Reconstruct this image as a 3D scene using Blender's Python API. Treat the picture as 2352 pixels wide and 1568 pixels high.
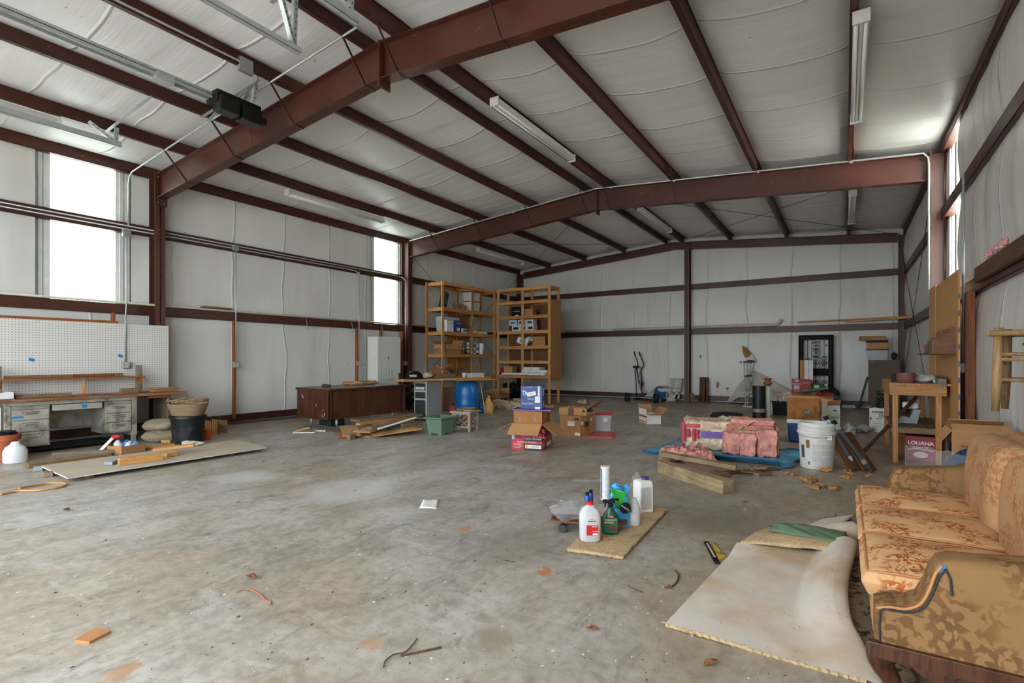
import bpy, bmesh, math, random
from mathutils import Vector, Matrix, noise as mnoise
for o in list(bpy.data.objects): bpy.data.objects.remove(o, do_unlink=True)
S = bpy.context.scene
COL = S.collection
PI = math.pi
# ---------------------------------------------------------------- camera
FPX, HV, CH, TH = 1181.0, 825.0, 1.38, math.atan(764/1181)
cam_d = bpy.data.cameras.new('camera'); cam = bpy.data.objects.new('camera', cam_d); COL.objects.link(cam)
cam.location = (0, 0, CH); cam.rotation_euler = (PI/2, 0, TH)
cam_d.sensor_width = 36; cam_d.lens = 36*FPX/2352; cam_d.shift_y = (HV-784)/2352
cam_d.clip_start = .05; cam_d.clip_end = 300
S.camera = cam
# ---------------------------------------------------------------- light
W = bpy.data.worlds.new('sky'); S.world = W; W.use_nodes = True
bg = W.node_tree.nodes['Background']; bg.inputs[0].default_value = (.83, .91, 1, 1); bg.inputs[1].default_value = 9.0
sun_d = bpy.data.lights.new('sun', 'SUN'); sun_d.energy = 62; sun_d.angle = .01; sun_d.color = (1,.975,.95)
sun = bpy.data.objects.new('sun', sun_d); COL.objects.link(sun); sun.rotation_euler = Vector((-.72,-.28,-.63)).to_track_quat('-Z','Y').to_euler()
def portal(name, loc, rot, sx, sy):
    l = bpy.data.lights.new(name, 'AREA'); l.shape = 'RECTANGLE'; l.size = sx; l.size_y = sy; l.cycles.is_portal = True
    o = bpy.data.objects.new(name, l); COL.objects.link(o); o.location = loc; o.rotation_euler = rot
portal('daylight_portal', (-7.0, -2.3, 2.1), (PI/2, 0, 0), 4.5, 4.3)
portal('daylight_portal', (-1.7, -2.3, 2.1), (PI/2, 0, 0), 4.5, 4.3)
VS = S.view_settings; VS.view_transform = 'Standard'; VS.look = 'None'; VS.exposure = 0.0; VS.gamma = 1.0; VS.use_curve_mapping = False
S.cycles.max_bounces = 8; S.cycles.diffuse_bounces = 6; S.cycles.glossy_bounces = 2; S.cycles.transmission_bounces = 4; S.cycles.transparent_max_bounces = 8
S.cycles.use_adaptive_sampling = True; S.cycles.adaptive_threshold = .1; S.cycles.adaptive_min_samples = 16; S.cycles.caustics_reflective = False; S.cycles.caustics_refractive = False
S.cycles.sample_clamp_indirect = 5
# ---------------------------------------------------------------- pixel -> place helpers (photo frame 2352x1568)
Fv = (-math.sin(TH), math.cos(TH)); Rv = (math.cos(TH), math.sin(TH))
def dr(u): k = (u-1176)/FPX; return (Fv[0]+k*Rv[0], Fv[1]+k*Rv[1])
def fl(u, v, z=0.0):
    d = FPX*(CH-z)/(v-HV); a = dr(u); return Vector((a[0]*d, a[1]*d, z))
def onx(u, v, X): a = dr(u); d = X/a[0]; return Vector((X, d*a[1], CH+(HV-v)/FPX*d))
def ony(u, v, Y): a = dr(u); d = Y/a[1]; return Vector((d*a[0], Y, CH+(HV-v)/FPX*d))
# ---------------------------------------------------------------- mesh helpers
class MB:
    def __init__(s): s.v = []; s.f = []; s.mi = []; s.cm = 0
    def add(s, vs, fs):
        b = len(s.v); s.v += [tuple(p) for p in vs]; s.f += [tuple(i+b for i in q) for q in fs]; s.mi += [s.cm]*len(fs); return s
    def bx(s, x0, x1, y0, y1, z0, z1):
        return s.add([(x0,y0,z0),(x1,y0,z0),(x1,y1,z0),(x0,y1,z0),(x0,y0,z1),(x1,y0,z1),(x1,y1,z1),(x0,y1,z1)],
            [(0,3,2,1),(4,5,6,7),(0,1,5,4),(1,2,6,5),(2,3,7,6),(3,0,4,7)])
    def bc(s, cx, cy, cz, sx, sy, sz): return s.bx(cx-sx/2, cx+sx/2, cy-sy/2, cy+sy/2, cz-sz/2, cz+sz/2)
    def rbox(s, M, x0, x1, y0, y1, z0, z1):
        b = len(s.v); s.bx(x0,x1,y0,y1,z0,z1); s.v[b:] = [tuple(M @ Vector(p)) for p in s.v[b:]]; return s
    def bar(s, p0, p1, w, h, up=(0,0,1)):
        p0 = Vector(p0); p1 = Vector(p1); d = (p1-p0).normalized(); up = Vector(up)
        if abs(d.dot(up)) > .98: up = Vector((1,0,0))
        a = d.cross(up).normalized()*(w/2); c = a.cross(d).normalized()*(h/2)
        vs = [p+i*a+j*c for p in (p0,p1) for (i,j) in ((-1,-1),(1,-1),(1,1),(-1,1))]
        return s.add(vs, [(0,1,2,3),(7,6,5,4),(0,4,5,1),(1,5,6,2),(2,6,7,3),(3,7,4,0)])
    def tube(s, pts, r, n=8, cap=True, radii=None):
        pts = [Vector(p) for p in pts]; N = len(pts); t0 = (pts[1]-pts[0]).normalized()
        a = t0.cross(Vector((0,0,1)) if abs(t0.z) < .9 else Vector((1,0,0))).normalized(); vs = []
        for i, p in enumerate(pts):
            t = (pts[min(i+1,N-1)]-pts[max(i-1,0)]).normalized()
            a = (a-t*a.dot(t)).normalized(); b = t.cross(a); rr = radii[i] if radii else r
            vs += [p+rr*(math.cos(2*PI*k/n)*a+math.sin(2*PI*k/n)*b) for k in range(n)]
        fs = [(i*n+k, i*n+(k+1)%n, (i+1)*n+(k+1)%n, (i+1)*n+k) for i in range(N-1) for k in range(n)]
        if cap: fs += [tuple(range(n))[::-1], tuple((N-1)*n+k for k in range(n))]
        return s.add(vs, fs)
    def lathe(s, prof, n=24, c=(0,0,0), sx=1, sy=1, cap=True):
        vs = [(c[0]+sx*r*math.cos(2*PI*k/n), c[1]+sy*r*math.sin(2*PI*k/n), c[2]+z) for r, z in prof for k in range(n)]
        fs = [(i*n+k, i*n+(k+1)%n, (i+1)*n+(k+1)%n, (i+1)*n+k) for i in range(len(prof)-1) for k in range(n)]
        if cap: fs += [tuple(range(n))[::-1], tuple((len(prof)-1)*n+k for k in range(n))]
        return s.add(vs, fs)
    def prism(s, poly, a, b, ax='y'):
        def q(p, t): return {'x':(t,p[0],p[1]), 'y':(p[0],t,p[1]), 'z':(p[0],p[1],t)}[ax]
        n = len(poly); vs = [q(p,a) for p in poly]+[q(p,b) for p in poly]
        return s.add(vs, [tuple(range(n)), tuple(range(2*n-1,n-1,-1))]+[(i,i+n,(i+1)%n+n,(i+1)%n) for i in range(n)])
    def grid(s, fn, nu, nv, closed=False):
        vs = [fn(i/nu, j/nv) for i in range(nu+1) for j in range(nv+1)]; w = nv+1
        return s.add(vs, [(i*w+j, (i+1)*w+j, (i+1)*w+j+1, i*w+j+1) for i in range(nu) for j in range(nv)])
    def sph(s, c, r, nu=12, nv=8):
        r = (r,r,r) if not hasattr(r,'__len__') else r
        return s.lathe([(max(.001,math.sin(PI*i/nv)), -math.cos(PI*i/nv)) for i in range(nv+1)], nu) if False else s._sph(c, r, nu, nv)
    def _sph(s, c, r, nu, nv):
        vs = [(c[0]+r[0]*max(.02,math.sin(PI*i/nv))*math.cos(2*PI*k/nu), c[1]+r[1]*max(.02,math.sin(PI*i/nv))*math.sin(2*PI*k/nu), c[2]-r[2]*math.cos(PI*i/nv)) for i in range(nv+1) for k in range(nu)]
        fs = [(i*nu+k, i*nu+(k+1)%nu, (i+1)*nu+(k+1)%nu, (i+1)*nu+k) for i in range(nv) for k in range(nu)]
        return s.add(vs, fs+[tuple(range(nu))[::-1], tuple(nv*nu+k for k in range(nu))])
    def jitter(s, amp, sc=6, seed=0):
        s.v = [tuple(Vector(p)+amp*mnoise.noise_vector(Vector(p)*sc+Vector((seed,seed*2.3,-seed)))) for p in s.v]; return s
    def xf(s, M, b=0): s.v[b:] = [tuple(M @ Vector(p)) for p in s.v[b:]]; return s
    def build(s, name, mats, parent=None, loc=(0,0,0), rot=(0,0,0), smooth=False, bev=0, solid=0, sub=0):
        me = bpy.data.meshes.new(name); me.from_pydata(s.v, [], s.f)
        for m in (mats if isinstance(mats, (list,tuple)) else [mats]): me.materials.append(m)
        me.polygons.foreach_set('material_index', s.mi)
        if smooth: me.polygons.foreach_set('use_smooth', [True]*len(me.polygons))
        bm = bmesh.new(); bm.from_mesh(me); bmesh.ops.recalc_face_normals(bm, faces=bm.faces); bm.to_mesh(me); bm.free()
        me.update(); o = bpy.data.objects.new(name, me); COL.objects.link(o); o.parent = parent; o.location = loc; o.rotation_euler = rot
        if solid: m = o.modifiers.new('thick','SOLIDIFY'); m.thickness = solid; m.offset = 0
        if sub: m = o.modifiers.new('sub','SUBSURF'); m.levels = sub; m.render_levels = sub
        if bev: m = o.modifiers.new('bevel','BEVEL'); m.width = bev; m.segments = 2; m.limit_method = 'ANGLE'; m.angle_limit = math.radians(40)
        if smooth == 2: m = o.modifiers.new('edge','EDGE_SPLIT'); m.split_angle = math.radians(35)
        return o
def tag(o, label, cat, group=None, kind=None):
    o['label'] = label; o['category'] = cat
    if group: o['group'] = group
    if kind: o['kind'] = kind
    return o
def thing(name, label, cat, loc=(0,0,0), rz=0, group=None, kind=None):
    o = bpy.data.objects.new(name, None); COL.objects.link(o); o.location = loc; o.rotation_euler = (0,0,rz); o.empty_display_size = .1
    return tag(o, label, cat, group, kind)
def plank(name, p0, p1, w, h, mat, parent=None, up=(0,0,1), bev=.003):
    """a board from p0 to p1 (centre line), its own axes along its length so that the grain follows it"""
    p0 = Vector(p0); p1 = Vector(p1); d = p1-p0; L = d.length; d.normalize(); up = Vector(up)
    if abs(d.dot(up)) > .98: up = Vector((0,1,0))
    a = up.cross(d).normalized(); c = d.cross(a)
    m = MB().bx(0, L, -w/2, w/2, -h/2, h/2).build(name, mat, parent, bev=bev)
    M = Matrix((d, a, c)).transposed().to_4x4(); M.translation = p0; m.matrix_local = M
    return m
def copy_tree(o, parent=None):
    c = o.copy(); COL.objects.link(c); c.parent = parent
    for k, v in o.items():
        c[k] = v
    for ch in [x for x in bpy.data.objects if x.parent == o]: copy_tree(ch, c)
    return c
def text(s, size, mat, parent, loc, rot, name='lettering', align='CENTER', sx=1.0, bold=0.0, shear=0.0):
    cu = bpy.data.curves.new(name, 'FONT'); cu.body = s; cu.size = size; cu.align_x = align; cu.align_y = 'CENTER'; cu.extrude = .0004; cu.offset = bold; cu.shear = shear
    cu.resolution_u = 3
    tmp = bpy.data.objects.new(name, cu); COL.objects.link(tmp); dg = bpy.context.evaluated_depsgraph_get()
    me = bpy.data.meshes.new_from_object(tmp.evaluated_get(dg)); bpy.data.objects.remove(tmp, do_unlink=True); bpy.data.curves.remove(cu)
    me.name = name; me.materials.clear(); me.materials.append(mat); o = bpy.data.objects.new(name, me); COL.objects.link(o); o.parent = parent; o.location = loc; o.rotation_euler = rot; o.scale = (sx,1,1)
    return o
# ---------------------------------------------------------------- materials
def lin(h):
    h = h.lstrip('#'); r = [int(h[i:i+2],16)/255 for i in (0,2,4)]
    return tuple(x/12.92 if x <= .04045 else ((x+.055)/1.055)**2.4 for x in r)+(1,)
MATS = {}
def nmat(name):
    m = bpy.data.materials.new(name); m.use_nodes = True; nt = m.node_tree; b = nt.nodes['Principled BSDF']; return m, nt, b
def N(nt, t, **k):
    n = nt.nodes.new(t)
    for a, v in k.items():
        if a.startswith('i_'): n.inputs[a[2:].replace('_',' ')].default_value = v
        else: setattr(n, a, v)
    return n
def ramp(nt, src, stops, interp='LINEAR'):
    r = N(nt, 'ShaderNodeValToRGB'); r.color_ramp.interpolation = interp; e = r.color_ramp.elements
    while len(e) < len(stops): e.new(.5)
    for x, (p, c) in zip(e, stops): x.position = p; x.color = c if len(c) == 4 else tuple(c)+(1,)
    nt.links.new(src, r.inputs[0]); return r
def mixc(nt, fac, a, b, mode='MIX'):
    m = N(nt, 'ShaderNodeMix', data_type='RGBA', blend_type=mode); L = nt.links
    for sock, x in ((m.inputs[0], fac), (m.inputs[6], a), (m.inputs[7], b)):
        if hasattr(x, 'links') or hasattr(x, 'is_linked'): L.new(x, sock)
        elif isinstance(x, (int, float)): sock.default_value = x
        else: sock.default_value = x
    return m.outputs[2]
def coord(nt, kind='Object', scale=(1,1,1), loc=(0,0,0)):
    if kind == 'World': src = N(nt, 'ShaderNodeNewGeometry').outputs['Position']
    else: src = N(nt, 'ShaderNodeTexCoord').outputs[kind]
    mp = N(nt, 'ShaderNodeMapping'); mp.inputs['Scale'].default_value = scale; mp.inputs['Location'].default_value = loc
    nt.links.new(src, mp.inputs[0]); return mp.outputs[0]
def noise(nt, vec, scale, detail=2, rough=.55, dist=0):
    n = N(nt, 'ShaderNodeTexNoise'); n.inputs['Scale'].default_value = scale; n.inputs['Detail'].default_value = detail; n.inputs['Roughness'].default_value = rough; n.inputs['Distortion'].default_value = dist
    nt.links.new(vec, n.inputs['Vector']); return n.outputs['Fac']
def bump(nt, b, h, strength=.2, dist=.01):
    n = N(nt, 'ShaderNodeBump'); n.inputs['Strength'].default_value = strength; n.inputs['Distance'].default_value = dist
    nt.links.new(h, n.inputs['Height']); nt.links.new(n.outputs[0], b.inputs['Normal']); return n
def sc(c, k): return tuple(min(1, x*k) for x in c[:3])+(1,)
def plain(hexc, rough=.6, metal=0, var=.12, scale=9, bmp=.0, spec=.5, dirt=None, alpha=1):
    key = ('p', hexc, rough, metal, var, scale, bmp, spec, dirt, alpha)
    if key in MATS: return MATS[key]
    m, nt, b = nmat('surface_'+hexc.strip('#')); c = lin(hexc)
    v = coord(nt, 'Object'); n = noise(nt, v, scale)
    col = ramp(nt, n, [(.3, sc(c,1-var)), (.7, sc(c,1+var))]).outputs[0]
    if dirt: col = mixc(nt, ramp(nt, noise(nt, v, scale*.6, 5, .7), [(.5,(0,0,0,1)),(.66,(1,1,1,1))]).outputs[0], col, lin(dirt))
    nt.links.new(col, b.inputs['Base Color']); b.inputs['Roughness'].default_value = rough; b.inputs['Metallic'].default_value = metal
    b.inputs['Specular IOR Level'].default_value = spec; b.inputs['Alpha'].default_value = alpha
    if bmp: bump(nt, b, noise(nt, v, scale*5, 3), bmp, .004)
    MATS[key] = m; return m
def wood(c1, c2, axis=0, s=1.0, rough=.6, knots=True, bmp=.12, dirt=None):
    key = ('w', c1, c2, axis, s, rough, dirt)
    if key in MATS: return MATS[key]
    m, nt, b = nmat('wood_'+c1.strip('#')); k = [26*s]*3; k[axis] = 1.6*s
    rnd = N(nt, 'ShaderNodeObjectInfo').outputs['Random']; cmb = N(nt, 'ShaderNodeCombineXYZ')
    for i in range(3): nt.links.new(rnd, cmb.inputs[i])
    vm = N(nt, 'ShaderNodeVectorMath', operation='MULTIPLY_ADD'); vm.inputs[1].default_value = (37,23,41)
    nt.links.new(cmb.outputs[0], vm.inputs[0]); nt.links.new(coord(nt, 'Object', k), vm.inputs[2])
    n = noise(nt, vm.outputs[0], 1.0, 3, .6, 1.2)
    col = ramp(nt, n, [(.3, lin(c1)), (.48, sc(lin(c1),.8)), (.55, lin(c2)), (.75, lin(c1))]).outputs[0]
    hv = N(nt, 'ShaderNodeHueSaturation'); vr = N(nt, 'ShaderNodeMapRange'); vr.inputs[3].default_value = .78; vr.inputs[4].default_value = 1.18
    nt.links.new(rnd, vr.inputs[0]); nt.links.new(vr.outputs[0], hv.inputs['Value']); nt.links.new(col, hv.inputs['Color']); col = hv.outputs[0]
    if knots:
        vo = N(nt, 'ShaderNodeTexVoronoi'); vo.inputs['Scale'].default_value = 2.2*s
        nt.links.new(coord(nt, 'Object', [1.0 if i == axis else 2.0 for i in range(3)]), vo.inputs['Vector'])
        kn = ramp(nt, vo.outputs['Distance'], [(.03,(1,1,1,1)),(.07,(0,0,0,1))]).outputs[0]
        col = mixc(nt, kn, col, sc(lin(c2),.35))
    if dirt: col = mixc(nt, ramp(nt, noise(nt, coord(nt,'Object'), 5*s, 8, .7), [(.48,(0,0,0,1)),(.7,(.85,.85,.85,1))]).outputs[0], col, lin(dirt))
    nt.links.new(col, b.inputs['Base Color']); b.inputs['Roughness'].default_value = rough
    if bmp: bump(nt, b, n, bmp, .003)
    MATS[key] = m; return m
def steel():
    m, nt, b = nmat('red_oxide_steel'); v = coord(nt, 'World')
    c = ramp(nt, noise(nt, v, 1.3, 6, .6), [(.3, lin('#42231a')), (.7, lin('#542c22'))]).outputs[0]
    sp = ramp(nt, noise(nt, coord(nt,'World',(3,3,6)), 2.2, 9, .72), [(.61,(0,0,0,1)),(.70,(.8,.8,.8,1))]).outputs[0]
    c = mixc(nt, sp, c, lin('#8a6338')); nt.links.new(c, b.inputs['Base Color'])
    b.inputs['Roughness'].default_value = .42; b.inputs['Specular IOR Level'].default_value = .45
    bump(nt, b, noise(nt, v, 40, 3), .03, .002); return m
STEEL = steel()
def vinyl(name, seam_axis, stain='#a08c6e', amt=.35, hexc='#dcdcd8', wr=.5):
    """white vinyl faced insulation: seams every 1.22 m, fine wrinkles running into them, brownish water marks"""
    m, nt, b = nmat(name); L = nt.links; v = coord(nt, 'World')
    st = [2.2, 2.2, 2.2]; st[2] = .35 if seam_axis != 'roof' else 2.2
    if seam_axis == 'roof': st = [.35, 3.0, 1]
    streak = noise(nt, coord(nt,'World',st), 1.4, 4, .62)
    blot = noise(nt, v, .55, 2, .6)
    mul = N(nt,'ShaderNodeMath',operation='MULTIPLY'); L.new(ramp(nt, streak, [(.46,(0,0,0,1)),(.75,(1,1,1,1))]).outputs[0], mul.inputs[0]); L.new(ramp(nt, blot, [(.42,(0,0,0,1)),(.72,(1,1,1,1))]).outputs[0], mul.inputs[1])
    mm = N(nt,'ShaderNodeMath',operation='MULTIPLY'); L.new(mul.outputs[0], mm.inputs[0]); mm.inputs[1].default_value = amt
    c0 = ramp(nt, noise(nt, v, .8, 1), [(.3, sc(lin(hexc),.93)), (.7, lin(hexc))]).outputs[0]
    c = mixc(nt, mm.outputs[0], c0, lin(stain))
    spk = ramp(nt, noise(nt, v, 14, 1.5, .6), [(.755,(0,0,0,1)),(.78,(.6,.6,.6,1))]).outputs[0]
    c = mixc(nt, spk, c, lin('#8a7b62'))
    L.new(c, b.inputs['Base Color']); b.inputs['Roughness'].default_value = .38
    # seams and wrinkles as relief
    ax = {'roof':'Y','x':'X','y':'Y'}[seam_axis]
    sep = N(nt,'ShaderNodeSeparateXYZ'); L.new(v, sep.inputs[0])
    wob = N(nt,'ShaderNodeMath',operation='MULTIPLY_ADD'); L.new(noise(nt, coord(nt,'World',(.9,.9,.9)), 1.0, 1), wob.inputs[0]); wob.inputs[1].default_value = .22; L.new(sep.outputs[ax], wob.inputs[2])
    md = N(nt,'ShaderNodeMath',operation='PINGPONG'); L.new(wob.outputs[0], md.inputs[0]); md.inputs[1].default_value = .61
    near = ramp(nt, md.outputs[0], [(0,(1,1,1,1)),(.03,(.25,.25,.25,1)),(.25,(0,0,0,1))]).outputs[0]
    ws = [9,9,9]
    if seam_axis == 'roof': ws = [.8, 11, 1]
    else: ws[2] = .6
    wv = noise(nt, coord(nt,'World',ws), 1.0, 3, .6)
    ad = N(nt,'ShaderNodeMath',operation='MULTIPLY_ADD'); L.new(wv, ad.inputs[0]); ad.inputs[1].default_value = wr
    m2 = N(nt,'ShaderNodeMath',operation='MULTIPLY'); L.new(near, m2.inputs[0]); m2.inputs[1].default_value = 1.0; L.new(m2.outputs[0], ad.inputs[2])
    bump(nt, b, ad.outputs[0], .55, .03); return m
VIN_ROOF = vinyl('white_vinyl_roof', 'roof', '#b9b2a2', .15, '#ecece9', .35)
VIN_L = vinyl('white_vinyl_left', 'y', '#b0a286', .30, '#e4e4de', .2)
VIN_B = vinyl('white_vinyl_back', 'x', '#a89a80', .40, '#e0dfd8', .25)
VIN_R = vinyl('white_vinyl_right', 'y', '#8f7552', .85, '#dbd9d1', .4)
def concrete():
    m, nt, b = nmat('worn_concrete'); L = nt.links; v = coord(nt, 'World')
    big = noise(nt, v, .45, 4, .62, .4); mid = noise(nt, coord(nt,'World',(1.6,.8,1)), 1.6, 5, .66, .8); fine = noise(nt, v, 14, 4, .7)
    c = ramp(nt, mid, [(.28, lin('#8d877c')), (.48, lin('#aaa69b')), (.62, lin('#b3afa4')), (.8, lin('#9c9386'))]).outputs[0]
    c = mixc(nt, ramp(nt, big, [(.45,(0,0,0,1)),(.7,(.75,.75,.75,1))]).outputs[0], c, lin('#a2876a'))
    blot = noise(nt, coord(nt,'World',(1,1,1),(7,3,0)), .9, 5, .68, .6)
    c = mixc(nt, ramp(nt, blot, [(.55,(0,0,0,1)),(.72,(.7,.7,.7,1))]).outputs[0], c, lin('#7d766c'))
    c = mixc(nt, ramp(nt, noise(nt, coord(nt,'World',(1,1,1),(2,9,0)), .7, 4, .66, .5), [(.52,(0,0,0,1)),(.75,(.8,.8,.8,1))]).outputs[0], c, lin('#cdcbc4'))
    c = mixc(nt, .6, c, ramp(nt, fine, [(.32,(.5,.49,.47,1)),(.6,(1,1,1,1))]).outputs[0], 'MULTIPLY')
    scuff = noise(nt, coord(nt,'World',(1.0,.35,1),(3,8,0)), 7, 5, .75, 1.0)
    c = mixc(nt, ramp(nt, scuff, [(.53,(0,0,0,1)),(.68,(.7,.7,.7,1))]).outputs[0], c, lin('#6f685e'))
    c = mixc(nt, ramp(nt, noise(nt, coord(nt,'World',(.4,1.0,1),(5,2,0)), 5, 5, .75, 1.2), [(.55,(0,0,0,1)),(.72,(.4,.4,.4,1))]).outputs[0], c, lin('#cfccc4'))
    # dirt blown along the walls, beyond Y = 8 and towards the right hand wall
    sep = N(nt,'ShaderNodeSeparateXYZ'); L.new(v, sep.inputs[0])
    dn = noise(nt, coord(nt,'World',(1,1,1),(4,4,0)), 1.1, 5, .7)
    for ax, lo, hi in (('X', -2.5, 1.4), ('X', -9.0, -10.9), ('Y', 9.0, 17.4)):
        mr = N(nt,'ShaderNodeMapRange'); L.new(sep.outputs[ax], mr.inputs[0]); mr.inputs[1].default_value = lo; mr.inputs[2].default_value = hi
        mu = N(nt,'ShaderNodeMath',operation='MULTIPLY'); L.new(mr.outputs[0], mu.inputs[0]); L.new(ramp(nt, dn, [(.32,(0,0,0,1)),(.58,(1,1,1,1))]).outputs[0], mu.inputs[1])
        c = mixc(nt, mu.outputs[0], c, lin('#93795c'))
    # dark specks, pale paint drops, rust
    for sc_, lo, hi, hx in ((30,.715,.73,'#5a4d40'), (60,.735,.75,'#6a5a4a'), (22,.725,.74,'#e6e4df')):
        c = mixc(nt, ramp(nt, noise(nt, coord(nt,'World',(1,1,1),(sc_,1,0)), sc_, 2, .5), [(lo,(0,0,0,1)),(hi,(.9,.9,.9,1))]).outputs[0], c, lin(hx))
    rust = noise(nt, coord(nt,'World',(1,1,1),(1,5,0)), 2.6, 4, .7)
    c = mixc(nt, ramp(nt, rust, [(.67,(0,0,0,1)),(.74,(.65,.65,.65,1))]).outputs[0], c, lin('#b07a45'))
    wv_ = N(nt,'ShaderNodeTexNoise'); wv_.inputs['Scale'].default_value = 9; wv_.inputs['Detail'].default_value = 3; L.new(v, wv_.inputs['Vector'])
    dv_ = N(nt,'ShaderNodeVectorMath',operation='MULTIPLY_ADD'); L.new(wv_.outputs['Color'], dv_.inputs[0]); dv_.inputs[1].default_value = (.16,.16,0); L.new(v, dv_.inputs[2])
    for (su, sv, r_, hx, am) in ((1250,1316,.06,'#b5702e',.8),(1258,1305,.03,'#b5702e',.8),(1064,1214,.06,'#b5724a',.7),(853,1478,.05,'#b08458',.6),(275,1546,.07,'#a56c2c',.6),(1130,1470,.11,'#8a7c68',.7),(1110,1420,.06,'#8a7c68',.6),(905,1480,.05,'#857a6a',.6),(1040,1380,.07,'#8a8478',.6),(1420,1380,.09,'#857c70',.5),(800,1125,.5,'#d3d2ce',.5),(560,1095,.35,'#cfcfcd',.5),(1180,1250,.4,'#7f786c',.45),(1650,1190,.5,'#6f675a',.5)):
        p_ = fl(su, sv); ds = N(nt,'ShaderNodeVectorMath',operation='DISTANCE'); L.new(dv_.outputs[0], ds.inputs[0]); ds.inputs[1].default_value = (p_.x+.08,p_.y+.08,0)
        c = mixc(nt, ramp(nt, ds.outputs['Value'], [(r_*.6,(am,)*3),(r_*1.25,(0,0,0))]).outputs[0], c, lin(hx))
    L.new(c, b.inputs['Base Color'])
    L.new(ramp(nt, mid, [(.3,(.62,)*3),(.7,(.36,)*3)]).outputs[0], b.inputs['Roughness']); b.inputs['Specular IOR Level'].default_value = .5
    bump(nt, b, fine, .12, .004); return m
CONC = concrete()
GALV = plain('#b7bdba', .4, .45, .1, 12)
GALVD = plain('#7e8583', .45, .8, .15, 20)
PINE = wood('#d09a58', '#b37c42'); PINEZ = wood('#d09a58', '#b37c42', 2)
PLY = wood('#c8925a', '#ab763e', 2, .8); PLYX = wood('#cb9c66', '#ad7d48', 0, .8)
OLDW = wood('#9b7f56', '#6f5636', 0, 1.0, .75, True, .2, '#6a5a44'); STUD = wood('#a5622c', '#7c4219', 0, 1.0)
DARKW = wood('#5f3a24', '#42240f', 0, .7, .4, False); GREYW = wood('#8d8272', '#655a4b', 0, 1.0, .8)
CARD = plain('#a8794c', .8, 0, .08, 6); CARD2 = plain('#b98a58', .8, 0, .06, 5); CARDD = plain('#8a5f38', .85, 0, .1, 6)
WHITE = plain('#e6e5e0', .5, 0, .04); BLACK = plain('#121314', .5, 0, .2, 9, 0, .25); TAPE = plain('#1b7fc0', .6, 0, .05)
PAPER = plain('#e9e7e0', .7, 0, .05); RED = plain('#b3202a', .5, 0, .08)
def clear(name, tint=(.95,.96,.97,1), rough=.12, fac=.25, base=(.85,.86,.87,1)):
    m, nt, b = nmat(name); L = nt.links
    t = N(nt,'ShaderNodeBsdfTransparent'); t.inputs[0].default_value = tint
    b.inputs['Base Color'].default_value = base; b.inputs['Roughness'].default_value = rough
    mx = N(nt,'ShaderNodeMixShader'); fr = N(nt,'ShaderNodeLayerWeight'); fr.inputs[0].default_value = .4
    r = ramp(nt, fr.outputs['Facing'], [(0,(fac,)*3),(.6,(min(1,fac*1.5+.04),)*3),(1,(.8,)*3)])
    L.new(r.outputs[0], mx.inputs[0]); L.new(t.outputs[0], mx.inputs[1]); L.new(b.outputs[0], mx.inputs[2])
    L.new(mx.outputs[0], nt.nodes['Material Output'].inputs[0]); return m
CLEAR = clear('clear_film', (.97,.975,.98,1), .1, .06); TOTE = clear('clear_tote', (.9,.92,.93,1), .25, .45)
def frosted():
    m, nt, b = nmat('translucent_panel'); L = nt.links
    t = N(nt,'ShaderNodeBsdfTranslucent'); d = N(nt,'ShaderNodeBsdfDiffuse'); mx = N(nt,'ShaderNodeMixShader'); mx.inputs[0].default_value = .1
    v = coord(nt,'World'); spot = ramp(nt, noise(nt, v, 9, 3, .6), [(.70,(1,1,1,1)),(.73,(.35,.33,.3,1))]).outputs[0]
    L.new(spot, t.inputs[0]); d.inputs[0].default_value = (.8,.82,.82,1)
    L.new(t.outputs[0], mx.inputs[1]); L.new(d.outputs[0], mx.inputs[2]); L.new(mx.outputs[0], nt.nodes['Material Output'].inputs[0]); return m
FROST = frosted()
# ================================================================ THE BUILDING
XL, XR, XC = -11.15, 1.50, -4.77        # outer sheets, ridge
YF, YB = -2.1, 17.7
FR = [-2.0, 4.47, 11.0, 17.38]           # frames
def ztop(x): return 5.27-.08*abs(x-XC)   # top of rafters = underside of purlins
def st(o, label, cat): return tag(o, label, cat, None, 'structure')
st(MB().bx(-40, 30, -45, YF-.02, -.12, -.02).build('ground', plain('#8f8e8b', .9, 0, .1, 1)), 'pale ground outside the open door', 'ground')
st(MB().grid(lambda a,b: (XL+(XR-XL)*a, YF+(YB-YF)*b, 0), 4, 6).build('floor', CONC), 'worn grey concrete slab with tan dirt and rust stains', 'floor')
st(MB().bx(-60, XL-.2, -45, 60, -.12, -.05).bx(XR+.2, 40, -45, 60, -.12, -.05).build('ground', plain('#8f9a74', .9, 0, .2, 1)), 'grassy ground outside the side walls', 'ground')
WIN = {'left': [(3.0,3.93),(10.0,10.93)], 'right': [(9.75,10.74)]}
SHEET = plain('#c9cac6', .6, 0, .05)
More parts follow.
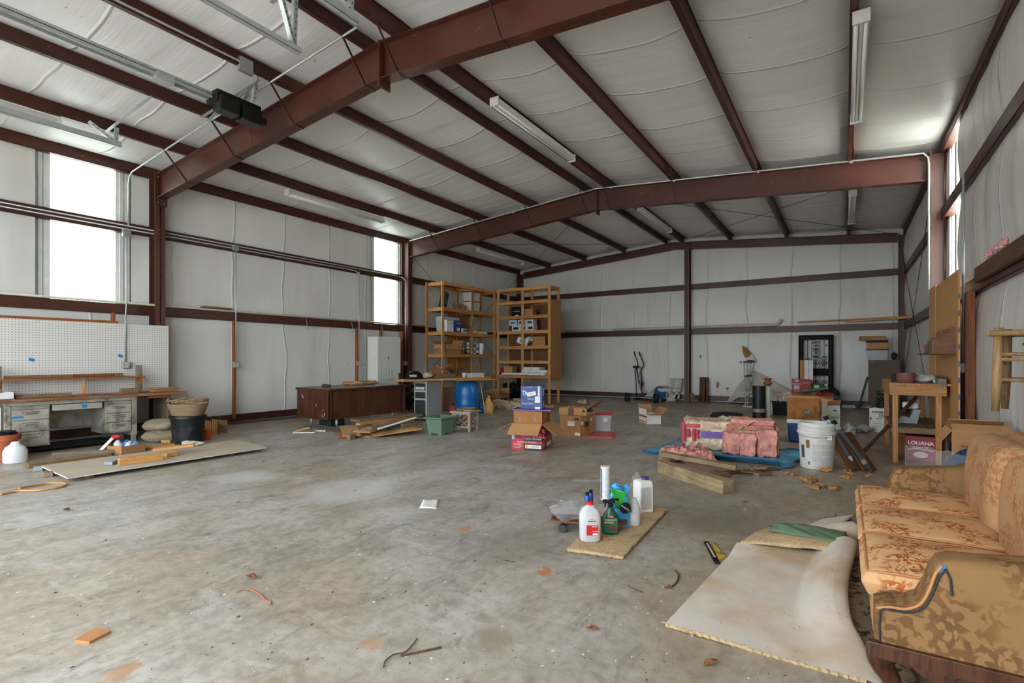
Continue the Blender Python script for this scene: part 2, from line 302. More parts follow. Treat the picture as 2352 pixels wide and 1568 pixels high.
def side_wall(side):
    s = 1 if side == 'left' else -1
    X = XL if s > 0 else XR; m = MB(); ys = [YF]
    for a, b in WIN[side]: ys += [a, b]
    ys.append(YB)
    for i in range(0, len(ys), 2): m.bx(min(X,X-s*.02), max(X,X-s*.02), ys[i], ys[i+1], 0, 5.0)
    for a, b in WIN[side]: m.bx(min(X,X-s*.02), max(X,X-s*.02), a, b, 0, 2.3)
    w = st(m.build('wall_'+side, SHEET), 'white insulated %s wall of the metal building between steel girts' % side, 'wall')
    mat = VIN_L if s > 0 else VIN_R; bul = .05 if s > 0 else .10
    gx = X+s*.17
    rows = [(.18,2.2),(2.36,3.68),(3.84,4.82)]
    for r, (z0,z1) in enumerate(rows):
        sp = [(YF, YB)]
        if r: sp = [(ys[i]+(.2 if i and s > 0 else 0), ys[i+1]-(.2 if i+2 < len(ys) and s > 0 else 0)) for i in range(0,len(ys),2)]
        for (a, b) in sp:
            e0 = .22 if (r and a > YF) else 0; e1 = .22 if (r and b < YB) else 0
            def fn(p, q, a=a, b=b, z0=z0, z1=z1, r=r):
                y = a+(b-a)*p; z = z0-.06+(z1-z0+.12)*q
                k = max(0, math.sin(PI*q))**.7
                e = min(1, (y-a)/.3 if r and a > YF else 1, (b-y)/.3 if r and b < YB else 1)
                if s < 0 and r: e = min(1, (y-a)/.6 if a > YF else 1, .5+(b-y)/.4 if b < YB else 1)
                d = .03+bul*k*(.85+.3*mnoise.noise(Vector((y*.5, z*.6, r*3.1))))*max(.12,e)+.012*mnoise.noise(Vector((y*2.2, z*.9, r)))
                fold = abs(((y+.2*mnoise.noise(Vector((z*.6,y*.2,0))))/1.22) % 1-.5)*1.22
                d -= (.005 if s > 0 else .014)*max(0, 1-fold/.05)*k
                return (X+s*((.10 if s > 0 else .05)+d), y, z)
            MB().grid(fn, max(4,int((b-a)/.07)), 14).build('insulation_panel', mat, w, smooth=True)
    for i, (a, b) in enumerate(WIN[side]):
        n = i+1 if s > 0 else 3
        wd = MB().bx(min(X-s*.0,X-s*.012), max(X-s*.0,X-s*.012), a-.02, b+.02, 2.28, 4.9).build('window_%d' % n, FROST)
        st(wd, ['tall translucent window strip above the pegboard and workbench','tall translucent window strip behind the white cabinet','narrow translucent window strip behind the red column and plywood'][n-1], 'window')
        for y0, y1 in (((a-.2,a),(b,b+.2)) if s > 0 else ((b,b+.2),)):
            j = MB()
            for q in range(4): j.bx(min(X+s*.02,X+s*(.05+.03*(q%2))), max(X+s*.02,X+s*(.05+.03*(q%2))), y0+.05*q, y0+.05*q+.05, 2.3, 4.85)
            j.build('window_jamb', plain('#d8dbd7',.5,0,.05), wd)
    return w
WL = side_wall('left'); WR = side_wall('right')
wb = st(MB().prism([(XL,0),(XR,0),(XR,5.0),(XC,5.5),(XL,5.0)], YB, YB+.02).build('wall_back', SHEET), 'white insulated back wall with brown girts and a centre column', 'wall')
for r, (z0,z1) in enumerate([(.18,2.2),(2.36,3.68),(3.84,5.5)]):
    def fn(p, q):
        x = XL+.1+(XR-XL-.2)*p; zt = z1 if r < 2 else ztop(x)+.1; z = z0-.06+(zt-z0+.12)*q
        k = max(0, math.sin(PI*q))**.7
        d = .04+.05*k*(.8+.5*mnoise.noise(Vector((x*.6, z*.6, r*2.1))))+.012*mnoise.noise(Vector((x*2.2, z*.8, r)))
        fold = abs(((x+.12*mnoise.noise(Vector((z*.6,x*.2,4))))/1.22) % 1-.5)*1.22
        d -= .016*max(0, 1-fold/.04)*k
        return (x, YB-.12-d, z)
    MB().grid(fn, 150, 14).build('insulation_panel', VIN_B, wb, smooth=True)
DX0, DX1, DZ = -9.2, -4.8, 4.2
m = MB(); m.bx(XL,DX0,YF-.1,YF,0,5.3).bx(DX1,-3.9,YF-.1,YF,0,5.3).bx(.5,XR,YF-.1,YF,0,5.3).bx(DX0,DX1,YF-.1,YF,DZ,5.5).bx(-3.9,.5,YF-.1,YF,DZ,5.5)
st(m.build('wall_front', plain('#d2d2cc',.6)), 'white front wall with two tall open doorways', 'wall')
# ---- ceiling: insulation draped over the purlins
PUR = [-10.95,-9.55,-8.05,-6.52,-5.05,-4.49,-3.0,-1.42,.11,1.42]
ce = st(MB().prism([(XL,ztop(XL)+.32),(XC,ztop(XC)+.32),(XR,ztop(XR)+.32),(XR,ztop(XR)+.35),(XC,ztop(XC)+.35),(XL,ztop(XL)+.35)], YF-.1, YB+.02).build('ceiling', SHEET), 'white vinyl insulation sagging between red roof purlins', 'ceiling')
for i in range(len(PUR)-1):
    a, b = PUR[i], PUR[i+1]
    def fn(p, q):
        x = a+(b-a)*p; y = YF+(YB-YF)*q; L = b-a
        k = max(0, math.sin(PI*p))**.55
        fy = min(abs(y-f) for f in FR); kk = min(1, .45+fy*.9)
        z = ztop(x)+.205-(.115*min(1,L/1.2)*k)*kk*(1+.25*mnoise.noise(Vector((x*.7,y*.5,2))))
        fold = abs(((y+.1*mnoise.noise(Vector((x*.5,y*.2,7))))/1.22) % 1-.5)*1.22
        z += .010*max(0,1-fold/.13)*k+.006*mnoise.noise(Vector((x*.8,y*4,1)))*k
        return (x, y, z)
    MB().grid(fn, 14, 280).build('insulation_panel', VIN_ROOF, ce, smooth=True)
# ---- steel
lab = ['low on the eave side by the garage track','second up from the eave','third up from the eave','fourth up, below the ridge','left of the ridge pair','right of the ridge pair, beside the middle light','first beyond the ridge, above the boxes','second beyond the ridge','carrying the light near the wall with the sofa']
for i, x in enumerate(PUR[1:-1]):
    z = ztop(x); s = -1 if x < XC else 1
    m = MB(); L = (YF+.02, YB-.05)
    m.bx(x-.003,x+.003,L[0],L[1],z,z+.2)
    f0, f1 = (x,x+.065) if s < 0 else (x-.065,x)
    g0, g1 = (x-.065,x) if s < 0 else (x,x+.065)
    m.bx(f0,f1,L[0],L[1],z,z+.004).bx(f1-.004 if s<0 else f0, f1 if s<0 else f0+.004, L[0],L[1], z, z+.02)
    m.bx(g0,g1,L[0],L[1],z+.196,z+.2)
    st(m.build('roof_purlin', STEEL), 'dark red steel roof purlin, '+['first in from the window wall','second in from the window wall','third in from the window wall','on the window wall side of the ridge','on the sofa side of the ridge','next after the ridge towards the sofa wall','two along from the ridge towards the sofa wall','nearest the sofa wall, carrying light fixtures'][i], 'purlin')
for side, x in (('left', -10.95), ('right', 1.34)):
    s = 1 if side == 'left' else -1; z = 4.78; m = MB()
    m.bx(min(x,x-s*.005),max(x,x-s*.005),YF,YB,z,z+.2).bx(min(x,x-s*.12),max(x,x-s*.12),YF,YB,z,z+.006).bx(min(x,x-s*.12),max(x,x-s*.12),YF,YB,z+.2,z+.206)
    st(m.build('eave_strut', STEEL), 'dark red eave strut along the top of the %s wall' % side, 'beam')
GZ = [(.0,.2),(2.2,2.38),(3.68,3.86)]
gl = ['base girt at the floor', 'lower girt', 'upper girt']
for side, x in (('left', -10.95), ('right', 1.34)):
    s = 1 if side == 'left' else -1
    for k, (z0,z1) in enumerate(GZ):
        m = MB(); y0, y1 = YF+.05, YB-.1
        w = s*.16
        m.bx(min(x,x-s*.006),max(x,x-s*.006),y0,y1,z0+(.0 if k else .06),z1)
        for zz in (z0 if k else z0+.06, z1-.006): m.bx(min(x,x-w),max(x,x-w),y0,y1,zz,zz+.006)
        st(m.build('wall_girt', STEEL), 'brown steel %s along the %s wall' % (gl[k], side), 'girt')
for k, (z0,z1) in enumerate(GZ):
    for x0, x1, wh in ((-10.9,-4.45,'behind the shelving'),(-4.25,1.4,'above the black door' if k else 'behind the black door')):
        m = MB(); y = YB-.24; zz = z0 if k else z0+.06
        m.bx(x0,x1,y,y+.006,zz,z1).bx(x0,x1,y,y+.16,zz,zz+.006).bx(x0,x1,y,y+.16,z1-.006,z1)
        st(m.build('wall_girt', STEEL), 'brown steel %s of the back wall, half %s' % (gl[k], wh), 'girt')
def column(x, y, ztp, label, dx=.2, fw=.16, alongx=True):
    """I column, its foot at x (inner flange) ; web runs along X"""
    m = MB(); s = 1 if dx > 0 else -1; xo = x+dx
    m.bx(min(x,x+s*.012),max(x,x+s*.012),y-fw/2,y+fw/2,0,ztp).bx(min(xo,xo-s*.012),max(xo,xo-s*.012),y-fw/2,y+fw/2,0,ztp)
    m.bx(min(x,xo),max(x,xo),y-.006,y+.006,0,ztp)
    m.bx(min(x,xo)-.03,max(x,xo)+.03,y-.11,y+.11,0,.02)
    c = st(m.build('steel_column', STEEL), label, 'column')
    b = MB()
    for z in (4.42,4.52,4.74): b.tube([(x-s*.012,y-.05,z),(x,y-.05,z)],.012,6).tube([(x-s*.012,y+.05,z),(x,y+.05,z)],.012,6)
    return c
ci, co = -10.66, 1.2
column(ci, FR[1], 4.8, 'brown steel column beside the pegboard and tall window', -.27)
column(ci, FR[2], 4.8, 'brown steel column between the white cabinet and wooden shelving', -.27)
column(ci-.1, FR[3], 4.75, 'brown steel corner column behind the wooden shelving', -.2)
column(co, FR[1], 4.8, 'red steel column behind the sofa', .2)
column(co, FR[2], 4.8, 'sunlit red steel column beside the narrow window and plywood', .2)
column(co+.02, FR[3], 4.75, 'dark steel corner column behind the stacked boxes', .2)
m = MB(); m.bx(-4.41,-4.25,17.2,17.212,0,5.15).bx(-4.41,-4.25,17.42,17.43,0,5.15).bx(-4.335,-4.325,17.2,17.43,0,5.15)
st(m.build('steel_column', STEEL), 'brown steel centre column of the back wall beside the toilet', 'column')
BOLT = plain('#b9bcb8',.35,.8,.1)
def rafter(y, side, label, depth0, depth1, fw=.16, braces=True, near=-1):
    s = -1 if side == 'left' else 1; xe = ci+.0 if s < 0 else co
    r = st(thing('steel_rafter', label, 'rafter'), label, 'rafter')
    m = MB(); ta, te = ztop(XC), ztop(xe); ba, be = ta-depth0, te-depth1
    q = [(XC,ta),(xe,te),(xe,be),(XC,ba)]
    m.prism(q, y-.005, y+.005)
    m.prism([(XC,ta),(xe,te),(xe,te-.012),(XC,ta-.012)], y-fw/2, y+fw/2).prism([(XC,ba),(xe,be),(xe,be+.012),(XC,ba+.012)], y-fw/2, y+fw/2)
    m.build('web_and_flanges', STEEL, r)
    if depth0 > .3:
        MB().bx(min(XC,XC+s*.015),max(XC,XC+s*.015),y-.09,y+.09,ba-.1,ta+.005).build('splice_plate', STEEL, r)
        MB().bx(min(xe-s*.02,xe),max(xe-s*.02,xe),y-.1,y+.1,be-.13,te+.06).build('end_plate', STEEL, r)
        xs = XC+s*2.9
        MB().bx(xs-.004,xs+.004,y-.008,y+.008,ztop(xs)-(depth0+depth1)/2+.012,ztop(xs)-.012).build('stiffener', STEEL, r)
        b = MB()
        for yy in (-.05,.05):
            for zz in (.04,-.04): b.tube([(xe-s*.03,y+yy,te+zz-.01),(xe-s*.02,y+yy,te+zz-.01)],.011,6).tube([(xe-s*.03,y+yy,be+zz-.03),(xe-s*.02,y+yy,be+zz-.03)],.011,6)
        b.build('bolts', BOLT, r)
        if braces:
            for x in PUR[1:-1]:
                if (x < XC) != (s < 0): continue
                if s > 0 and x > 0: x2 = x
                zt = ztop(x)+.07; dep = depth0+(depth1-depth0)*abs(x-XC)/abs(xe-XC); zb = ztop(x)-dep
                for sg in (-1, 1):
                    bm_ = MB(); xx = x+.03
                    bm_.bar((xx,y+sg*(fw/2+.42),zt),(xx,y+sg*(fw/2-.02),zb-.004),.032,.004,(1,0,0)).bar((xx,y+sg*(fw/2-.02),zb-.006),(xx,y+sg*.0,zb-.006),.03,.006)
                    bm_.build('flange_brace', STEEL, r)
    return r
for i, (y, nm) in enumerate(((FR[1],'near'),(FR[2],'middle'))):
    rafter(y, 'left', ['wide red roof rafter rising from the pegboard column, nearest frame','red roof rafter rising from the column by the shelving'][i], .46, .45)
    rafter(y, 'right', ['wide red roof rafter beyond the ridge at the top of the view','sunlit red roof rafter running to the column by the plywood'][i], .46, .45)
rafter(FR[3]-.06, 'left', 'dark brown end rafter above the shelving on the back wall', .24, .24, .1, False)
rafter(FR[3]-.06, 'right', 'dark brown end rafter above the black door on the back wall', .24, .24, .1, False)
# ================================================================ KIT FOR LOOSE THINGS
def box3(L, Np, R_, z=0.0, rz=None):
    """floor place of a box from three photo points: its left, near and right bottom corners; the near corner fixes the place, the others the widths"""
    a, n, b = fl(*L, z), fl(*Np, z), fl(*R_, z); e1 = n-a; e2 = b-n
    if rz is None:
        v1 = Vector((e1.x,e1.y)); v2 = Vector((e2.y,-e2.x)); v = v1.normalized()*min(v1.length,.6)+v2.normalized()*min(v2.length,.6); rz = math.atan2(v.y,v.x)
    ex = Vector((math.cos(rz),math.sin(rz),0)); ey = Vector((-ex.y,ex.x,0)); Fq = Vector((*Fv,0)); Rq = Vector((*Rv,0)); nn = Vector((n.x,n.y,0))
    def solve(u, d): k = (u-1176)/FPX; return -(Rq.dot(nn)-k*Fq.dot(nn))/(Rq.dot(d)-k*Fq.dot(d))
    sx = abs(solve(L[0], -ex)); sy = abs(solve(R_[0], ey)); c = n-ex*sx/2+ey*sy/2
    return c, rz, sx, sy
def carton(name, label, loc, rz, size, mat, flaps=None, cat='box', inner=None, group=None, tape=True, t=.006, fl_len=None):
    """cardboard box standing on loc; flaps = {'-y': angle from level, 'x': ...}; without flaps it is shut"""
    sx, sy, sz = size; r = thing(name, label, cat, loc, rz, group); inner = inner or CARD2
    m = MB()
    if flaps is None:
        m.bx(-sx/2,sx/2,-sy/2,sy/2,0,sz); m.build('body', mat, r, bev=.004)
        if tape: MB().bx(-sx/2-.001,sx/2+.001,-.022,.022,sz,sz+.001).bx(sx/2,sx/2+.001,-.022,.022,sz*.78,sz).bx(-sx/2-.001,-sx/2,-.022,.022,sz*.78,sz).build('packing_tape', plain('#a98552',.3,0,.05), r)
        return r
    m.bx(-sx/2,sx/2,-sy/2,sy/2,0,t).bx(-sx/2,-sx/2+t,-sy/2,sy/2,t,sz).bx(sx/2-t,sx/2,-sy/2,sy/2,t,sz).bx(-sx/2+t,sx/2-t,-sy/2,-sy/2+t,t,sz).bx(-sx/2+t,sx/2-t,sy/2-t,sy/2,t,sz)
    m.build('body', mat, r)
    for k, a in flaps.items():
        a = math.radians(a); L = fl_len or min(sx,sy)/2
        if 'y' in k:
            s = -1 if k[0] == '-' else 1; f = MB().bx(-sx/2+.003,sx/2-.003,0,L,-t/2,t/2)
            f.xf(Matrix.Rotation(a,4,'X')); f.xf(Matrix.Scale(s,4,(0,1,0))); f.build('flap', inner, r, (0,s*sy/2,sz))
        else:
            s = -1 if k[0] == '-' else 1; f = MB().bx(0,L,-sy/2+.003,sy/2-.003,-t/2,t/2)
            f.xf(Matrix.Rotation(-a,4,'Y')); f.xf(Matrix.Scale(s,4,(1,0,0))); f.build('flap', inner, r, (s*sx/2,0,sz))
    return r
def decal(parent, mat, face, size, u0, u1, w0, w1, name='label_print', off=.0012):
    """flat print on a box face; face '-y','x','y','-x','z'; u along the face, w up, both 0..1"""
    sx, sy, sz = size; m = MB(); e = off
    if face == '-y': m.bx(-sx/2+sx*u0,-sx/2+sx*u1,-sy/2-e,-sy/2,sz*w0,sz*w1)
    if face == 'y': m.bx(-sx/2+sx*u0,-sx/2+sx*u1,sy/2,sy/2+e,sz*w0,sz*w1)
    if face == 'x': m.bx(sx/2,sx/2+e,-sy/2+sy*u0,-sy/2+sy*u1,sz*w0,sz*w1)
    if face == '-x': m.bx(-sx/2-e,-sx/2,-sy/2+sy*u0,-sy/2+sy*u1,sz*w0,sz*w1)
    if face == 'z': m.bx(-sx/2+sx*u0,-sx/2+sx*u1,-sy/2+sy*w0,-sy/2+sy*w1,sz,sz+e)
    return m.build(name, mat, parent)
def btext(parent, s, face, size, u, w, h, mat, sx=1.0, bold=.0, off=.0025, rot=0, shear=0):
    X, Y, Z = size
    loc, r = {'-y': ((-X/2+X*u, -Y/2-off, Z*w), (PI/2,rot,0)), 'x': ((X/2+off, -Y/2+Y*u, Z*w), (PI/2,rot,PI/2))}[face]
    return text(s, h, mat, parent, loc, r, sx=sx, bold=bold, shear=shear)
def crumple(name, label, cat, loc, r, mat, amp=.35, seed=1, sc_=7, parent=None, flat=0.0, group=None, n=16):
    m = MB(); m._sph((0,0,r[2]), r, n*2, n)
    out = []
    for p in m.v:
        q = Vector((p[0], p[1], p[2]-r[2])); nn = mnoise.fractal(q*sc_+Vector((seed*3.1,seed,0)), 1.0, 2.0, 4)
        q *= 1+amp*nn; q.z = max(q.z, -r[2]*(1-flat)); out.append((q.x, q.y, q.z+r[2]*(1-flat)))
    m.v = out; o = m.build(name, mat, parent, loc, smooth=True)
    if parent is None: tag(o, label, cat, group)
    return o
def rope(pts, n=6):
    """smooth points through a polyline (Catmull-Rom)"""
    P = [Vector(p) for p in pts]; out = []
    for i in range(len(P)-1):
        p0, p1, p2, p3 = P[max(i-1,0)], P[i], P[i+1], P[min(i+2,len(P)-1)]
        for k in range(n):
            t = k/n; out.append(.5*((2*p1)+(p2-p0)*t+(2*p0-5*p1+4*p2-p3)*t*t+(3*p1-p0-3*p2+p3)*t**3))
    return out+[P[-1]]
def cloth(name, mat, fn, nu, nv, parent=None, thick=.004, smooth=True):
    return MB().grid(fn, nu, nv).build(name, mat, parent, smooth=smooth, solid=thick)
def wicker(hexa, hexb, s=1.0):
    m, nt, b = nmat('wicker'); v = coord(nt,'Object')
    w1 = N(nt,'ShaderNodeTexWave', wave_type='BANDS', bands_direction='Z'); w1.inputs['Scale'].default_value = 30*s; w1.inputs['Distortion'].default_value = 1.5; nt.links.new(v, w1.inputs[0])
    w2 = N(nt,'ShaderNodeTexWave', wave_type='BANDS', bands_direction='DIAGONAL'); w2.inputs['Scale'].default_value = 18*s; w2.inputs['Distortion'].default_value = 2; nt.links.new(v, w2.inputs[0])
    h = mixc(nt, .5, w1.outputs[0], w2.outputs[0], 'MULTIPLY'); c = ramp(nt, h, [(.1, lin(hexb)),(.6, lin(hexa))]).outputs[0]
    nt.links.new(c, b.inputs['Base Color']); b.inputs['Roughness'].default_value = .7; bump(nt, b, h, .6, .01); return m
WICK = wicker('#b89a78', '#5e4430'); WICK2 = wicker('#c48a4a', '#7d4b1e')
DUSTW = plain('#8f7a5e', .9, 0, .25, 30)
def speck(name, label, cat, mat, loc, r, seed, group=None): return crumple(name, label, cat, loc, r, mat, .5, seed, 12/ max(r), None, .4, group, 5)
def behind(u, v, d): p = fl(u, v); a = dr(u); n_ = math.hypot(*a); return Vector((p.x+a[0]/n_*d, p.y+a[1]/n_*d, 0))
def tapebit(parent, loc, rot, w=.05, h=.025): return MB().bx(-w/2,w/2,-.0008,.0008,-h/2,h/2).build('blue_tape', TAPE, parent, loc, rot)
# ================================================================ LEFT: pegboard, bench, metal desk
def pegmat():
    m, nt, b = nmat('pegboard'); L = nt.links; v = coord(nt,'World'); sep = N(nt,'ShaderNodeSeparateXYZ'); L.new(v, sep.inputs[0]); q = []
    for a in ('Y','Z'):
        pp = N(nt,'ShaderNodeMath',operation='PINGPONG'); L.new(sep.outputs[a], pp.inputs[0]); pp.inputs[1].default_value = .0195
        pw = N(nt,'ShaderNodeMath',operation='POWER'); L.new(pp.outputs[0], pw.inputs[0]); pw.inputs[1].default_value = 2; q.append(pw)
    ad = N(nt,'ShaderNodeMath',operation='ADD'); L.new(q[0].outputs[0], ad.inputs[0]); L.new(q[1].outputs[0], ad.inputs[1])
    sq = N(nt,'ShaderNodeMath',operation='SQRT'); L.new(ad.outputs[0], sq.inputs[0])
    r = ramp(nt, sq.outputs[0], [(.0042, lin('#6e5648')),(.0055, lin('#dbdad4'))]).outputs[0]
    L.new(r, b.inputs['Base Color']); b.inputs['Roughness'].default_value = .45; return m
pg = thing('pegboard', 'long white pegboard with blue tape above the workbench', 'pegboard', (-10.56, 0, 0))
pm = pegmat()
MB().bx(0,.006,-1.2,1.72,.78,2.0).build('perforated_panel', pm, pg); MB().bx(0,.006,1.724,4.56,.78,2.0).build('perforated_panel', pm, pg)
plank('top_batten', (-.03,-1.2,2.01), (-.03,3.78,2.02), .03, .05, STUD, pg)
plank('end_batten', (-.01,4.565,.8), (-.01,4.565,2.0), .006, .02, DARKW, pg)
for u, v in ((73,826),(277,817)): p = onx(u,v,-10.55); tapebit(pg, (.0075,p.y,p.z), (0,.3,PI/2), .07, .045)
wt = tag(MB().bx(-10.55,-9.86,-1.2,4.56,.765,.805).build('workbench_top', wood('#9a6a48','#6f4124',1,.7,.55,True,.1,'#8d8273'), bev=.004), 'long dusty wooden workbench top resting on the grey metal desk', 'worktop')
bs = thing('bench_end_support', 'dark plywood leg under the free end of the workbench', 'bench leg', (-10.2,4.3,0))
MB().bx(-.3,.28,-.02,.02,.02,.76).build('upright_panel', wood('#6b5f50','#453a2d',2,.7), bs); MB().bx(-.32,.3,-.05,.05,0,.02).build('foot_board', OLDW, bs); MB().bx(-.3,.3,-.32,-.02,.72,.764).build('top_cleat', STUD, bs)
# metal desk
DM = plain('#b2afa2', .45, .35, .14, 7, 0, .5, '#6f6a5c'); DM2 = plain('#a09d90', .45, .35, .14, 7, 0, .5, '#66604f')
dk = thing('metal_desk', 'dusty grey steel desk with six drawers under the workbench', 'desk', (-9.92, 3.0, 0))
w = .81
m = MB(); m.bx(-.58,0,-w,w,.71,.762)
for a, b in ((-w,-w+.07),(w-.07,w)): m.bx(-.56,-.002,a,b,.12,.71)
m.build('body', DM, dk, bev=.004)
for ys in (-w+.04, w-.04):
    for xs in (-.04,-.52): MB().bx(xs-.028,xs+.028,ys-.028,ys+.028,0,.12).build('leg', DM2, dk, bev=.004)
HAND = plain('#b9b8b0', .3, .8, .1)
def ped(y0, y1, zs, z0):
    MB().bx(-.56,-.012,y0,y1,z0,.705).build('pedestal', DM2, dk)
    for i in range(len(zs)-1):
        a, b = zs[i]+.006, zs[i+1]-.006
        d = MB().bx(-.012,.008,y0+.015,y1-.015,a,b).build('drawer', DM, dk, bev=.003)
        yc = (y0+y1)/2; zc = a+(b-a)*.62
        MB().tube([(.008,yc-.07,zc),(.026,yc-.06,zc),(.026,yc+.06,zc),(.008,yc+.07,zc)],.006,6).bx(.008,.01,yc-.085,yc+.085,zc-.016,zc+.016).build('handle', HAND, d)
        MB().bx(.008,.0095,yc-.1,yc+.1,b-.035,b-.028).build('lip_line', plain('#4c4638',.6), d)
    MB().bx(-.012,.004,y0+.02,y1-.02,zs[-1]+.004,zs[-1]+.03).build('pull_board', DM2, dk)
ped(-w+.07, -w+.50, [.13,.33,.50,.655], .11); ped(w-.45, w-.07, [.21,.36,.51,.655], .19)
cd = MB().bx(-.5,.004,-w+.53,w-.48,.61,.70).build('drawer', DM, dk, bev=.003)
tapebit(dk, (.0055,.1,.655), (0,0,PI/2), .06, .05); tapebit(dk, (.0095,-w+.14,.55), (0,0,PI/2), .12, .03)
MB().bx(-.56,-.55,-w+.5,w-.45,.3,.7).build('modesty_panel', DM2, dk)
MB().bc(-.3,0,.06,.5,1.0,.04).build('foot_rail', BLACK, dk)
# riser shelf on the bench
rs = thing('bench_riser_shelf', 'rough wooden riser shelf with stub posts on the workbench', 'shelf', (-10.4, 3.15, .806))
plank('shelf_board', (0,-.95,.27), (0,.92,.27), .27, .025, STUD, rs)
plank('post', (.02,.86,0), (.02,.86,.47), .05, .09, GREYW, rs); plank('post', (.02,-.93,0), (.02,-.93,.47), .05, .09, GREYW, rs)
plank('prop', (.08,.07,0), (.04,.07,.255), .08, .03, PINE, rs); plank('cleat', (.0,.86,.2), (.12,.86,.2), .04, .1, STUD, rs); plank('cleat', (.0,-.93,.2), (.12,-.93,.2), .04, .1, STUD, rs)
tapebit(rs, (.137,.05,.27), (0,0,PI/2), .06, .025)
for i, (a, b, h, lb) in enumerate(((-.85,-.05,.045,'weathered two-by-four lying along the riser shelf over the left drawers'),(-.04,.62,.05,'crooked reddish board lying on the riser shelf beside the post'),(.45,.72,.04,'short reddish block lying on top of the riser shelf boards'))):
    o = plank('scrap_board', (-10.42+.02*i,3.15+a,1.09+h/2+.003), (-10.40,3.15+b,1.09+h/2+.004), .06, h, [OLDW,STUD,GREYW][i]) if i < 2 else plank('scrap_board', (-10.35,3.66,1.09+.023), (-10.35,3.76,1.09+.023), .05, .04, GREYW)
    tag(o, lb, 'board', 'boards on the riser shelf')
o = plank('scrap_board', (-10.1,2.35,.806+.03), (-10.12,3.0,.806+.03), .06, .055, OLDW); tag(o, 'long weathered offcut lying flat on the workbench under the riser shelf', 'board', 'offcuts on the workbench')
o = plank('scrap_board', (-10.05,3.62,.806+.045), (-10.05,3.86,.806+.045), .09, .09, OLDW); tag(o, 'square wooden block on the workbench below the outlet', 'board', 'offcuts on the workbench')
o = plank('scrap_board', (-10.0,3.05,.806+.02), (-10.0,3.2,.806+.02), .05, .035, STUD); tag(o, 'small red-brown offcut on the workbench beside the shelf prop', 'board', 'offcuts on the workbench')
for i in range(4):
    o = plank('thin_board', (-10.25+.01*i,4.12+.015*i,.806+.010+.018*i), (-10.25+.01*i,4.5+.01*i,.806+.010+.018*i), .3, .015, [PINE,PLYX,OLDW,PLYX][i])
    tag(o, ['lowest','second lowest','third','topmost'][i]+' thin wooden panel in the pile at the workbench end', 'board', 'thin panels on the bench end')
tr = thing('metal_tray', 'shallow dusty metal tray on the workbench at the picture edge', 'tray', (-10.2,2.2,.806))
MB().bx(-.2,.2,-.25,.12,0,.01).build('base', GALVD, tr); MB().bx(.19,.2,-.25,.12,.01,.1).bx(-.2,-.19,-.25,.12,.01,.1).bx(-.2,.2,.11,.12,.01,.1).build('rim', WHITE, tr)
crumple('sawdust', 'brown sawdust and wood crumbs swept along the workbench', 'sawdust', (-10.3,3.9,.803), (.09,.3,.02), DUSTW, .6, 4, 9, None, .5)['kind'] = 'stuff'
# ---- conduits and outlets on the window wall
def run(name, label, pts, r=.012, mat=GALV, n=6): return tag(MB().tube(rope(pts, n) if n > 1 else pts, r, 8).build(name, mat, smooth=True), label, 'pipe')
def jbox(parent, p, s=.11, d=.06, name='junction_box'): return MB().bc(p[0],p[1],p[2],d,s,s).build(name, plain('#a4a9a4',.4,.6,.1), parent, bev=.006)
def conduit(label, pts, boxes, r=.012, face='x', wood_=None):
    t = thing('electrical_conduit', label, 'conduit'); MB().tube(pts, r, 8).build('tube', GALV, t, smooth=True)
    for i, (p, s) in enumerate(boxes):
        b = jbox(t, p, s)
        if i == len(boxes)-1:
            dx = .032 if face == 'x' else -.032
            MB().bc(p[0]+dx,p[1],p[2],.006,s*.8,s*.85).build('outlet_cover', plain('#c3c6c1',.35,.7,.05), b)
            for zz in (-.022,.022): MB().tube([(p[0]+dx,p[1],p[2]+zz),(p[0]+dx*1.2,p[1],p[2]+zz)],.013,8).build('socket', plain('#d8d5cb',.5), b)
    return t
def bend(p, q, r, a):   # quarter bend points from direction into p to q
    return []
conduit('galvanised conduit dropping over the pegboard to an outlet box', [(-10.9,4.02,3.64),(-10.9,4.02,2.42),(-10.8,3.98,2.3),(-10.56,3.88,2.12),(-10.54,3.87,2.0),(-10.54,3.87,1.33)], [((-10.9,4.02,3.66),.13),((-10.525,3.87,1.28),.12)])
def wstud(label, y, z0, z1, x=-10.86): return tag(plank('wall_stud', (x,y,z0),(x,y,z1),.09,.04,STUD), label, 'stud')
def drop(label, u, vtop, vbot, x, box=True, top=True):
    pt, pb = onx(u,vtop,x), onx(u,vbot,x); bx_ = []
    if top: bx_.append(((x-.02,pt.y,3.74),.12))
    bx_.append(((x,pt.y,1.27),.12))
    return conduit(label, [(x,pt.y,3.7),(x,pt.y,1.32)], bx_), pt.y
_, y2 = drop('galvanised conduit dropping to an outlet on the lone wall stud left of the brown desk', 542, 572, 835, -10.80)
wstud('reddish wall stud between pegboard and brown desk with an outlet', y2-.01, .12, 2.2)
_, y3 = drop('galvanised conduit dropping to an outlet beside the white cabinet', 825, 625, 835, -10.80, True, False)
wstud('reddish wall stud at the near side of the white cabinet', y3-.03, .12, 2.2)
_, y4 = drop('bent galvanised conduit dropping beside the column near the shelving', 931, 637, 883, -10.80, True, False)
wstud('reddish wall stud beside the column near the shelving', y4-.08, .12, 2.2)
wstud('short stud end showing above the white cabinet', 10.05, 1.9, 2.2)
wstud('short stud end behind the top edge of the pegboard', 3.78, 1.9, 2.2, -10.8)
run('electrical_conduit', 'upper of two horizontal conduits along the upper girt of the window wall', [(-10.92,-1.5,3.80),(-10.92,y4-.15,3.80),(-10.88,y4-.03,3.78),(-10.8,y4,3.68)], .013, GALV, 1)['category'] = 'conduit'
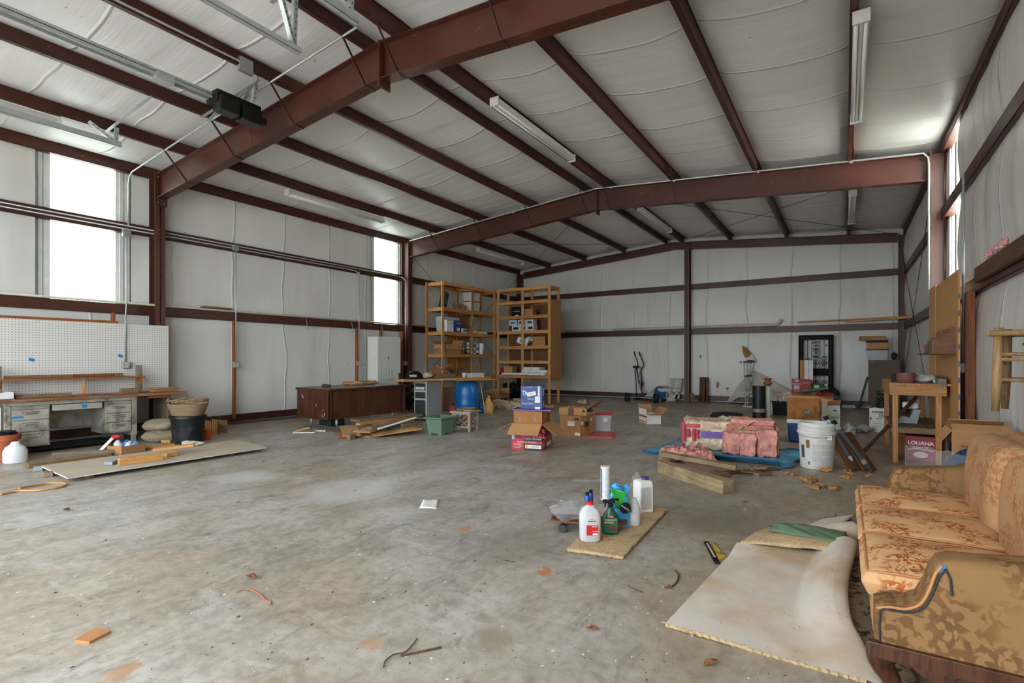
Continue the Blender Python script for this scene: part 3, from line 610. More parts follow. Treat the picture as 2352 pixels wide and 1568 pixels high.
run('electrical_conduit', 'lower of two horizontal conduits along the upper girt of the window wall', [(-10.92,-1.5,3.74),(-10.92,y3-.15,3.74),(-10.88,y3-.03,3.72),(-10.8,y3,3.62)], .013, GALV, 1)['category'] = 'conduit'
run('white_pipe', 'long cream plastic pipe lying on the lower girt of the window wall', [(-10.9,-1.5,2.40),(-10.9,5,2.40),(-10.9,12.0,2.40)], .02, plain('#d9d2bd',.5), 1)
p = onx(498,722,-10.85); tag(plank('scrap_board', (-10.86,p.y-.3,2.44),(-10.86,p.y+.3,2.44),.12,.03,OLDW), 'short weathered board lying on the lower girt above the bin', 'board')
for u in (1,):
    hk = thing('hanger_hook', 'small metal hook strap hanging from the lower girt', 'hook', (0,0,0))
    for uu in (704,808,877): p = onx(uu,745,-10.93); MB().tube([(-10.93,p.y,2.36),(-10.9,p.y,2.2),(-10.86,p.y,2.1)],.008,5).build('strap', GALVD, hk)
# ---- on the floor by the bench
bk = thing('round_bin', 'black round plastic bin on the floor by the workbench end', 'bin', fl(432,1016))
MB().lathe([(.21,0),(.235,.12),(.225,.125),(.245,.28),(.235,.285),(.262,.42),(.275,.42),(.275,.45),(.25,.45),(.2,.03)], 32, cap=True).build('body', plain('#14191c',.4,0,.2,6,0,.5,'#3a3a36'), bk, smooth=2)
wk = thing('wicker_basket', 'frayed oval wicker basket sitting in the black bin', 'basket', bk.location+Vector((0,0,.455)), .3)
MB().lathe([(.23,0),(.29,.16),(.30,.2),(.285,.2),(.27,.16),(.21,.02)], 32, (0,0,0), 1.1, .9, cap=False).lathe([(.23,.0),(.01,.01)],32,(0,0,0),1.1,.9,cap=False).build('woven_body', WICK, wk, smooth=True)
r_ = MB()
for k in range(3): r_.tube([(1.1*(.295)*math.cos(2*PI*i/40)+.004*math.sin(9*i+k), .9*.295*math.sin(2*PI*i/40), .24+.012*k+.01*math.sin(5*i+2*k)) for i in range(41)], .009, 6)
for i in range(22): a = 2*PI*i/22; r_.tube([(1.1*.29*math.cos(a),.9*.29*math.sin(a),.18),(1.1*.295*math.cos(a+.06),.9*.295*math.sin(a+.06),.27)],.007,5)
r_.build('rim', WICK, wk)
SACK = plain('#8d8068',.85,0,.2,25,.3)
for i, (u, v, r, lb) in enumerate(((355,1012,(.3,.3,.13),'lower slumped burlap sack under the workbench end'),(352,1000,(.32,.26,.11),'upper folded burlap sack lying on another by the bin'))):
    p = fl(355, 1012); p.x += .12; o = crumple('burlap_sack', lb, 'sack', (p.x, p.y+.1, 0 if i == 0 else .19), r, SACK, .3, 5+i, 3.5, None, .3, 'sacks under the bench')
bt = thing('cardboard_tray', 'low open cardboard tray of odds and ends on the floor', 'box', fl(285,1040), .25)
MB().bx(-.2,.2,-.17,.17,0,.006).bx(-.2,-.194,-.17,.17,0,.13).bx(.194,.2,-.17,.17,0,.13).bx(-.2,.2,-.17,-.164,0,.13).bx(-.2,.2,.164,.17,0,.13).build('body', CARD, bt)
L0 = bt.location
for i, (dx, dy, mat, lb) in enumerate(((-.02,.05,plain('#2a62a8',.4),'blue spray can end in the cardboard tray'),(.07,.02,plain('#c8cdd0',.4),'silver crumpled wrapper in the cardboard tray'),(.13,.08,plain('#3f7fae',.4),'light blue carton in the cardboard tray'),(-.1,-.02,plain('#d9d7d0',.5),'white crumpled rag in the cardboard tray'))):
    c_, s_ = math.cos(.25), math.sin(.25)
    crumple('tray_clutter', lb, 'clutter', L0+Vector((dx*c_-dy*s_, dx*s_+dy*c_, .008)), (.06,.06,.085), mat, .35, i+2, 11)
br = thing('scrub_brush', 'white handled brush with red head leaning on the cardboard tray', 'brush', (0,0,0))
a, b = fl(222,1047)+Vector((0,0,.02)), fl(262,1040)+Vector((0,0,.24)); plank('handle', a, b, .06, .015, WHITE, br)
crumple('brush_head', '', '', b+Vector((.02,.02,-.03)), (.1,.06,.03), plain('#c01f33',.5), .1, 1, 5, br)
# drywall sheet and lumber on it
A, B, C, D = fl(155,1109), fl(93,1080), fl(545,1018), fl(612,1036)
dw = thing('drywall_sheet', 'long tan-faced drywall sheet lying on the floor', 'sheet')
def quadslab(P4, z0, z1): return MB().add([(p.x,p.y,z) for z in (z0,z1) for p in P4], [(3,2,1,0),(4,5,6,7),(0,1,5,4),(1,2,6,5),(2,3,7,6),(3,0,4,7)])
quadslab((A,B,C,D), .045, .058).build('gypsum_core', plain('#cfcdc6',.8), dw); quadslab((A,B,C,D), .0585, .0605).build('paper_face', plain('#b3a590',.8,0,.08,3), dw)
for i,(f,lb) in enumerate(((.1,'under the near end of the drywall sheet'),(.8,'under the far end of the drywall sheet'))):
    p = A.lerp(D,f); q = B.lerp(C,f); tag(plank('packer_strip', p.lerp(q,.1)+Vector((0,0,.0215)), p.lerp(q,.9)+Vector((0,0,.0215)), .06, .043, OLDW), 'weathered wood strip '+lb, 'board', 'packers under the drywall')
def fp(u, v, z): p = fl(u, v); return Vector((p.x, p.y, z))
tag(plank('fresh_board', fp(272,1079,.105)+Vector((0,0,0)), fp(372,1066,.105), .1, .085, PINE), 'fresh pine two-by-four lying on the drywall sheet', 'board', 'pine boards on the drywall')
tag(plank('fresh_board', fp(352,1055,.135), fp(446,1048,.165), .14, .03, PINE), 'fresh pine board propped across a block on the drywall sheet', 'board', 'pine boards on the drywall')
tag(plank('fresh_board', fp(378,1060,.09), fp(402,1056,.09), .12, .05, PINE), 'small pine block under the propped board on the drywall', 'board', 'pine boards on the drywall')
tag(plank('sanding_block', fp(248,1080,.085), fp(268,1072,.095), .09, .04, plain('#8f98a0',.5)), 'grey sanding block beside the pine two-by-four', 'block')
tag(plank('old_plank', fp(60,1073,.03), fp(250,1048,.03), .22, .05, OLDW), 'long grey-brown plank lying between jug and drywall', 'board', 'old planks by the drywall')
tag(plank('old_plank', fp(120,1060,.10), fp(305,1040,.045), .08, .04, GREYW), 'narrow grey lath lying across the long old plank', 'board', 'old planks by the drywall')
tag(plank('old_plank', fp(318,1033,.02), fp(400,1024,.02), .1, .035, PINE), 'narrow pine strip on the floor beside the cardboard tray', 'board', 'old planks by the drywall')
tag(plank('old_plank', fp(380,1018,.03), fp(398,1014,.03), .16, .055, PINE), 'short pine offcut on the floor in front of the bin', 'board', 'old planks by the drywall')
for i,(u,v) in enumerate(((88,1082),(112,1095))): tag(plank('rubble_block', fp(u-10,v,.03), fp(u+12,v-2,.03), .09, .055, plain(['#8f8d88','#7a6450'][i],.8)), ['grey block at the near corner of the drywall','brown block under the near edge of the drywall'][i], 'block', 'blocks at the drywall corner')
jg = thing('plastic_jug', 'cloudy white gallon jug at the left edge of the floor', 'jug', fl(35,1062))
JUG = clear('cloudy_plastic', (.93,.94,.92,1), .3, .7)
MB().lathe([(.11,0),(.125,.02),(.125,.15),(.1,.21),(.05,.25),(.04,.28),(.002,.28)], 24).build('bottle', JUG, jg, smooth=True)
pt = thing('terracotta_planter', 'orange plastic planter cut by the left picture edge', 'planter', fl(2,1058))
MB().lathe([(.13,0),(.17,.28),(.2,.28),(.21,.36),(.19,.36),(.16,.3),(.12,.02)], 28).build('pot', plain('#b3603c',.5), pt, smooth=2); MB().lathe([(.14,.3),(.17,.36),(.15,.4),(.01,.4)],16).build('black_liner', BLACK, pt, smooth=True)
wp = thing('white_board', 'white painted panel standing left of the metal desk', 'panel', (-9.93,2.05,0)); MB().bx(-.02,.0,-.3,.11,0,.7).build('panel_face', WHITE, wp)
tag(MB().tube(rope([fp(0,1138,.012),fp(40,1130,.012),fp(90,1128,.012),fp(140,1120,.012),fp(150,1113,.012),fp(110,1112,.012),fp(60,1122,.02),fp(45,1128,.03)]),.012,6).build('orange_cord', plain('#b98a5a',.6), smooth=True), 'tan extension cord looping on the floor at the left edge', 'cord')
ob = carton('small_orange_box', 'small bright orange box beside the black bin', fp(472,1008,0), .3, (.13,.1,.17), plain('#d8512a',.6), None, tape=False)
cr = thing('slatted_crate', 'small slatted basket lying behind the black bin', 'crate', fp(483,996,0), .2)
for k in range(8): MB().bx(-.2+.05*k,-.165+.05*k,-.01,.01,0,.24).build('slat', PINE, cr)
MB().bx(-.2,.2,.01,.2,0,.012).bx(-.2,.2,.19,.2,0,.24).build('back_and_base', OLDW, cr)
rag = crumple('white_rag', 'dirty white rag lying on the drywall sheet by the bin', 'rag', fp(440,1030,.058), (.25,.12,.035), plain('#cfc8ba',.8), .5, 3, 6, None, .4)
# ================================================================ MIDDLE LEFT: brown desk, cabinet, lumber, drum
WAL = wood('#5a3322','#3c1f12',2,.6,.35,False,.03); WALT = wood('#7a6f62','#55483c',1,.6,.3,False,.03)
X0,X1,Y0,Y1 = -9.72,-8.66,6.66,8.78
bd = thing('office_desk', 'large dark walnut office desk seen from its end and back', 'desk', ((X0+X1)/2,(Y0+Y1)/2,0)); hx, hy = (X1-X0)/2, (Y1-Y0)/2
MB().bx(-hx-.02,hx+.02,-hy-.02,hy+.02,.755,.795).build('top', WALT, bd, bev=.004); MB().bx(-hx-.023,hx+.023,-hy-.023,hy+.023,.75,.78).build('edge_band', DARKW, bd)
MB().bx(-hx,hx,-hy,-hy+.03,.16,.75).build('end_panel', WAL, bd); MB().bx(-hx,hx,hy-.03,hy,.16,.75).build('end_panel', WAL, bd)
MB().bx(hx-.05,hx-.03,-hy+.03,hy-.03,.16,.75).build('back_panel', WAL, bd); MB().bx(-hx+.02,hx-.08,-hy+.03,-hy+.5,.18,.74).build('pedestal', DARKW, bd); MB().bx(-hx+.02,hx-.08,hy-.5,hy-.03,.18,.74).build('pedestal', DARKW, bd)
for yy in (-hy+.02,hy-.02): MB().bx(hx-.03,hx+.004,yy-.02,yy+.02,.16,.75).build('corner_post', DARKW, bd)
for xx in (-hx+.1,hx-.14):
    for yy in (-hy+.28,hy-.28): MB().lathe([(.018,0),(.03,.05),(.035,.18)],12,(xx,yy,0)).build('leg', GALV, bd, smooth=True)
for q, (dx, z, w_, h_) in enumerate(((-.36,.6,.03,.05),(-.33,.57,.02,.04),(.1,.42,.02,.05),(.32,.33,.02,.03),(.36,.25,.03,.04),(.3,.22,.04,.03))): MB().bx(dx,dx+w_*.5,-hy-.0008,-hy,z,z+h_).build('paint_scuff', PAPER, bd)
gc = thing('plastic_crate', 'dark green plastic crate under the brown desk', 'crate', (-9.0,6.98,0))
MB().bx(-.2,.2,-.16,.16,0,.01).bx(-.2,-.19,-.16,.16,.01,.14).bx(.19,.2,-.16,.16,.01,.14).bx(-.2,.2,-.16,-.15,.01,.14).bx(-.2,.2,.15,.16,.01,.14).build('body', plain('#12261f',.5), gc)
for k in range(7): MB().bx(-.18+.055*k,-.15+.055*k,-.165,-.16,.03,.12).build('rib', plain('#1c3a2f',.5), gc)
crumple('straw_heap', 'tan heap of wood shavings on the brown desk top', 'shavings', (-9.35,8.0,.795), (.2,.45,.06), plain('#b98e5c',.9,0,.3,40,.5), .6, 3, 7, None, .4)['kind'] = 'stuff'
tag(plank('scrap_board', (-9.1,7.55,.81),(-9.05,7.85,.81),.12,.025,OLDW), 'small brown board beside the shavings on the brown desk', 'board')
crumple('stone', 'dark brown stone lying on the brown desk top', 'stone', (-9.15,6.95,.795), (.12,.07,.04), plain('#4a372b',.8), .2, 8, 8, None, .3)
# white cabinet
wc = thing('tall_cabinet', 'tall white two-door cabinet against the window wall', 'cabinet', (-10.62,9.95,0))
MB().bx(-.19,.19,-.42,.42,.02,1.99).build('body', WHITE, wc, bev=.004)
for s in (-1,1):
    d_ = MB().bx(.19,.207,.006 if s > 0 else -.417,.417 if s > 0 else -.006,.06,1.98).build('door', plain('#e2e2de',.45,0,.03), wc, bev=.003)
    MB().bx(.207,.222,s*.05-.012,s*.05+.012,.86,1.06).build('handle', plain('#cfcfcb',.4), d_, bev=.004)
MB().bx(-.19,.18,-.42,.42,0,.05).build('plinth', WHITE, wc); tapebit(wc, (.2085,-.03,1.42), (0,0,PI/2), .04, .06)
# lumber pile
def lum(label, pts, w_, h, mat, zz, grp='lumber pile by the brown desk'):
    (a, za), (b, zb) = (pts[0], zz[0]), (pts[1], zz[1]); return tag(plank('pile_board', fl(*a, za), fl(*b, zb), w_, h, mat), label, 'board', grp)
LP = wood('#c9a06a','#a87a42',0,.6)
lum('broad pale plywood offcut on the near side of the lumber pile', ((856,998),(960,982)), .42, .018, LP, (.035,.10))
lum('pale shelf board sticking out left of the lumber pile', ((808,1001),(800,978)), .30, .02, LP, (.05,.14))
lum('brown plywood piece under the dark slats in the lumber pile', ((830,992),(905,968)), .35, .018, PLYX, (.09,.13))
lum('long board at the back of the lumber pile below the desk', ((815,966),(962,952)), .3, .05, OLDW, (.18,.16))
lum('second long orange board at the back of the lumber pile', ((822,974),(958,956)), .12, .04, PINE, (.15,.13))
lum('white painted stick lying across the lumber pile', ((868,985),(955,958)), .05, .02, WHITE, (.16,.30))
lum('dark bark slab in the middle of the lumber pile', ((848,982),(912,968)), .12, .03, GREYW, (.155,.18))
lum('darker broken slat beside the white stick in the lumber pile', ((880,983),(925,972)), .14, .03, wood('#4f4434','#2f261b'), (.14,.15))
lum('reddish batten in the middle of the lumber pile', ((872,981),(905,971)), .06, .03, STUD, (.175,.18))
lum('short timber end at the drawer end of the lumber pile', ((922,978),(968,975)), .12, .09, OLDW, (.13,.12))
lum('timber bearer under the near end of the lumber pile', ((776,1000),(800,998)), .12, .08, STUD, (.04,.04))
lum('square block on the floor at the front of the lumber pile', ((800,1004),(812,1002)), .1, .09, OLDW, (.045,.045))
lum('flat strip on the floor in front of the lumber pile', ((836,1000),(856,1003)), .14, .025, PINE, (.013,.013))
lum('grey board lying flat on the floor left of the lumber pile', ((715,978),(790,990)), .4, .02, GREYW, (.011,.011))
fd = thing('broken_frame', 'broken pale wooden frame piece on the floor before the desk', 'frame piece', fp(690,994,0), .5)
plank('rail', (-.14,0,.02),(.16,.06,.1),.06,.03,LP,fd); plank('rail', (-.1,-.08,.015),(.3,-.05,.02),.04,.02,plain('#d8d2c4',.6),fd); plank('rail',(.16,.06,.08),(.26,-.06,.03),.05,.02,GREYW,fd)
wt_ = thing('white_tool', 'white plastic tool with a round end on the floor', 'tool', fp(735,992,0), .4); MB().tube([(-.1,0,.02),(.06,0,.02)],.014,8).sph((.09,0,.022),.022,10,8).build('handle', PAPER, wt_, smooth=True)
# office chair
oc = thing('office_chair', 'black swivel office chair behind the grey drawer unit', 'chair', fp(938,944,0), 2.3)
BF = plain('#2a2a2b',.7)
MB().lathe([(.25,.0),(.27,.03),(.26,.08),(.2,.09)],20,(0,0,.42)).build('seat', BF, oc, smooth=True); MB().bx(-.2,.2,.2,.25,.62,1.02).build('backrest', BF, oc, bev=.04)
MB().tube([(0,0,.08),(0,0,.42)],.028,10).build('gas_column', BLACK, oc)
for k in range(5):
    a = 2*PI*k/5; l_ = MB().bar((0,0,.1),(.27*math.cos(a),.27*math.sin(a),.07),.04,.03).build('base_leg', BLACK, oc); MB().lathe([(.025,0),(.03,.02),(.025,.055)],10,(.27*math.cos(a),.27*math.sin(a),0)).build('caster', BLACK, l_)
for s in (-1,1): MB().tube(rope([(s*.2,.1,.46),(s*.29,.1,.52),(s*.3,.02,.68),(s*.29,-.18,.66),(s*.27,-.22,.56)]),.02,8).build('armrest', BLACK, oc, smooth=True)
MB().bar((0,.15,.44),(0,.24,.7),.06,.02).build('back_strut', BLACK, oc)
# grey drawer unit
c_, rz_, sx_, sy_ = box3((951,962),(980,966),(1014,949))
gd = thing('plastic_drawer_unit', 'grey plastic cabinet with three dark drawers holding up the plank table', 'drawer unit', c_, rz_)
GP = plain('#a5a8a6',.45,0,.05)
MB().bx(-sx_/2,sx_/2,-sy_/2,sy_/2,.03,.885).build('body', GP, gd, bev=.012)
for z in (.4,.5,.6,.68,.76): MB().bx(sx_/2,sx_/2+.006,-sy_/2+.05,sy_/2-.05,z,z+.012).build('side_rib', GP, gd)
for z0,z1 in ((.07,.46),(.5,.64),(.68,.84)):
    d_ = MB().bx(-sx_/2+.03,sx_/2-.03,-sy_/2-.012,-sy_/2+.002,z0,z1).build('drawer', plain('#1b1d1e',.35,0,.2), gd, bev=.006)
    MB().bx(-.06,.06,-sy_/2-.024,-sy_/2-.012,z1-.05,z1-.03).build('handle', plain('#0e0f10',.35), d_)
MB().bx(-sx_/2+.05,sx_/2-.05,-sy_/2-.0135,-sy_/2-.012,.70,.76).build('drawer_contents', plain('#b9bab2',.5,0,.3,30), gd)
for xx in (-1,1):
    for yy in (-1,1): MB().bc(xx*(sx_/2-.04),yy*(sy_/2-.04),.015,.05,.05,.03).build('foot', BLACK, gd)
# small wood-grain cabinet, gas can, drum
ck = thing('small_cabinet', 'small brown wood-grain cabinet behind the grey drawer unit', 'cabinet', fp(1028,944,0)+Vector((0,.25,0)), .25)
GRN = wood('#7a5230','#54351b',2,1.2,.6,False); MB().bx(-.2,.2,-.22,.22,.02,.6).build('body', GRN, ck); MB().bx(-.22,.22,-.24,.24,.6,.625).build('top', DARKW, ck); MB().bx(-.19,.19,-.225,-.22,.05,.57).build('door', GRN, ck); MB().bx(-.2,.2,-.2,.2,0,.02).build('plinth', DARKW, ck)
gk = thing('fuel_can', 'red plastic fuel can between the small cabinet and blue drum', 'fuel can', fp(1043,947,0), .3); MB().bx(-.1,.1,-.13,.13,0,.2).build('body', plain('#a31d22',.4), gk, bev=.03); MB().tube([(0,-.08,.2),(0,-.13,.27)],.02,8).build('spout', plain('#a31d22',.4), gk); MB().tube([(0,-.04,.2),(0,-.02,.25),(0,.08,.25),(0,.1,.2)],.014,6).build('handle', plain('#a31d22',.4), gk)
dp = behind(1072,954,.3); dr_ = thing('plastic_drum', 'bright blue plastic drum under the plank table', 'drum', dp)
BLU = plain('#0f66a8',.32,0,.08,4)
MB().lathe([(.27,0),(.29,.02),(.30,.2),(.305,.24),(.31,.27),(.305,.3),(.315,.5),(.32,.58),(.31,.61),(.31,.64),(.28,.78),(.22,.86),(.2,.885),(.19,.885),(.18,.87),(.01,.87)],40).build('barrel', BLU, dr_, smooth=True)
for s in (-1,1): MB().tube([(s*.1,0,.87),(s*.1,0,.895)],.03,12).build('bung', BLU, dr_)
# plank table
tbA, tbB = Vector((-8.05,8.05,.915)), Vector((-7.55,10.6,.915))
dv = (tbB-tbA).normalized(); nv = Vector((-dv.y,dv.x,0))
pt_ = thing('plank_table_top', 'orange plank worktop laid across the grey drawers and blue drum', 'worktop')
for k in range(3): plank('plank', tbA+nv*(.19*k)+Vector((0,0,.0)), tbB+nv*(.19*k)+dv*.05*k, .185, .035, [PINE,PLYX,OLDW][k], pt_)
tag(plank('loose_plank', tbA+dv*1.5+Vector((.02,0,-.036)), tbB+dv*.1+Vector((.1,0,-.036)), .14, .03, PINE), 'loose pine board tucked under the far end of the plank table', 'board')
def ont(t, w, z=.934): p = tbA+dv*t+nv*w; return Vector((p.x,p.y,z))
hm = thing('welding_helmet', 'black rounded helmet lying on the plank table', 'helmet', ont(.55,.32), .6); MB().lathe([(.19,0),(.2,.05),(.17,.12),(.1,.17),(.01,.185)],20,(0,0,0),1,.75).build('shell', BLACK, hm, smooth=True); MB().bx(-.08,.08,-.155,-.14,.05,.1).build('visor', plain('#1d3a30',.15), hm)
wr = crumple('paper_roll', 'crumpled pale cloth bundle beside the black helmet', 'cloth', ont(.85,.28), (.14,.12,.07), plain('#b7ad98',.8,0,.3,18), .45, 5, 9)
tb = thing('wooden_tray', 'shallow wooden tool tray with a slanted lid on the plank table', 'tray', ont(1.35,.3), dv.to_2d().angle_signed(Vector((0,1))) if False else math.atan2(dv.y,dv.x))
MB().bx(-.32,.32,-.14,-.125,0,.1).bx(-.32,.32,.125,.14,0,.1).bx(-.32,-.305,-.14,.14,0,.1).bx(.305,.32,-.14,.14,0,.1).bx(-.32,.32,-.14,.14,0,.012).build('body', OLDW, tb); plank('lid_strip', (-.25,.0,.12),(.28,.0,.32),.06,.02,OLDW,tb); plank('lid_strip',(-.1,.1,.3),(.3,.1,.1),.05,.02,PINE,tb); tapebit(tb, (.05,-.1415,.05), (0,0,0), .05, .06)
cp = thing('plastic_cup', 'clear plastic tumbler on the plank table', 'cup', ont(1.82,.05)); MB().lathe([(.04,0),(.055,.12),(.05,.12),(.036,.005)],16).build('cup_wall', TOTE, cp, smooth=True)
ct = thing('clear_container', 'clear plastic food container on the far end of the plank table', 'container', ont(2.25,.12), math.atan2(dv.y,dv.x)); MB().bx(-.2,.2,-.1,.1,0,.008).bx(-.2,.2,-.1,-.094,0,.1).bx(-.2,.2,.094,.1,0,.1).bx(-.2,-.194,-.1,.1,0,.1).bx(.194,.2,-.1,.1,0,.1).build('tub', TOTE, ct); MB().bx(-.21,.21,-.11,.11,.1,.106).build('rim', TOTE, ct)
lg = thing('folding_trestle', 'thin metal folding legs under the far end of the plank table', 'trestle', tbB+Vector((.0,-.15,-.9)))
for s in (-1,1): MB().tube([(s*.12-.2,.1,0),(-s*.05-.2,.1,.84)],.012,6).build('leg', GALVD, lg)
MB().tube([(-.3,.1,.845),(-.05,.1,.845)],.012,6).build('crossbar', GALVD, lg)
# planter, lattice stand, basket
c_, rz_, sx_, sy_ = box3((983,997.7),(1013.6,1000.6),(1041.7,995))
gp = thing('square_planter', 'sage green square plastic planter on the floor', 'planter', c_, rz_); GN = plain('#5f7a63',.5,0,.05)
a = sx_/2; b = sy_/2
def taper(m, x0, y0, z0, x1, y1, z1): return m.add([(-x0,-y0,z0),(x0,-y0,z0),(x0,y0,z0),(-x0,y0,z0),(-x1,-y1,z1),(x1,-y1,z1),(x1,y1,z1),(-x1,y1,z1)], [(0,1,5,4),(1,2,6,5),(2,3,7,6),(3,0,4,7)])
m = MB(); taper(m,a,b,.03,a*1.06,b*1.06,.2); taper(m,a*1.12,b*1.12,.2,a*1.16,b*1.16,.285); taper(m,a*1.06,b*1.06,.2,a*1.12,b*1.12,.2); taper(m,a*1.0,b*1.0,.29,a*.9,b*.9,.04); m.bx(-a*.9,a*.9,-b*.9,b*.9,.03,.04)
m.build('pot', GN, gp)
m = MB(); taper(m,a*1.16,b*1.16,.285,a*1.36,b*1.36,.3); taper(m,a*1.36,b*1.36,.3,a*1.36,b*1.36,.325); taper(m,a*1.36,b*1.36,.325,a*1.0,b*1.0,.29); m.build('rolled_rim', GN, gp)
for sx2 in (-1,1):
    for sy2 in (-1,1): MB().bc(sx2*a*.75,sy2*b*.75,.016,a*.5,b*.5,.032).build('foot', GN, gp)
tapebit(gp, (a*1.0,-b*.3,.34), (PI/2,0,0), .07, .04)
ls = thing('lattice_stand', 'weathered white wooden plant stand with lattice sides', 'plant stand', fp(1052,991,0)+Vector((.02,.2,0)), .2); LW = wood('#b5aa9a','#8a7d6b',2,1.2,.8)
for sx2 in (-1,1):
    for sy2 in (-1,1): plank('leg', (sx2*.17,sy2*.17,0),(sx2*.17,sy2*.17,.36),.045,.045,LW,ls)
m = MB().bx(-.22,.22,-.22,-.1,.36,.385).bx(-.22,.22,.1,.22,.36,.385).bx(-.22,-.1,-.1,.1,.36,.385).bx(.1,.22,-.1,.1,.36,.385); m.build('top_frame', LW, ls)
for q in range(4):
    M4 = Matrix.Rotation(q*PI/2,4,'Z')
    for z in (.34,.09): o = MB().bx(-.15,.15,-.185,-.165,z-.018,z+.018); o.xf(M4); o.build('rail', LW, ls)
    for k, (x0,z0,x1,z1) in enumerate(((-.15,.1,.15,.33),(-.15,.33,.15,.1),(-.15,.2,.02,.33),(-.02,.1,.15,.22))): o = MB().bar((x0,-.175,z0),(x1,-.175,z1),.014,.018,(0,1,0)); o.xf(M4); o.build('lattice_slat', LW, ls)
wb_ = thing('wicker_bin', 'tall orange wicker bin behind the lattice stand', 'basket', fp(1068,981,0)+Vector((-.08,.15,0))); MB().lathe([(.155,0),(.165,.02),(.19,.34),(.205,.35),(.205,.375),(.185,.375),(.16,.03),(.01,.03)],30).build('woven_body', WICK2, wb_, smooth=2)
# bags, carton, rags and black sacks between the drum and the shelving
crumple('teal_bag', 'crumpled teal and white bag beside the blue drum', 'bag', fp(1104,948,0), (.13,.16,.13), plain('#2f7d95',.35,0,.5,14), .5, 3, 8)
crumple('grey_bag', 'grey plastic bag lying behind the teal bag', 'bag', fp(1100,932,0)+Vector((0,.15,0)), (.18,.18,.2), plain('#8d9496',.35,0,.4,12), .5, 9, 6)
yb = MB().lathe([(.13,0),(.16,.1),(.14,.25),(.07,.34),(.03,.42),(.05,.45),(.01,.46)],24).jitter(.05,9,3).build('paper_sack', plain('#c0934f',.7,0,.3,16), None, fp(1123,948,0), smooth=True); tag(yb, 'upright tan paper sack with a gathered neck by the blue drum', 'bag')
c_, rz_, sx_, sy_ = box3((1127,928),(1147,931),(1168,923)); sz_ = (sx_,sy_,.34)
bx_ = carton('cardboard_box', 'open brown carton on the floor before the corner shelving', c_, rz_, sz_, CARD, {'-y':78,'x':8,'-x':20,'y':70}); decal(bx_, plain('#3a2a1c',.8), 'x', sz_, .15,.8,.35,.62)
def rags(name, label, u, v, r, mat, seed, n=5):
    t = thing(name, label, 'cloth', fp(u,v,0)); rr = random.Random(seed)
    for k in range(n): crumple('fold', '', '', (rr.uniform(-r,r), rr.uniform(-r*.5,r*.5), 0), (r*.55,r*.4,r*rr.uniform(.16,.34)), mat, .7, seed+k, 8, t, .3)
    return t
RAG = plain('#c4ae8e',.9,0,.25,12)
rags('drop_cloth', 'long crumpled tan drop cloth on the floor by the shelving', 1165, 938, .42, RAG, 3, 7); rags('drop_cloth', 'second mound of tan drop cloth against the shelf post', 1192, 931, .36, RAG, 12, 5)
rags('cloth_bundle', 'small tan cloth bundle on the floor behind the striped carton', 1338, 926, .18, RAG, 30, 4)
for i, (u, v, r, lb) in enumerate(((1165,915,(.3,.3,.3),'largest black plastic sack under the shelving'),(1192,912,(.24,.22,.2),'black plastic sack by the shelving centre post'),(1213,913,(.16,.16,.13),'small black sack at the end under the shelving'))):
    p = fp(u,v,0); p.y += .2; crumple('black_sack', lb, 'sack', p, r, plain('#101113',.28,0,.3,9), .5, 20+i, 5, None, .2, 'black sacks under the shelving')
crumple('white_bag', 'white plastic bag on the floor behind the plank table end', 'bag', fp(1117,915,0), (.16,.16,.16), plain('#b4b2ac',.4), .5, 6, 7)
# ================================================================ CORNER SHELVING (2x4 posts 3.66 m tall)
H = 3.66
def lumber(name, p0, p1, parent, w=.089, h=.038, mat=PINE, up=(0,0,1)): return plank(name, p0, p1, w, h, mat, parent, up)
sa = thing('shelving_unit', 'tall open pine shelving standing along the window wall side', 'shelving', (-9.75,11.36,0))
AX, AY = -.6, 2.62
ys = [0, 1.42, 2.62]
for i, y in enumerate(ys):
    lumber('post', (0,y+.02,0),(0,y+.02,H), sa, .089,.038, PINE, (1,0,0)); lumber('post', (AX,y+.02,0),(AX,y+.02,H), sa, .089,.038, PINE, (1,0,0))
AZ = [.87,1.52,2.17,2.87,3.62]
for k, z in enumerate(AZ):
    lumber('front_rail', (.03,0,z-.035),(.03,AY+.04,z-.035), sa, .038,.089); lumber('back_rail', (AX-.03,0,z-.035),(AX-.03,AY+.04,z-.035), sa, .038,.089)
    for y in ys: lumber('cross_rail', (AX,y+.06,z-.035),(0,y+.06,z-.035), sa, .038,.089)
    if k < 4: MB().bx(AX-.04,.045,.0,AY+.03,z+.01,z+.022).build('shelf_board', PLYX, sa)
    else:
        for q in range(2): lumber('top_slat', (AX+.2+.2*q,0,z+.02),(AX+.2+.2*q,AY,z+.02), sa, .089, .02)
MB().bx(AX-.062,AX-.05,1.0,2.1,.9,2.85).build('plywood_back', PLY, sa)
tapebit(sa, (.05,.0,2.02), (0,0,PI/2), .05, .06)
sb = thing('shelving_unit', 'tall pine shelving with plywood back and end, facing the room', 'shelving', (-9.75,14.08,0))
BX, BY = 2.05, .6
xs = [.1, 1.05, 2.03]
for x in xs:
    for y in (0, BY): lumber('post', (x,y,0),(x,y,H+.04), sb, .089,.038, PINE, (0,1,0))
BZ = [.86,1.32,1.79,2.28,2.76,3.24,3.68]
for k, z in enumerate(BZ):
    lumber('front_rail', (.1,-.03,z-.035),(BX+.02,-.03,z-.035), sb, .038,.089); lumber('back_rail', (.1,BY+.03,z-.035),(BX+.02,BY+.03,z-.035), sb, .038,.089)
    if k < 6: MB().bx(.1,BX+.02,-.04,BY+.04,z+.01,z+.022).build('shelf_board', PLYX, sb)
    else:
        for x in (xs[0],xs[2]): lumber('cross_rail', (x,0,z-.035),(x,BY,z-.035), sb, .038,.089)
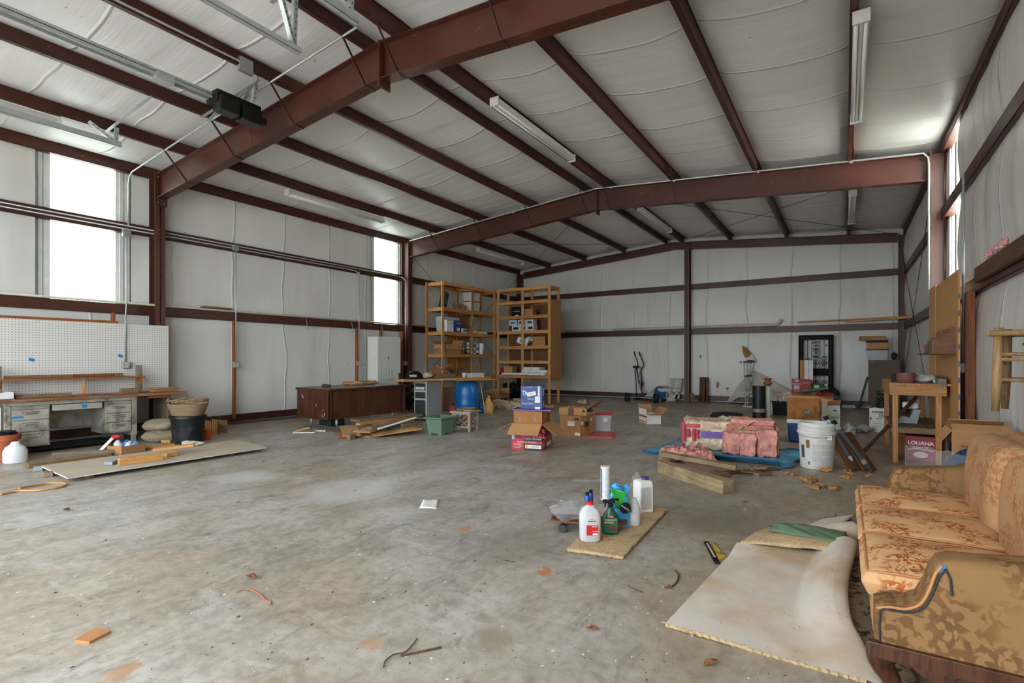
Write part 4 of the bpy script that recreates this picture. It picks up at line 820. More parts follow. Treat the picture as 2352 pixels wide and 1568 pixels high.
MB().bx(.1,BX,BY+.05,BY+.062,.8,3.2).build('plywood_back', wood('#8f5f34','#6c4222',2,.8), sb); MB().bx(BX+.03,BX+.042,-.02,BY+.05,.74,3.25).build('plywood_end', PLY, sb)
for k,(x,z) in enumerate(((.35,2.25),(.85,2.25),(1.6,1.30))): tapebit(sb, (x,-.0505,z), (0,0,0), .04, .05)
# ---- things on the shelves along the window wall (front face looks along +X)
def ax_(y, x=-.3): return Vector((-9.75+x, 11.36+y, 0))
def onA(k, y, x=-.25): p = ax_(y,x); p.z = AZ[k]+.023; return p
def onB(k, x, y=.2): return Vector((-9.75+x, 14.08+y, BZ[k]+.023))
SH = 'small goods on the shelving'
def sbox(name, label, loc, rz, size, mat, cat='box', stripe=None, flaps=None, face='x'):
    b = carton(name, label, loc, rz, size, mat, flaps, cat, tape=False)
    if stripe: decal(b, stripe, face, size, .15,.85,.25,.7)
    if flaps is None: decal(b, plain('#00000022' if False else '#8a8a86',.6), face, size, .04,.96,.93,.97)
    return b
bb = sbox('tool_box', 'black printed tool carton tilted on the top shelf', onA(3,.3)+Vector((0,0,.02)), 0, (.1,.26,.5), plain('#24231f',.5), 'box', plain('#3d5a4a',.5)); bb.rotation_euler = (math.radians(-16),0,0)
MB().bx(.05,.0515,-.11,-.04,.34,.44).build('orange_print', plain('#c9622a',.5), bb)
for i, (y, h) in enumerate(((.98,.17),(1.12,.2),(1.25,.15))): sbox('wooden_box', ['first','second','third'][i]+' small wooden box from the window end on the top shelf', onA(3,y), 0, (.2,.12,h), [OLDW,PINEZ,CARD][i], 'box')
def tote(label, loc, size, lidmat, body=TOTE, name='storage_tote', rz=0, inner=None):
    t = thing(name, label, 'tote', loc, rz); sx, sy, sz = size; m = MB()
    m.bx(-sx/2,sx/2,-sy/2,sy/2,0,.006); taper(m, sx/2*.9, sy/2*.9, .006, sx/2, sy/2, sz); m.build('tub', body, t)
    MB().bx(-sx/2-.015,sx/2+.015,-sy/2-.015,sy/2+.015,sz-.004,sz+.022).build('lid', lidmat, t, bev=.008)
    if inner: MB().bx(-sx/2*.8,sx/2*.8,-sy/2*.8,sy/2*.8,.01,sz*.75).build('contents', inner, t)
    return t
t1 = tote('lower white tote with red lid on the top shelf', onA(3,1.72), (.34,.46,.3), RED, plain('#d5d2c8',.5)); t2 = tote('upper clear tote with red lid stacked on the top shelf', onA(3,1.72)+Vector((0,0,.325)), (.34,.46,.28), RED, TOTE, inner=plain('#b9bcbd',.6,0,.4,14))
MB().bx(.158,.16,-.13,.1,.07,.19).build('paper_label', PAPER, t2)
t3 = tote('tall clear storage tote with blue lid on the middle shelf', onA(2,.62,-.32), (.3,.75,.46), plain('#1d3f8c',.4), TOTE, inner=plain('#55524d',.7,0,.4,9))
b1 = sbox('white_carton', 'white carton with a printed number beside the blue-lidded tote', onA(2,.33,-.02), 0, (.1,.3,.34), plain('#dfe2e4',.5)); btext(b1, '20', 'x', (.1,.3,.34), .5, .72, .09, plain('#555a60',.6)); decal(b1, plain('#3b78b8',.5), 'x', (.1,.3,.34), 0,.06,0,1)
b2 = sbox('blue_carton', 'dark blue carton standing on the middle shelf', onA(2,.72,-.02), 0, (.1,.24,.36), plain('#1d3c78',.45)); decal(b2, PAPER, 'x', (.1,.24,.36), .2,.7,.1,.38); btext(b2, 'WORKER', 'x', (.1,.24,.36), .5, .72, .05, PAPER)
sbox('flat_carton', 'white and teal flat carton on the middle shelf', onA(2,1.02,-.05), 0, (.2,.3,.13), plain('#cfd3d2',.5), 'box', plain('#2d7d96',.5)); sbox('flat_carton', 'low brown carton with a white label on the middle shelf', onA(2,1.24,-.05), 0, (.2,.24,.12), CARD, 'box', None); sbox('flat_carton', 'small tan carton beside the shelf centre post', onA(2,1.52,-.05), 0, (.2,.2,.1), CARD2, 'box', PAPER); sbox('flat_carton', 'long thin white carton past the shelf centre post', onA(2,1.98,-.05), 0, (.12,.48,.075), PAPER)
carton('flap_carton', 'brown carton with folded flaps on the shelf below the middle', onA(1,.62,-.28), 0, (.4,.78,.28), CARD, {'x':-72,'-x':40,'y':60,'-y':-50}, fl_len=.16)
def can(label, loc, r, h, body, band, cat='can', grp='paint cans on the shelf'):
    t = thing('paint_can', label, cat, loc, 0, grp); MB().lathe([(r*.97,0),(r,.004),(r,h-.004),(r*.97,h)],20).build('tin', body, t, smooth=2); MB().lathe([(r*1.03,h-.006),(r*1.03,h+.006),(r*.8,h+.006),(r*.8,h),(.01,h)],20).build('lid', GALV, t, smooth=2); MB().lathe([(r+.001,h*.25),(r+.001,h*.75)],20,cap=False).build('paper_band', band, t, smooth=True); return t
cb = plain('#1a1e25',.4); cw = plain('#c9cdd0',.45); cbl = plain('#3b6fa5',.45); cor = plain('#c28a3e',.5)
for i, (y, lv, body, band, lb) in enumerate(((1.12,0,cb,cb,'lower black paint can next to the flap carton'),(1.12,1,cb,plain('#3d3d40',.5),'upper black paint can next to the flap carton'),(1.28,0,cb,cor,'lower paint can with tan band'),(1.28,1,cw,cor,'upper silver paint can with orange band left of the shelf post'),(1.6,0,cw,cbl,'lower silver paint can with blue band'),(1.6,1,cw,cbl,'upper silver paint can with blue band'),(1.76,0,cb,cw,'lower dark paint can beside the white bucket'),(1.76,1,cbl,cw,'upper blue paint can beside the white bucket'))):
    can(lb, onA(1,y,-.08)+Vector((0,0,.178*lv)), .075, .17, body, band)
tp = thing('white_bucket', 'plain white lidded bucket on the shelf of paint cans', 'bucket', onA(1,1.98,-.1)); MB().lathe([(.10,0),(.125,.33)],24).build('pail', WHITE, tp, smooth=2); MB().lathe([(.135,.32),(.135,.345),(.01,.345)],24).build('lid', WHITE, tp, smooth=2)
sbox('flat_carton', 'brown carton at the window end of the lowest shelf', onA(0,.3,-.3), 0, (.35,.45,.28), CARDD); sbox('flat_carton', 'open-grain wooden box on the lowest shelf by the centre post', onA(0,1.0,-.3), 0, (.3,.5,.16), OLDW)
# ---- things on the shelving that faces the room
bc_ = thing('milk_crate', 'black bottle crate with pale dots on the second shelf down', 'crate', onB(4,.78)); MB().bx(-.2,.2,-.15,.15,0,.3).build('body', BLACK, bc_, bev=.01)
for q in range(5): MB().tube([(-.11+.055*q,-.152,.16),(-.11+.055*q,-.15,.16)],.02,10).build('bottle_end', plain('#b99a68',.5), bc_)
decal(bc_, PAPER, '-y', (.4,.3,.3), .35,.7,.05,.13)
sbox('cardboard_box', 'small brown carton behind the post next to the bottle crate', onB(4,1.22), 0, (.32,.25,.22), CARD, face='-y')
tw = plain('#d3d6d6',.5); tl = plain('#2a8aa8',.5)
for i, (x, z, w_, st_, rz, lb) in enumerate(((.74,0,.3,BLACK,.04,'lower white carton with black print on the third shelf'),(1.03,0,.3,tl,0,'lower white carton with teal print on the third shelf'),(1.3,0,.24,BLACK,0,'lower white carton behind the post on the third shelf'),(.62,.182,.3,tl,.06,'upper white carton with red and teal print on the third shelf'),(.98,.182,.3,plain('#333a44',.5),-.05,'upper dark printed carton on the third shelf'),(1.27,.182,.26,plain('#46464a',.5),0,'upper grey carton behind the post on the third shelf'))):
    sbox('filter_carton', lb, onB(3,x)+Vector((0,0,z)), rz, (w_-.012,.26,.18), tw, 'box', st_, face='-y')
cb_ = carton('crushed_carton', 'crushed white and teal carton tipped on the fourth shelf', onB(2,.92)+Vector((0,0,.08)), .3, (.36,.24,.2), tw, None, tape=False); decal(cb_, tl, '-y', (.36,.24,.2), .3,.75,.25,.75); cb_.rotation_euler = (.2,.36,.3); crumple('torn_flap','','',(.16,0,.12),(.12,.12,.09),tw,.6,2,9,cb_)
carton('cardboard_box', 'closed brown carton on the fourth shelf by the plywood end', onB(2,1.6), .1, (.44,.3,.29), CARD); carton('cardboard_box', 'square brown carton on the lowest shelf by the corner post', onB(0,.42,.25)+Vector((0,0,.07)), 0, (.34,.3,.2), CARD2); sbox('red_tin', 'small red box at the corner of the lowest shelf', onB(0,.17,.1), 0, (.12,.2,.2), RED, face='-y')
MBp = tag(MB().bx(-.5,.42,-.14,.16,0,.06).build('drawer_liner', PAPER, None, onB(0,.62,.14)), 'flat white sheet lying along the lowest shelf', 'sheet')
rr = random.Random(5)
names = ['bottom row, by the post','bottom row, second along','bottom row, by the plywood end','middle row, by the post','middle row, second along','middle row, far end','top row, by the post','top row, far end']
for i in range(8):
    r_, q_ = divmod(i, 3); o = sbox('tile_carton', 'long white tile carton, '+names[i]+' of the lowest-shelf stack', onB(0, 1.22+.3*q_+.05*r_, .0+.02*r_)+Vector((0,-.02,.085*r_)), rr.uniform(-.04,.04), (.285,.38,.08), PAPER, face='-y')
sbox('tile_carton', 'white tile carton sticking out over the shelf edge', onB(0,1.62,-.2)+Vector((0,0,-.0)), .05, (.38,.2,.08), PAPER, face='-y')
# ================================================================ MIDDLE OF THE FLOOR: cartons
c_, rz_, sx_, sy_ = box3((1175,1031),(1245,1036),(1268,1017)); s3 = (sx_,sy_,.40)
GR = plain('#b81f33',.45); rb = carton('grill_carton', 'red and black printed carton with open flaps, base of the box stack', c_, rz_, s3, GR, {'-y':-32,'x':-38,'-x':-25,'y':60}, inner=CARD2, fl_len=.26)
BK = plain('#120f10',.45); decal(rb, BK, '-y', s3, .4,1,.35,1); decal(rb, BK, '-y', s3, .4,1,.0,.25); decal(rb, plain('#6f1020',.5), '-y', s3, .12,.38,.45,.95); decal(rb, PAPER, '-y', s3, .45,.97,.08,.21, off=.002); decal(rb, plain('#cdb24a',.5), '-y', s3, .46,.56,.09,.2, off=.0026); decal(rb, plain('#9fb6c8',.5), '-y', s3, .01,.09,.4,.55)
LR = plain('#e0293a',.5)
btext(rb, 'BURNER', '-y', s3, .74, .74, .085, LR, 1.1, .002); btext(rb, 'GAS GRILL', '-y', s3, .70, .56, .085, LR, .98, .003); btext(rb, 'LIQUID PROPANE', '-y', s3, .7, .44, .028, PAPER, 1.2); btext(rb, 'ASSEMBLE IT YOURSELF', '-y', s3, .5, .31, .026, PAPER, 1.15)
for k in range(4): btext(rb, ['NO ASSEMBLY','TOOLS NEEDED','EASY TO CLEAN','SEE INSIDE'][k], '-y', s3, .2, .24-.05*k, .018, PAPER, 1.1)
btext(rb, '60 000 BTU', '-y', s3, .76, .145, .032, BK, 1.0); decal(rb, BK, 'x', s3, .3,.95,.03,.3); decal(rb, plain('#cfd0c6',.5), 'x', s3, .4,.9,.07,.25, off=.002); decal(rb, plain('#4a3a34',.6), 'x', s3, .1,.8,.5,.95)
for k in range(4): btext(rb, 'GRILL PARTS', 'x', s3, .14, .3-.055*k, .02, PAPER)
ez = Matrix.Rotation(rz_,4,'Z')
o2 = carton('cardboard_box', 'scuffed brown carton standing inside the red carton', c_+ez@Vector((-.01,-.02,.01)), rz_+.02, (sx_-.03,sy_-.2,.575), plain('#a26c39',.8,0,.15,5), None); [MB().bx(q_,q_+.025,-(sy_-.2)/2-.001,-(sy_-.2)/2,.42,.48).build('grey_tape', plain('#7d7d7a',.4), o2) for q_ in (-.14,.1)]
pu = thing('purple_tray', 'flat purple plastic tray between the brown and blue cartons', 'tray', c_+ez@Vector((.03,-.02,.588)), rz_+.1); MB().bx(-.29,.29,-.2,.2,0,.014).build('plate', plain('#6a4a8c',.4), pu, bev=.005); MB().bx(-.3,.3,-.21,-.2,.004,.024).bx(-.3,.3,.2,.21,.004,.024).bx(-.3,-.29,-.2,.2,.004,.024).bx(.29,.3,-.2,.2,.004,.024).build('rim', plain('#6a4a8c',.4), pu)
s4 = (.335,.24,.36); bp = c_+ez@Vector((.02,-.05,.613)); vb = carton('bottle_carton', 'dark blue bottle carton on top of the box stack', bp, rz_+.12, s4, plain('#22427f',.45), None, tape=False)
NV = plain('#16305f',.5); decal(vb, plain('#dfe3e8',.5), '-y', s4, .66,.9,.0,.55); MB().bx(.3*.335-.0,.3*.335+.03,-.1212,-.12,.2,.355).build('bottle_neck_print', plain('#cfd6de',.5), vb); decal(vb, NV, '-y', s4, .66,.9,.1,.27, off=.002)
btext(vb, 'Three', '-y', s4, .34, .68, .1, PAPER, .75, .001); btext(vb, 'VODKA', '-y', s4, .47, .43, .03, PAPER); btext(vb, 'Three Olives', '-y', s4, .32, .24, .038, PAPER, .9); btext(vb, 'Three Olives', '-y', s4, .78, .19, .022, PAPER, .8, .0, .004)
btext(vb, 'WE ARE THE PARTY PEOPLE', '-y', s4, .34, .92, .012, PAPER)
st_ = MB().bx(-.07,.07,-.1225,-.1212,-.03,.03).build('price_sticker', PAPER, vb, (-.0,0,.235), (0,-.22,0)); text('Flower', .034, plain('#d24a2a',.5), st_, (0,-.1236,.004), (PI/2,0,0))
decal(vb, plain('#cfd6de',.5), 'x', s4, .2,.8,.55,.9); decal(vb, plain('#cfd6de',.5), 'x', s4, .3,.7,.05,.3)
# second stack
c_, rz_, sx_, sy_ = box3((1286,998),(1334,1003.5),(1362,990)); s5 = (sx_,sy_,.37); cc = carton('cardboard_box', 'brown shipping carton with labels under the striped carton', c_, rz_, s5, CARD, None); decal(cc, PAPER, '-y', s5, .38,.7,.5,.72); decal(cc, PAPER, '-y', s5, .72,.96,.06,.2); btext(cc, 'HAND MADE', '-y', s5, .54, .65, .03, plain('#c8402a',.5)); decal(cc, PAPER, 'x', s5, .04,.2,.58,.72); decal(cc, PAPER, 'x', s5, .76,.92,.66,.8); decal(cc, plain('#3f2b1a',.7), 'x', s5, .3,.66,.42,.68); decal(cc, plain('#4a3320',.7), '-y', s5, .7,.92,.78,.9)
ez = Matrix.Rotation(rz_,4,'Z'); s6 = (.52,.42,.12); sc_ = carton('striped_carton', 'flat carton with red and green stripe and gaping end on top', c_+ez@Vector((.0,.0,.372)), rz_+.05, s6, CARD2, {'x':35,'y':178,'-y':176,'-x':176}, fl_len=.2)
m = MB(); m.bx(-.06,.0,-.2112,-.21,0,.12).bx(-.05,.01,-.2,.2,.124,.127); m.build('red_stripe', plain('#8e2a30',.6), sc_); m = MB(); m.bx(-.085,-.06,-.2112,-.21,0,.12).bx(.0,.025,-.2112,-.21,0,.12); m.build('green_stripe', plain('#34603c',.6), sc_)
crumple('green_lining','','',(.2,-.02,.03),(.1,.16,.05),plain('#17402e',.5),.5,4,9,sc_)
tt = tote('clear plastic bin with red lid beside the brown shipping carton', fp(1379,988,0)+Vector((0,.18,0)), (.3,.34,.3), RED, TOTE, rz=.3, inner=plain('#9a8b78',.7,0,.4,12)); MB().bx(.0,.08,-.172,-.165,.17,.25).build('paper_label', PAPER, tt)
P4 = [fl(1351,1004),fl(1407,1007),fl(1415,995),fl(1366,993)]; rl = thing('tote_lid', 'loose translucent red tote lid lying on the floor', 'lid'); quadslab(P4,.0,.02).build('plate', plain('#b0483c',.4), rl); m = MB()
for i in range(4): m.bar(P4[i]+Vector((0,0,.014)),P4[(i+1)%4]+Vector((0,0,.014)),.02,.028)
m.build('rim', plain('#c01f2e',.4), rl)
c_, rz_, sx_, sy_ = box3((1468,965),(1486,974),(1518,973)); s7 = (sx_,sy_,.2); wb2 = carton('white_carton', 'small white carton with one printed side panel standing open', c_, rz_, s7, PAPER, {'-y':88,'x':10,'y':40,'-x':60}, fl_len=.2)
MB().bx(-sx_/2+.03,sx_/2-.05,-sy_/2-.0075,-sy_/2-.006,.32,.345).build('print_bar', BLACK, wb2); MB().bx(-sx_/2+.004,sx_/2-.004,-sy_/2-.0075,-sy_/2-.0005,.13,.17).build('print_band', plain('#a5473a',.6), wb2); MB().bx(-sx_/2+.004,sx_/2-.004,-sy_/2-.002,-sy_/2-.0005,.02,.05).build('print_band', plain('#c07a3a',.6), wb2); MB().bx(-sx_/2+.003,sx_/2-.003,-sy_/2-.007,-sy_/2-.0055,.2,.395).build('panel_face', PAPER, wb2)
# ---- loose paper, board and litter
pa = MB().grid(lambda a,b: tuple(fl(985,1170).lerp(fl(963,1168),0)) if False else (fl(963,1168).lerp(fl(1003,1170),a).lerp(fl(973,1148).lerp(fl(1008,1147),a),b)+Vector((0,0,.004+.006*abs(math.sin(3*a+2*b))))), 6, 6).build('paper_sheet', PAPER, smooth=True, solid=.001); tag(pa, 'single white paper sheet on the open floor', 'paper')
q4 = [fl(170,1474),fl(205,1479),fl(255,1453),fl(220,1446)]; tag(quadslab(q4, .0, .012).build('hardboard_piece', plain('#b07a48',.6)), 'small orange-brown hardboard piece on the near floor', 'board')
# ================================================================ BACK WALL
# weights bar
bl = thing('barbell', 'small barbell with dark weight plates on the floor at the back', 'barbell', fp(1440,922,0))
pA, pB = Vector((0,0,.15)), fp(1508,925,0)-fp(1440,922,0)+Vector((0,0,.15)); dd = (pB-pA).normalized()
MB().tube([pA-dd*.05,pB+dd*.05],.014,10).build('bar', GALV, bl, smooth=True)
for k, (p, o) in enumerate(((pA,-.02),(pA,.06),(pB,-.06),(pB,.02))): MB().tube([p+dd*(o-.022),p+dd*(o-.018),p+dd*(o+.018),p+dd*(o+.022)],.15,20,True,[.13,.15,.15,.13]).build('weight_plate', plain('#33322f',.6,0,.2), bl, smooth=2)
# elliptical trainer
el = thing('elliptical_trainer', 'old elliptical trainer with black handles at the back wall', 'exercise machine', fp(1492,921,0)+Vector((0,.35,0)), -.15)
GT = plain('#7f8685',.35,.5,.1)
MB().tube([(-.35,0,.12),(-.5,0,.55),(-.62,0,1.12)],.03,10).build('upright', GT, el, smooth=True); MB().tube([(-.62,-.16,1.12),(-.62,.16,1.12)],.045,10).build('console', plain('#23313b',.4), el)
for s in (-1,1):
    MB().tube(rope([(-.5,s*.2,.1),(-.52,s*.2,.7),(-.55,s*.21,1.0),(-.45,s*.2,1.2),(-.6,s*.17,1.62)]),.017,8).build('swing_arm', BLACK, el, smooth=True); MB().tube([(-.56,s*.178,1.5),(-.6,s*.17,1.65)],.024,8).build('grip', BLACK, el)
    MB().bx(-.4,.1,s*.2-.05,s*.2+.05,.1,.13).build('pedal', BLACK, el, bev=.01)
MB().tube([(.3,-.09,.27),(.3,.09,.27)],.25,28).build('flywheel_housing', plain('#bdbcb4',.45), el, smooth=2); MB().tube([(.3,-.12,.27),(.3,-.09,.27)],.2,28).build('flywheel_cover', plain('#1c587a',.35), el, smooth=2); MB().tube([(.3,-.1,.27),(.3,-.085,.27)],.225,28).build('drive_rim', plain('#5a5c58',.5), el, smooth=2)
MB().prism([(-.3,.1),(.1,.45),(.3,.5),(.3,.06),(-.3,.06)],-.07,.07).build('shroud', plain('#b9b7ae',.45), el); MB().bx(-.55,.45,-.03,.03,.03,.08).build('base_rail', BLACK, el); MB().tube([(-.55,-.25,.04),(-.55,.25,.04)],.035,8).build('foot_bar', BLACK, el); MB().tube([(.45,-.25,.04),(.45,.25,.04)],.035,8).build('foot_bar', BLACK, el)
MB().tube([(-.48,-.04,.62),(-.45,-.12,.66),(-.42,-.12,.56),(-.46,-.04,.54)],.014,6).build('bottle_cage', BLACK, el); MB().tube(rope([(-.55,.1,.95),(-.5,.12,.5),(-.42,.0,.3)]),.008,5).build('resistance_cable', plain('#5a2f22',.6), el)
tag(MB().tube([fp(1478,922,.03),fp(1503,924,.03)],.02,8).build('red_pry_bar', plain('#a12a24',.4)), 'red tool handle lying beside the barbell plates', 'tool')
# toilet
CER = plain('#d8d6d0',.18,0,.03)
to = thing('toilet', 'white ceramic toilet standing sideways at the back wall', 'toilet', fp(1549,921,0)+Vector((-.17,.0,0)), .8)
def rbx(m, x0,x1,y0,y1,z0,z1, t0=1.0, t1=1.0): 
    cx, cy = (x0+x1)/2,(y0+y1)/2; return m.add([(cx+(x-cx)*t0,cy+(y-cy)*t0,z0) for x,y in ((x0,y0),(x1,y0),(x1,y1),(x0,y1))]+[(cx+(x-cx)*t1,cy+(y-cy)*t1,z1) for x,y in ((x0,y0),(x1,y0),(x1,y1),(x0,y1))], [(0,3,2,1),(4,5,6,7),(0,1,5,4),(1,2,6,5),(2,3,7,6),(3,0,4,7)])
rbx(MB(),.12,.36,-.22,.22,.40,.72,.88,1).build('tank', CER, to, bev=.03); MB().bx(.11,.37,-.235,.235,.72,.755).build('tank_lid', CER, to, bev=.012)
def bowl(prof): 
    m = MB(); n = 24; vs = []; 
    for (cx, rx, ry, z) in prof: vs += [(cx+rx*math.cos(2*PI*k/n), ry*math.sin(2*PI*k/n), z) for k in range(n)]
    fs = [(i*n+k,i*n+(k+1)%n,(i+1)*n+(k+1)%n,(i+1)*n+k) for i in range(len(prof)-1) for k in range(n)]; return m.add(vs, fs+[tuple(range(n))[::-1],tuple((len(prof)-1)*n+k for k in range(n))])
bowl([(.02,.24,.13,0),(.03,.22,.11,.05),(.04,.17,.09,.14),(-.02,.2,.12,.22),(-.12,.26,.18,.33),(-.14,.28,.19,.39),(-.14,.27,.18,.4)]).build('bowl', CER, to, smooth=True); bowl([(-.13,.285,.195,.4),(-.13,.285,.195,.42),(-.13,.2,.13,.42),(-.13,.19,.12,.4)]).build('seat_ring', CER, to, smooth=2); rbx(MB(),.08,.34,-.16,.16,.3,.41).build('tank_shelf', CER, to, bev=.02); MB().bx(.1,.12,-.19,-.13,.64,.66).build('flush_lever', GALV, to); MB().tube(rope([(.1,-.11,.1),(.2,-.12,.28),(.3,-.1,.2),(.26,-.1,.08)]),.035,8).build('trap_bulge', CER, to, smooth=True)
tag(plank('scrap_board', fp(1596,923,.02)+Vector((0,-.3,0)), fp(1594,923,.02)+Vector((-.03,-.14,.26)), .12, .03, OLDW), 'short old board leaning at the foot of the centre column', 'board')
c_, rz_, sx_, sy_ = box3((1613,922),(1627,923.5),(1638,921), rz=.5); wc_ = thing('wooden_crate', 'tall narrow wooden crate standing against the back wall', 'crate', c_, rz_); OW = wood('#7a5632','#553718',2,.8)
MB().bx(-sx_/2,sx_/2,sy_/2-.02,sy_/2,0,.8).build('back_board', OW, wc_); MB().bx(-sx_/2,-sx_/2+.03,-sy_/2,sy_/2-.02,0,.8).build('side_board', OW, wc_); MB().bx(sx_/2-.03,sx_/2,-sy_/2,sy_/2-.02,0,.8).build('side_board', OW, wc_); MB().bx(-sx_/2+.03,sx_/2-.03,-sy_/2,sy_/2-.02,0,.03).build('bottom_board', OW, wc_); MB().bx(-sx_/2+.03,sx_/2-.03,-sy_/2,sy_/2-.02,.77,.8).build('top_board', OW, wc_); MB().bx(-sx_/2,-sx_/2+.07,-sy_/2-.015,-sy_/2,0,.8).bx(sx_/2-.07,sx_/2,-sy_/2-.015,-sy_/2,0,.8).build('face_frame', OW, wc_)
# crutches
for i, (ut, ub, lb) in enumerate(((1717,1712,'first aluminium crutch leaning at the back wall, padded top lower'),(1724,1717,'second aluminium crutch leaning at the back wall, padded top higher'))):
    t = thing('crutch', lb, 'crutch', (0,0,0), 0, 'pair of crutches'); a = ony(ub,929,16.95+.03*i); a.z = 0; bt_ = ony(ut,830-1.5*i,17.22); ax2 = (bt_-a).normalized(); sd = Vector((1,0,0)); Lc = (bt_-a).length
    for s in (-1,1): MB().tube([a+ax2*(.5*Lc)*0+ax2*.42*1+sd*s*.012, a+ax2*.62+sd*s*.03, a+ax2*(Lc*.62)+sd*s*.07, a+ax2*(Lc-.03)+sd*s*.10],.011,8).build('side_tube', GALV, t, smooth=True)
    MB().tube([a+ax2*.02,a+ax2*.7],.011,8).build('leg_tube', GALV, t); MB().tube([a,a+ax2*.05],.02,8).build('rubber_tip', plain('#b9b6ae',.6), t); MB().tube([a+ax2*(Lc-.02)-sd*.12,a+ax2*Lc,a+ax2*(Lc-.02)+sd*.12],.026,8).build('arm_pad', plain('#4a4f4e',.7), t); MB().tube([a+ax2*(Lc*.66)-sd*.07,a+ax2*(Lc*.66)+sd*.07],.02,8).build('hand_grip', plain('#3d3a36',.7), t); MB().bc(*(a+ax2*(Lc*.82)+sd*.04),.03,.03,.02).build('blue_clip', TAPE, t)
# fallen insulation sheet and torn facing
sh = [(1668,924),(1690,892),(1715,862),(1728,850),(1750,860),(1774,874),(1808,893),(1820,905),(1800,912),(1775,921),(1762,915),(1748,903),(1735,899),(1722,905),(1712,912),(1695,913),(1682,921)]
pts = [ony(u,v,17.34-.0006*max(0,v-860)) for u, v in sh]
m = MB(); n = len(pts); m.add(pts+[p+Vector((0,.03,0)) for p in pts], [tuple(range(n)), tuple(range(2*n-1,n-1,-1))]+[(i,i+n,(i+1)%n+n,(i+1)%n) for i in range(n)])
fs_ = m.build('fallen_insulation', plain('#bdb6a8',.6,0,.15,4,0,.5,'#97876c')); tag(fs_, 'fallen white insulation sheet draped against the wall behind the crutches', 'insulation')
MB().tube([ony(1772,875,17.32),ony(1752,905,17.30)],.008,5).build('fold_line', plain('#8a7a62',.8), fs_)
KR = plain('#9a7440',.9,0,.25,14)
def patch(name, poly, y, mat, th=.02): pts = [ony(u,v,y) for u, v in poly]; k = len(pts); return MB().add(pts+[p+Vector((0,th,0)) for p in pts], [tuple(range(k)),tuple(range(2*k-1,k-1,-1))]+[(i,i+k,(i+1)%k+k,(i+1)%k) for i in range(k)]).build(name, mat, wb)
patch('torn_patch', [(1705,793),(1716,800),(1725,811),(1722,818),(1712,822),(1708,815),(1705,804)], 17.40, KR); patch('torn_patch', [(1698,831),(1703,828),(1702,836)], 17.42, KR); patch('torn_patch', [(1647,876),(1650,880),(1649,888),(1646,892),(1645,884)], 17.42, KR); patch('torn_patch', [(1606,816),(1610,815),(1608,824)], 17.42, KR); patch('torn_patch', [(1669,889),(1672,890),(1671,895),(1668,894)], 17.42, KR); patch('torn_patch', [(1474,875),(1480,880),(1476,889),(1470,882)], 17.42, KR)
patch('vinyl_flap', [(1722,818),(1726,813),(1733,822),(1735,829),(1722,827),(1712,822)], 17.34, plain('#cfcbc2',.5), .008)
crumple('paper_scrap', 'white paper scrap on the floor in front of the crutches', 'paper', fp(1722,935,0), (.2,.1,.03), PAPER, .5, 3, 6, None, .4)
# white pvc on the back girt, pine boards in the corner
def gut(label, u0, u1, v, bendup=True):
    a, b = ony(u0,v,17.36), ony(u1,v-2,17.36); a.z = b.z = 2.43; pts = [a, b+Vector((-.15,0,0))]+([b+Vector((-.04,0,.02)), b+Vector((.06,0,.15))] if bendup else [b])
    m = MB().tube(pts, .045, 8); o = m.build('pvc_pipe', plain('#cfc9bb',.5), smooth=True); return tag(o, label, 'pipe')
gut('cream plastic pipe with an upturned end on the back girt, beside the shelving half', 1412, 1578, 765); gut('cream plastic pipe with an upturned end on the back girt, beyond the centre column', 1592, 1790, 758)
gut('grey pipe length on the back girt nearest the shelving', 1300, 1408, 766, False)
for i, (u0,u1,v0,v1,lb) in enumerate(((1832,2088,751,737,'upper long pine board resting on the girts across the back corner'),(1940,2085,748,744,'lower pine board resting on the girts across the back corner'))):
    a, b = ony(u0,v0,17.30-.1*i), ony(u1,v1,17.0-.15*i); a.z = 2.42+.03*0; b.z = 2.44; tag(plank('pine_board', a+Vector((0,0,.02+.04*(1-i))), b+Vector((0,0,.02+.04*(1-i))), .14, .035, PINE), lb, 'board', 'pine boards on the back girt')
# iron security door
IRON = plain('#08090a',.6,0,.1,9,0,.12)
dl = ony(1834,768,17.12); dR = ony(1915,767,17.12); DW = dR.x-dl.x
sd_ = thing('security_door', 'black iron security door with scrollwork leaning on the back wall', 'door', (dl.x,17.05,0)); sd_.rotation_euler = (math.radians(-2.2),0,0); HH = 2.08
for nm, q in (('outer_frame_post',(0,.07,0,HH)),('outer_frame_post',(DW-.07,DW,0,HH))): MB().bx(q[0],q[1],0,.05,q[2],q[3]).build(nm, IRON, sd_)
MB().bx(.07,DW-.07,0,.05,HH-.07,HH).build('head_frame', IRON, sd_)
for x0, x1, z0, z1, nm in ((.075,.13,.02,HH-.08,'leaf_stile'),(DW-.13,DW-.075,.02,HH-.08,'leaf_stile'),(.13,DW-.13,HH-.13,HH-.08,'leaf_rail'),(.13,DW-.13,.02,.14,'leaf_rail'),(.13,DW-.13,.92,1.12,'lock_panel')): MB().bx(x0,x1,.01,.04,z0,z1).build(nm, IRON, sd_)
xs_ = [.13+(DW-.26)*k/6 for k in range(1,6)]
for x in xs_:
    MB().bx(x-.007,x+.007,.02,.034,1.12,HH-.13).build('bar', IRON, sd_); MB().bx(x-.007,x+.007,.02,.034,.14,.92).build('bar', IRON, sd_)
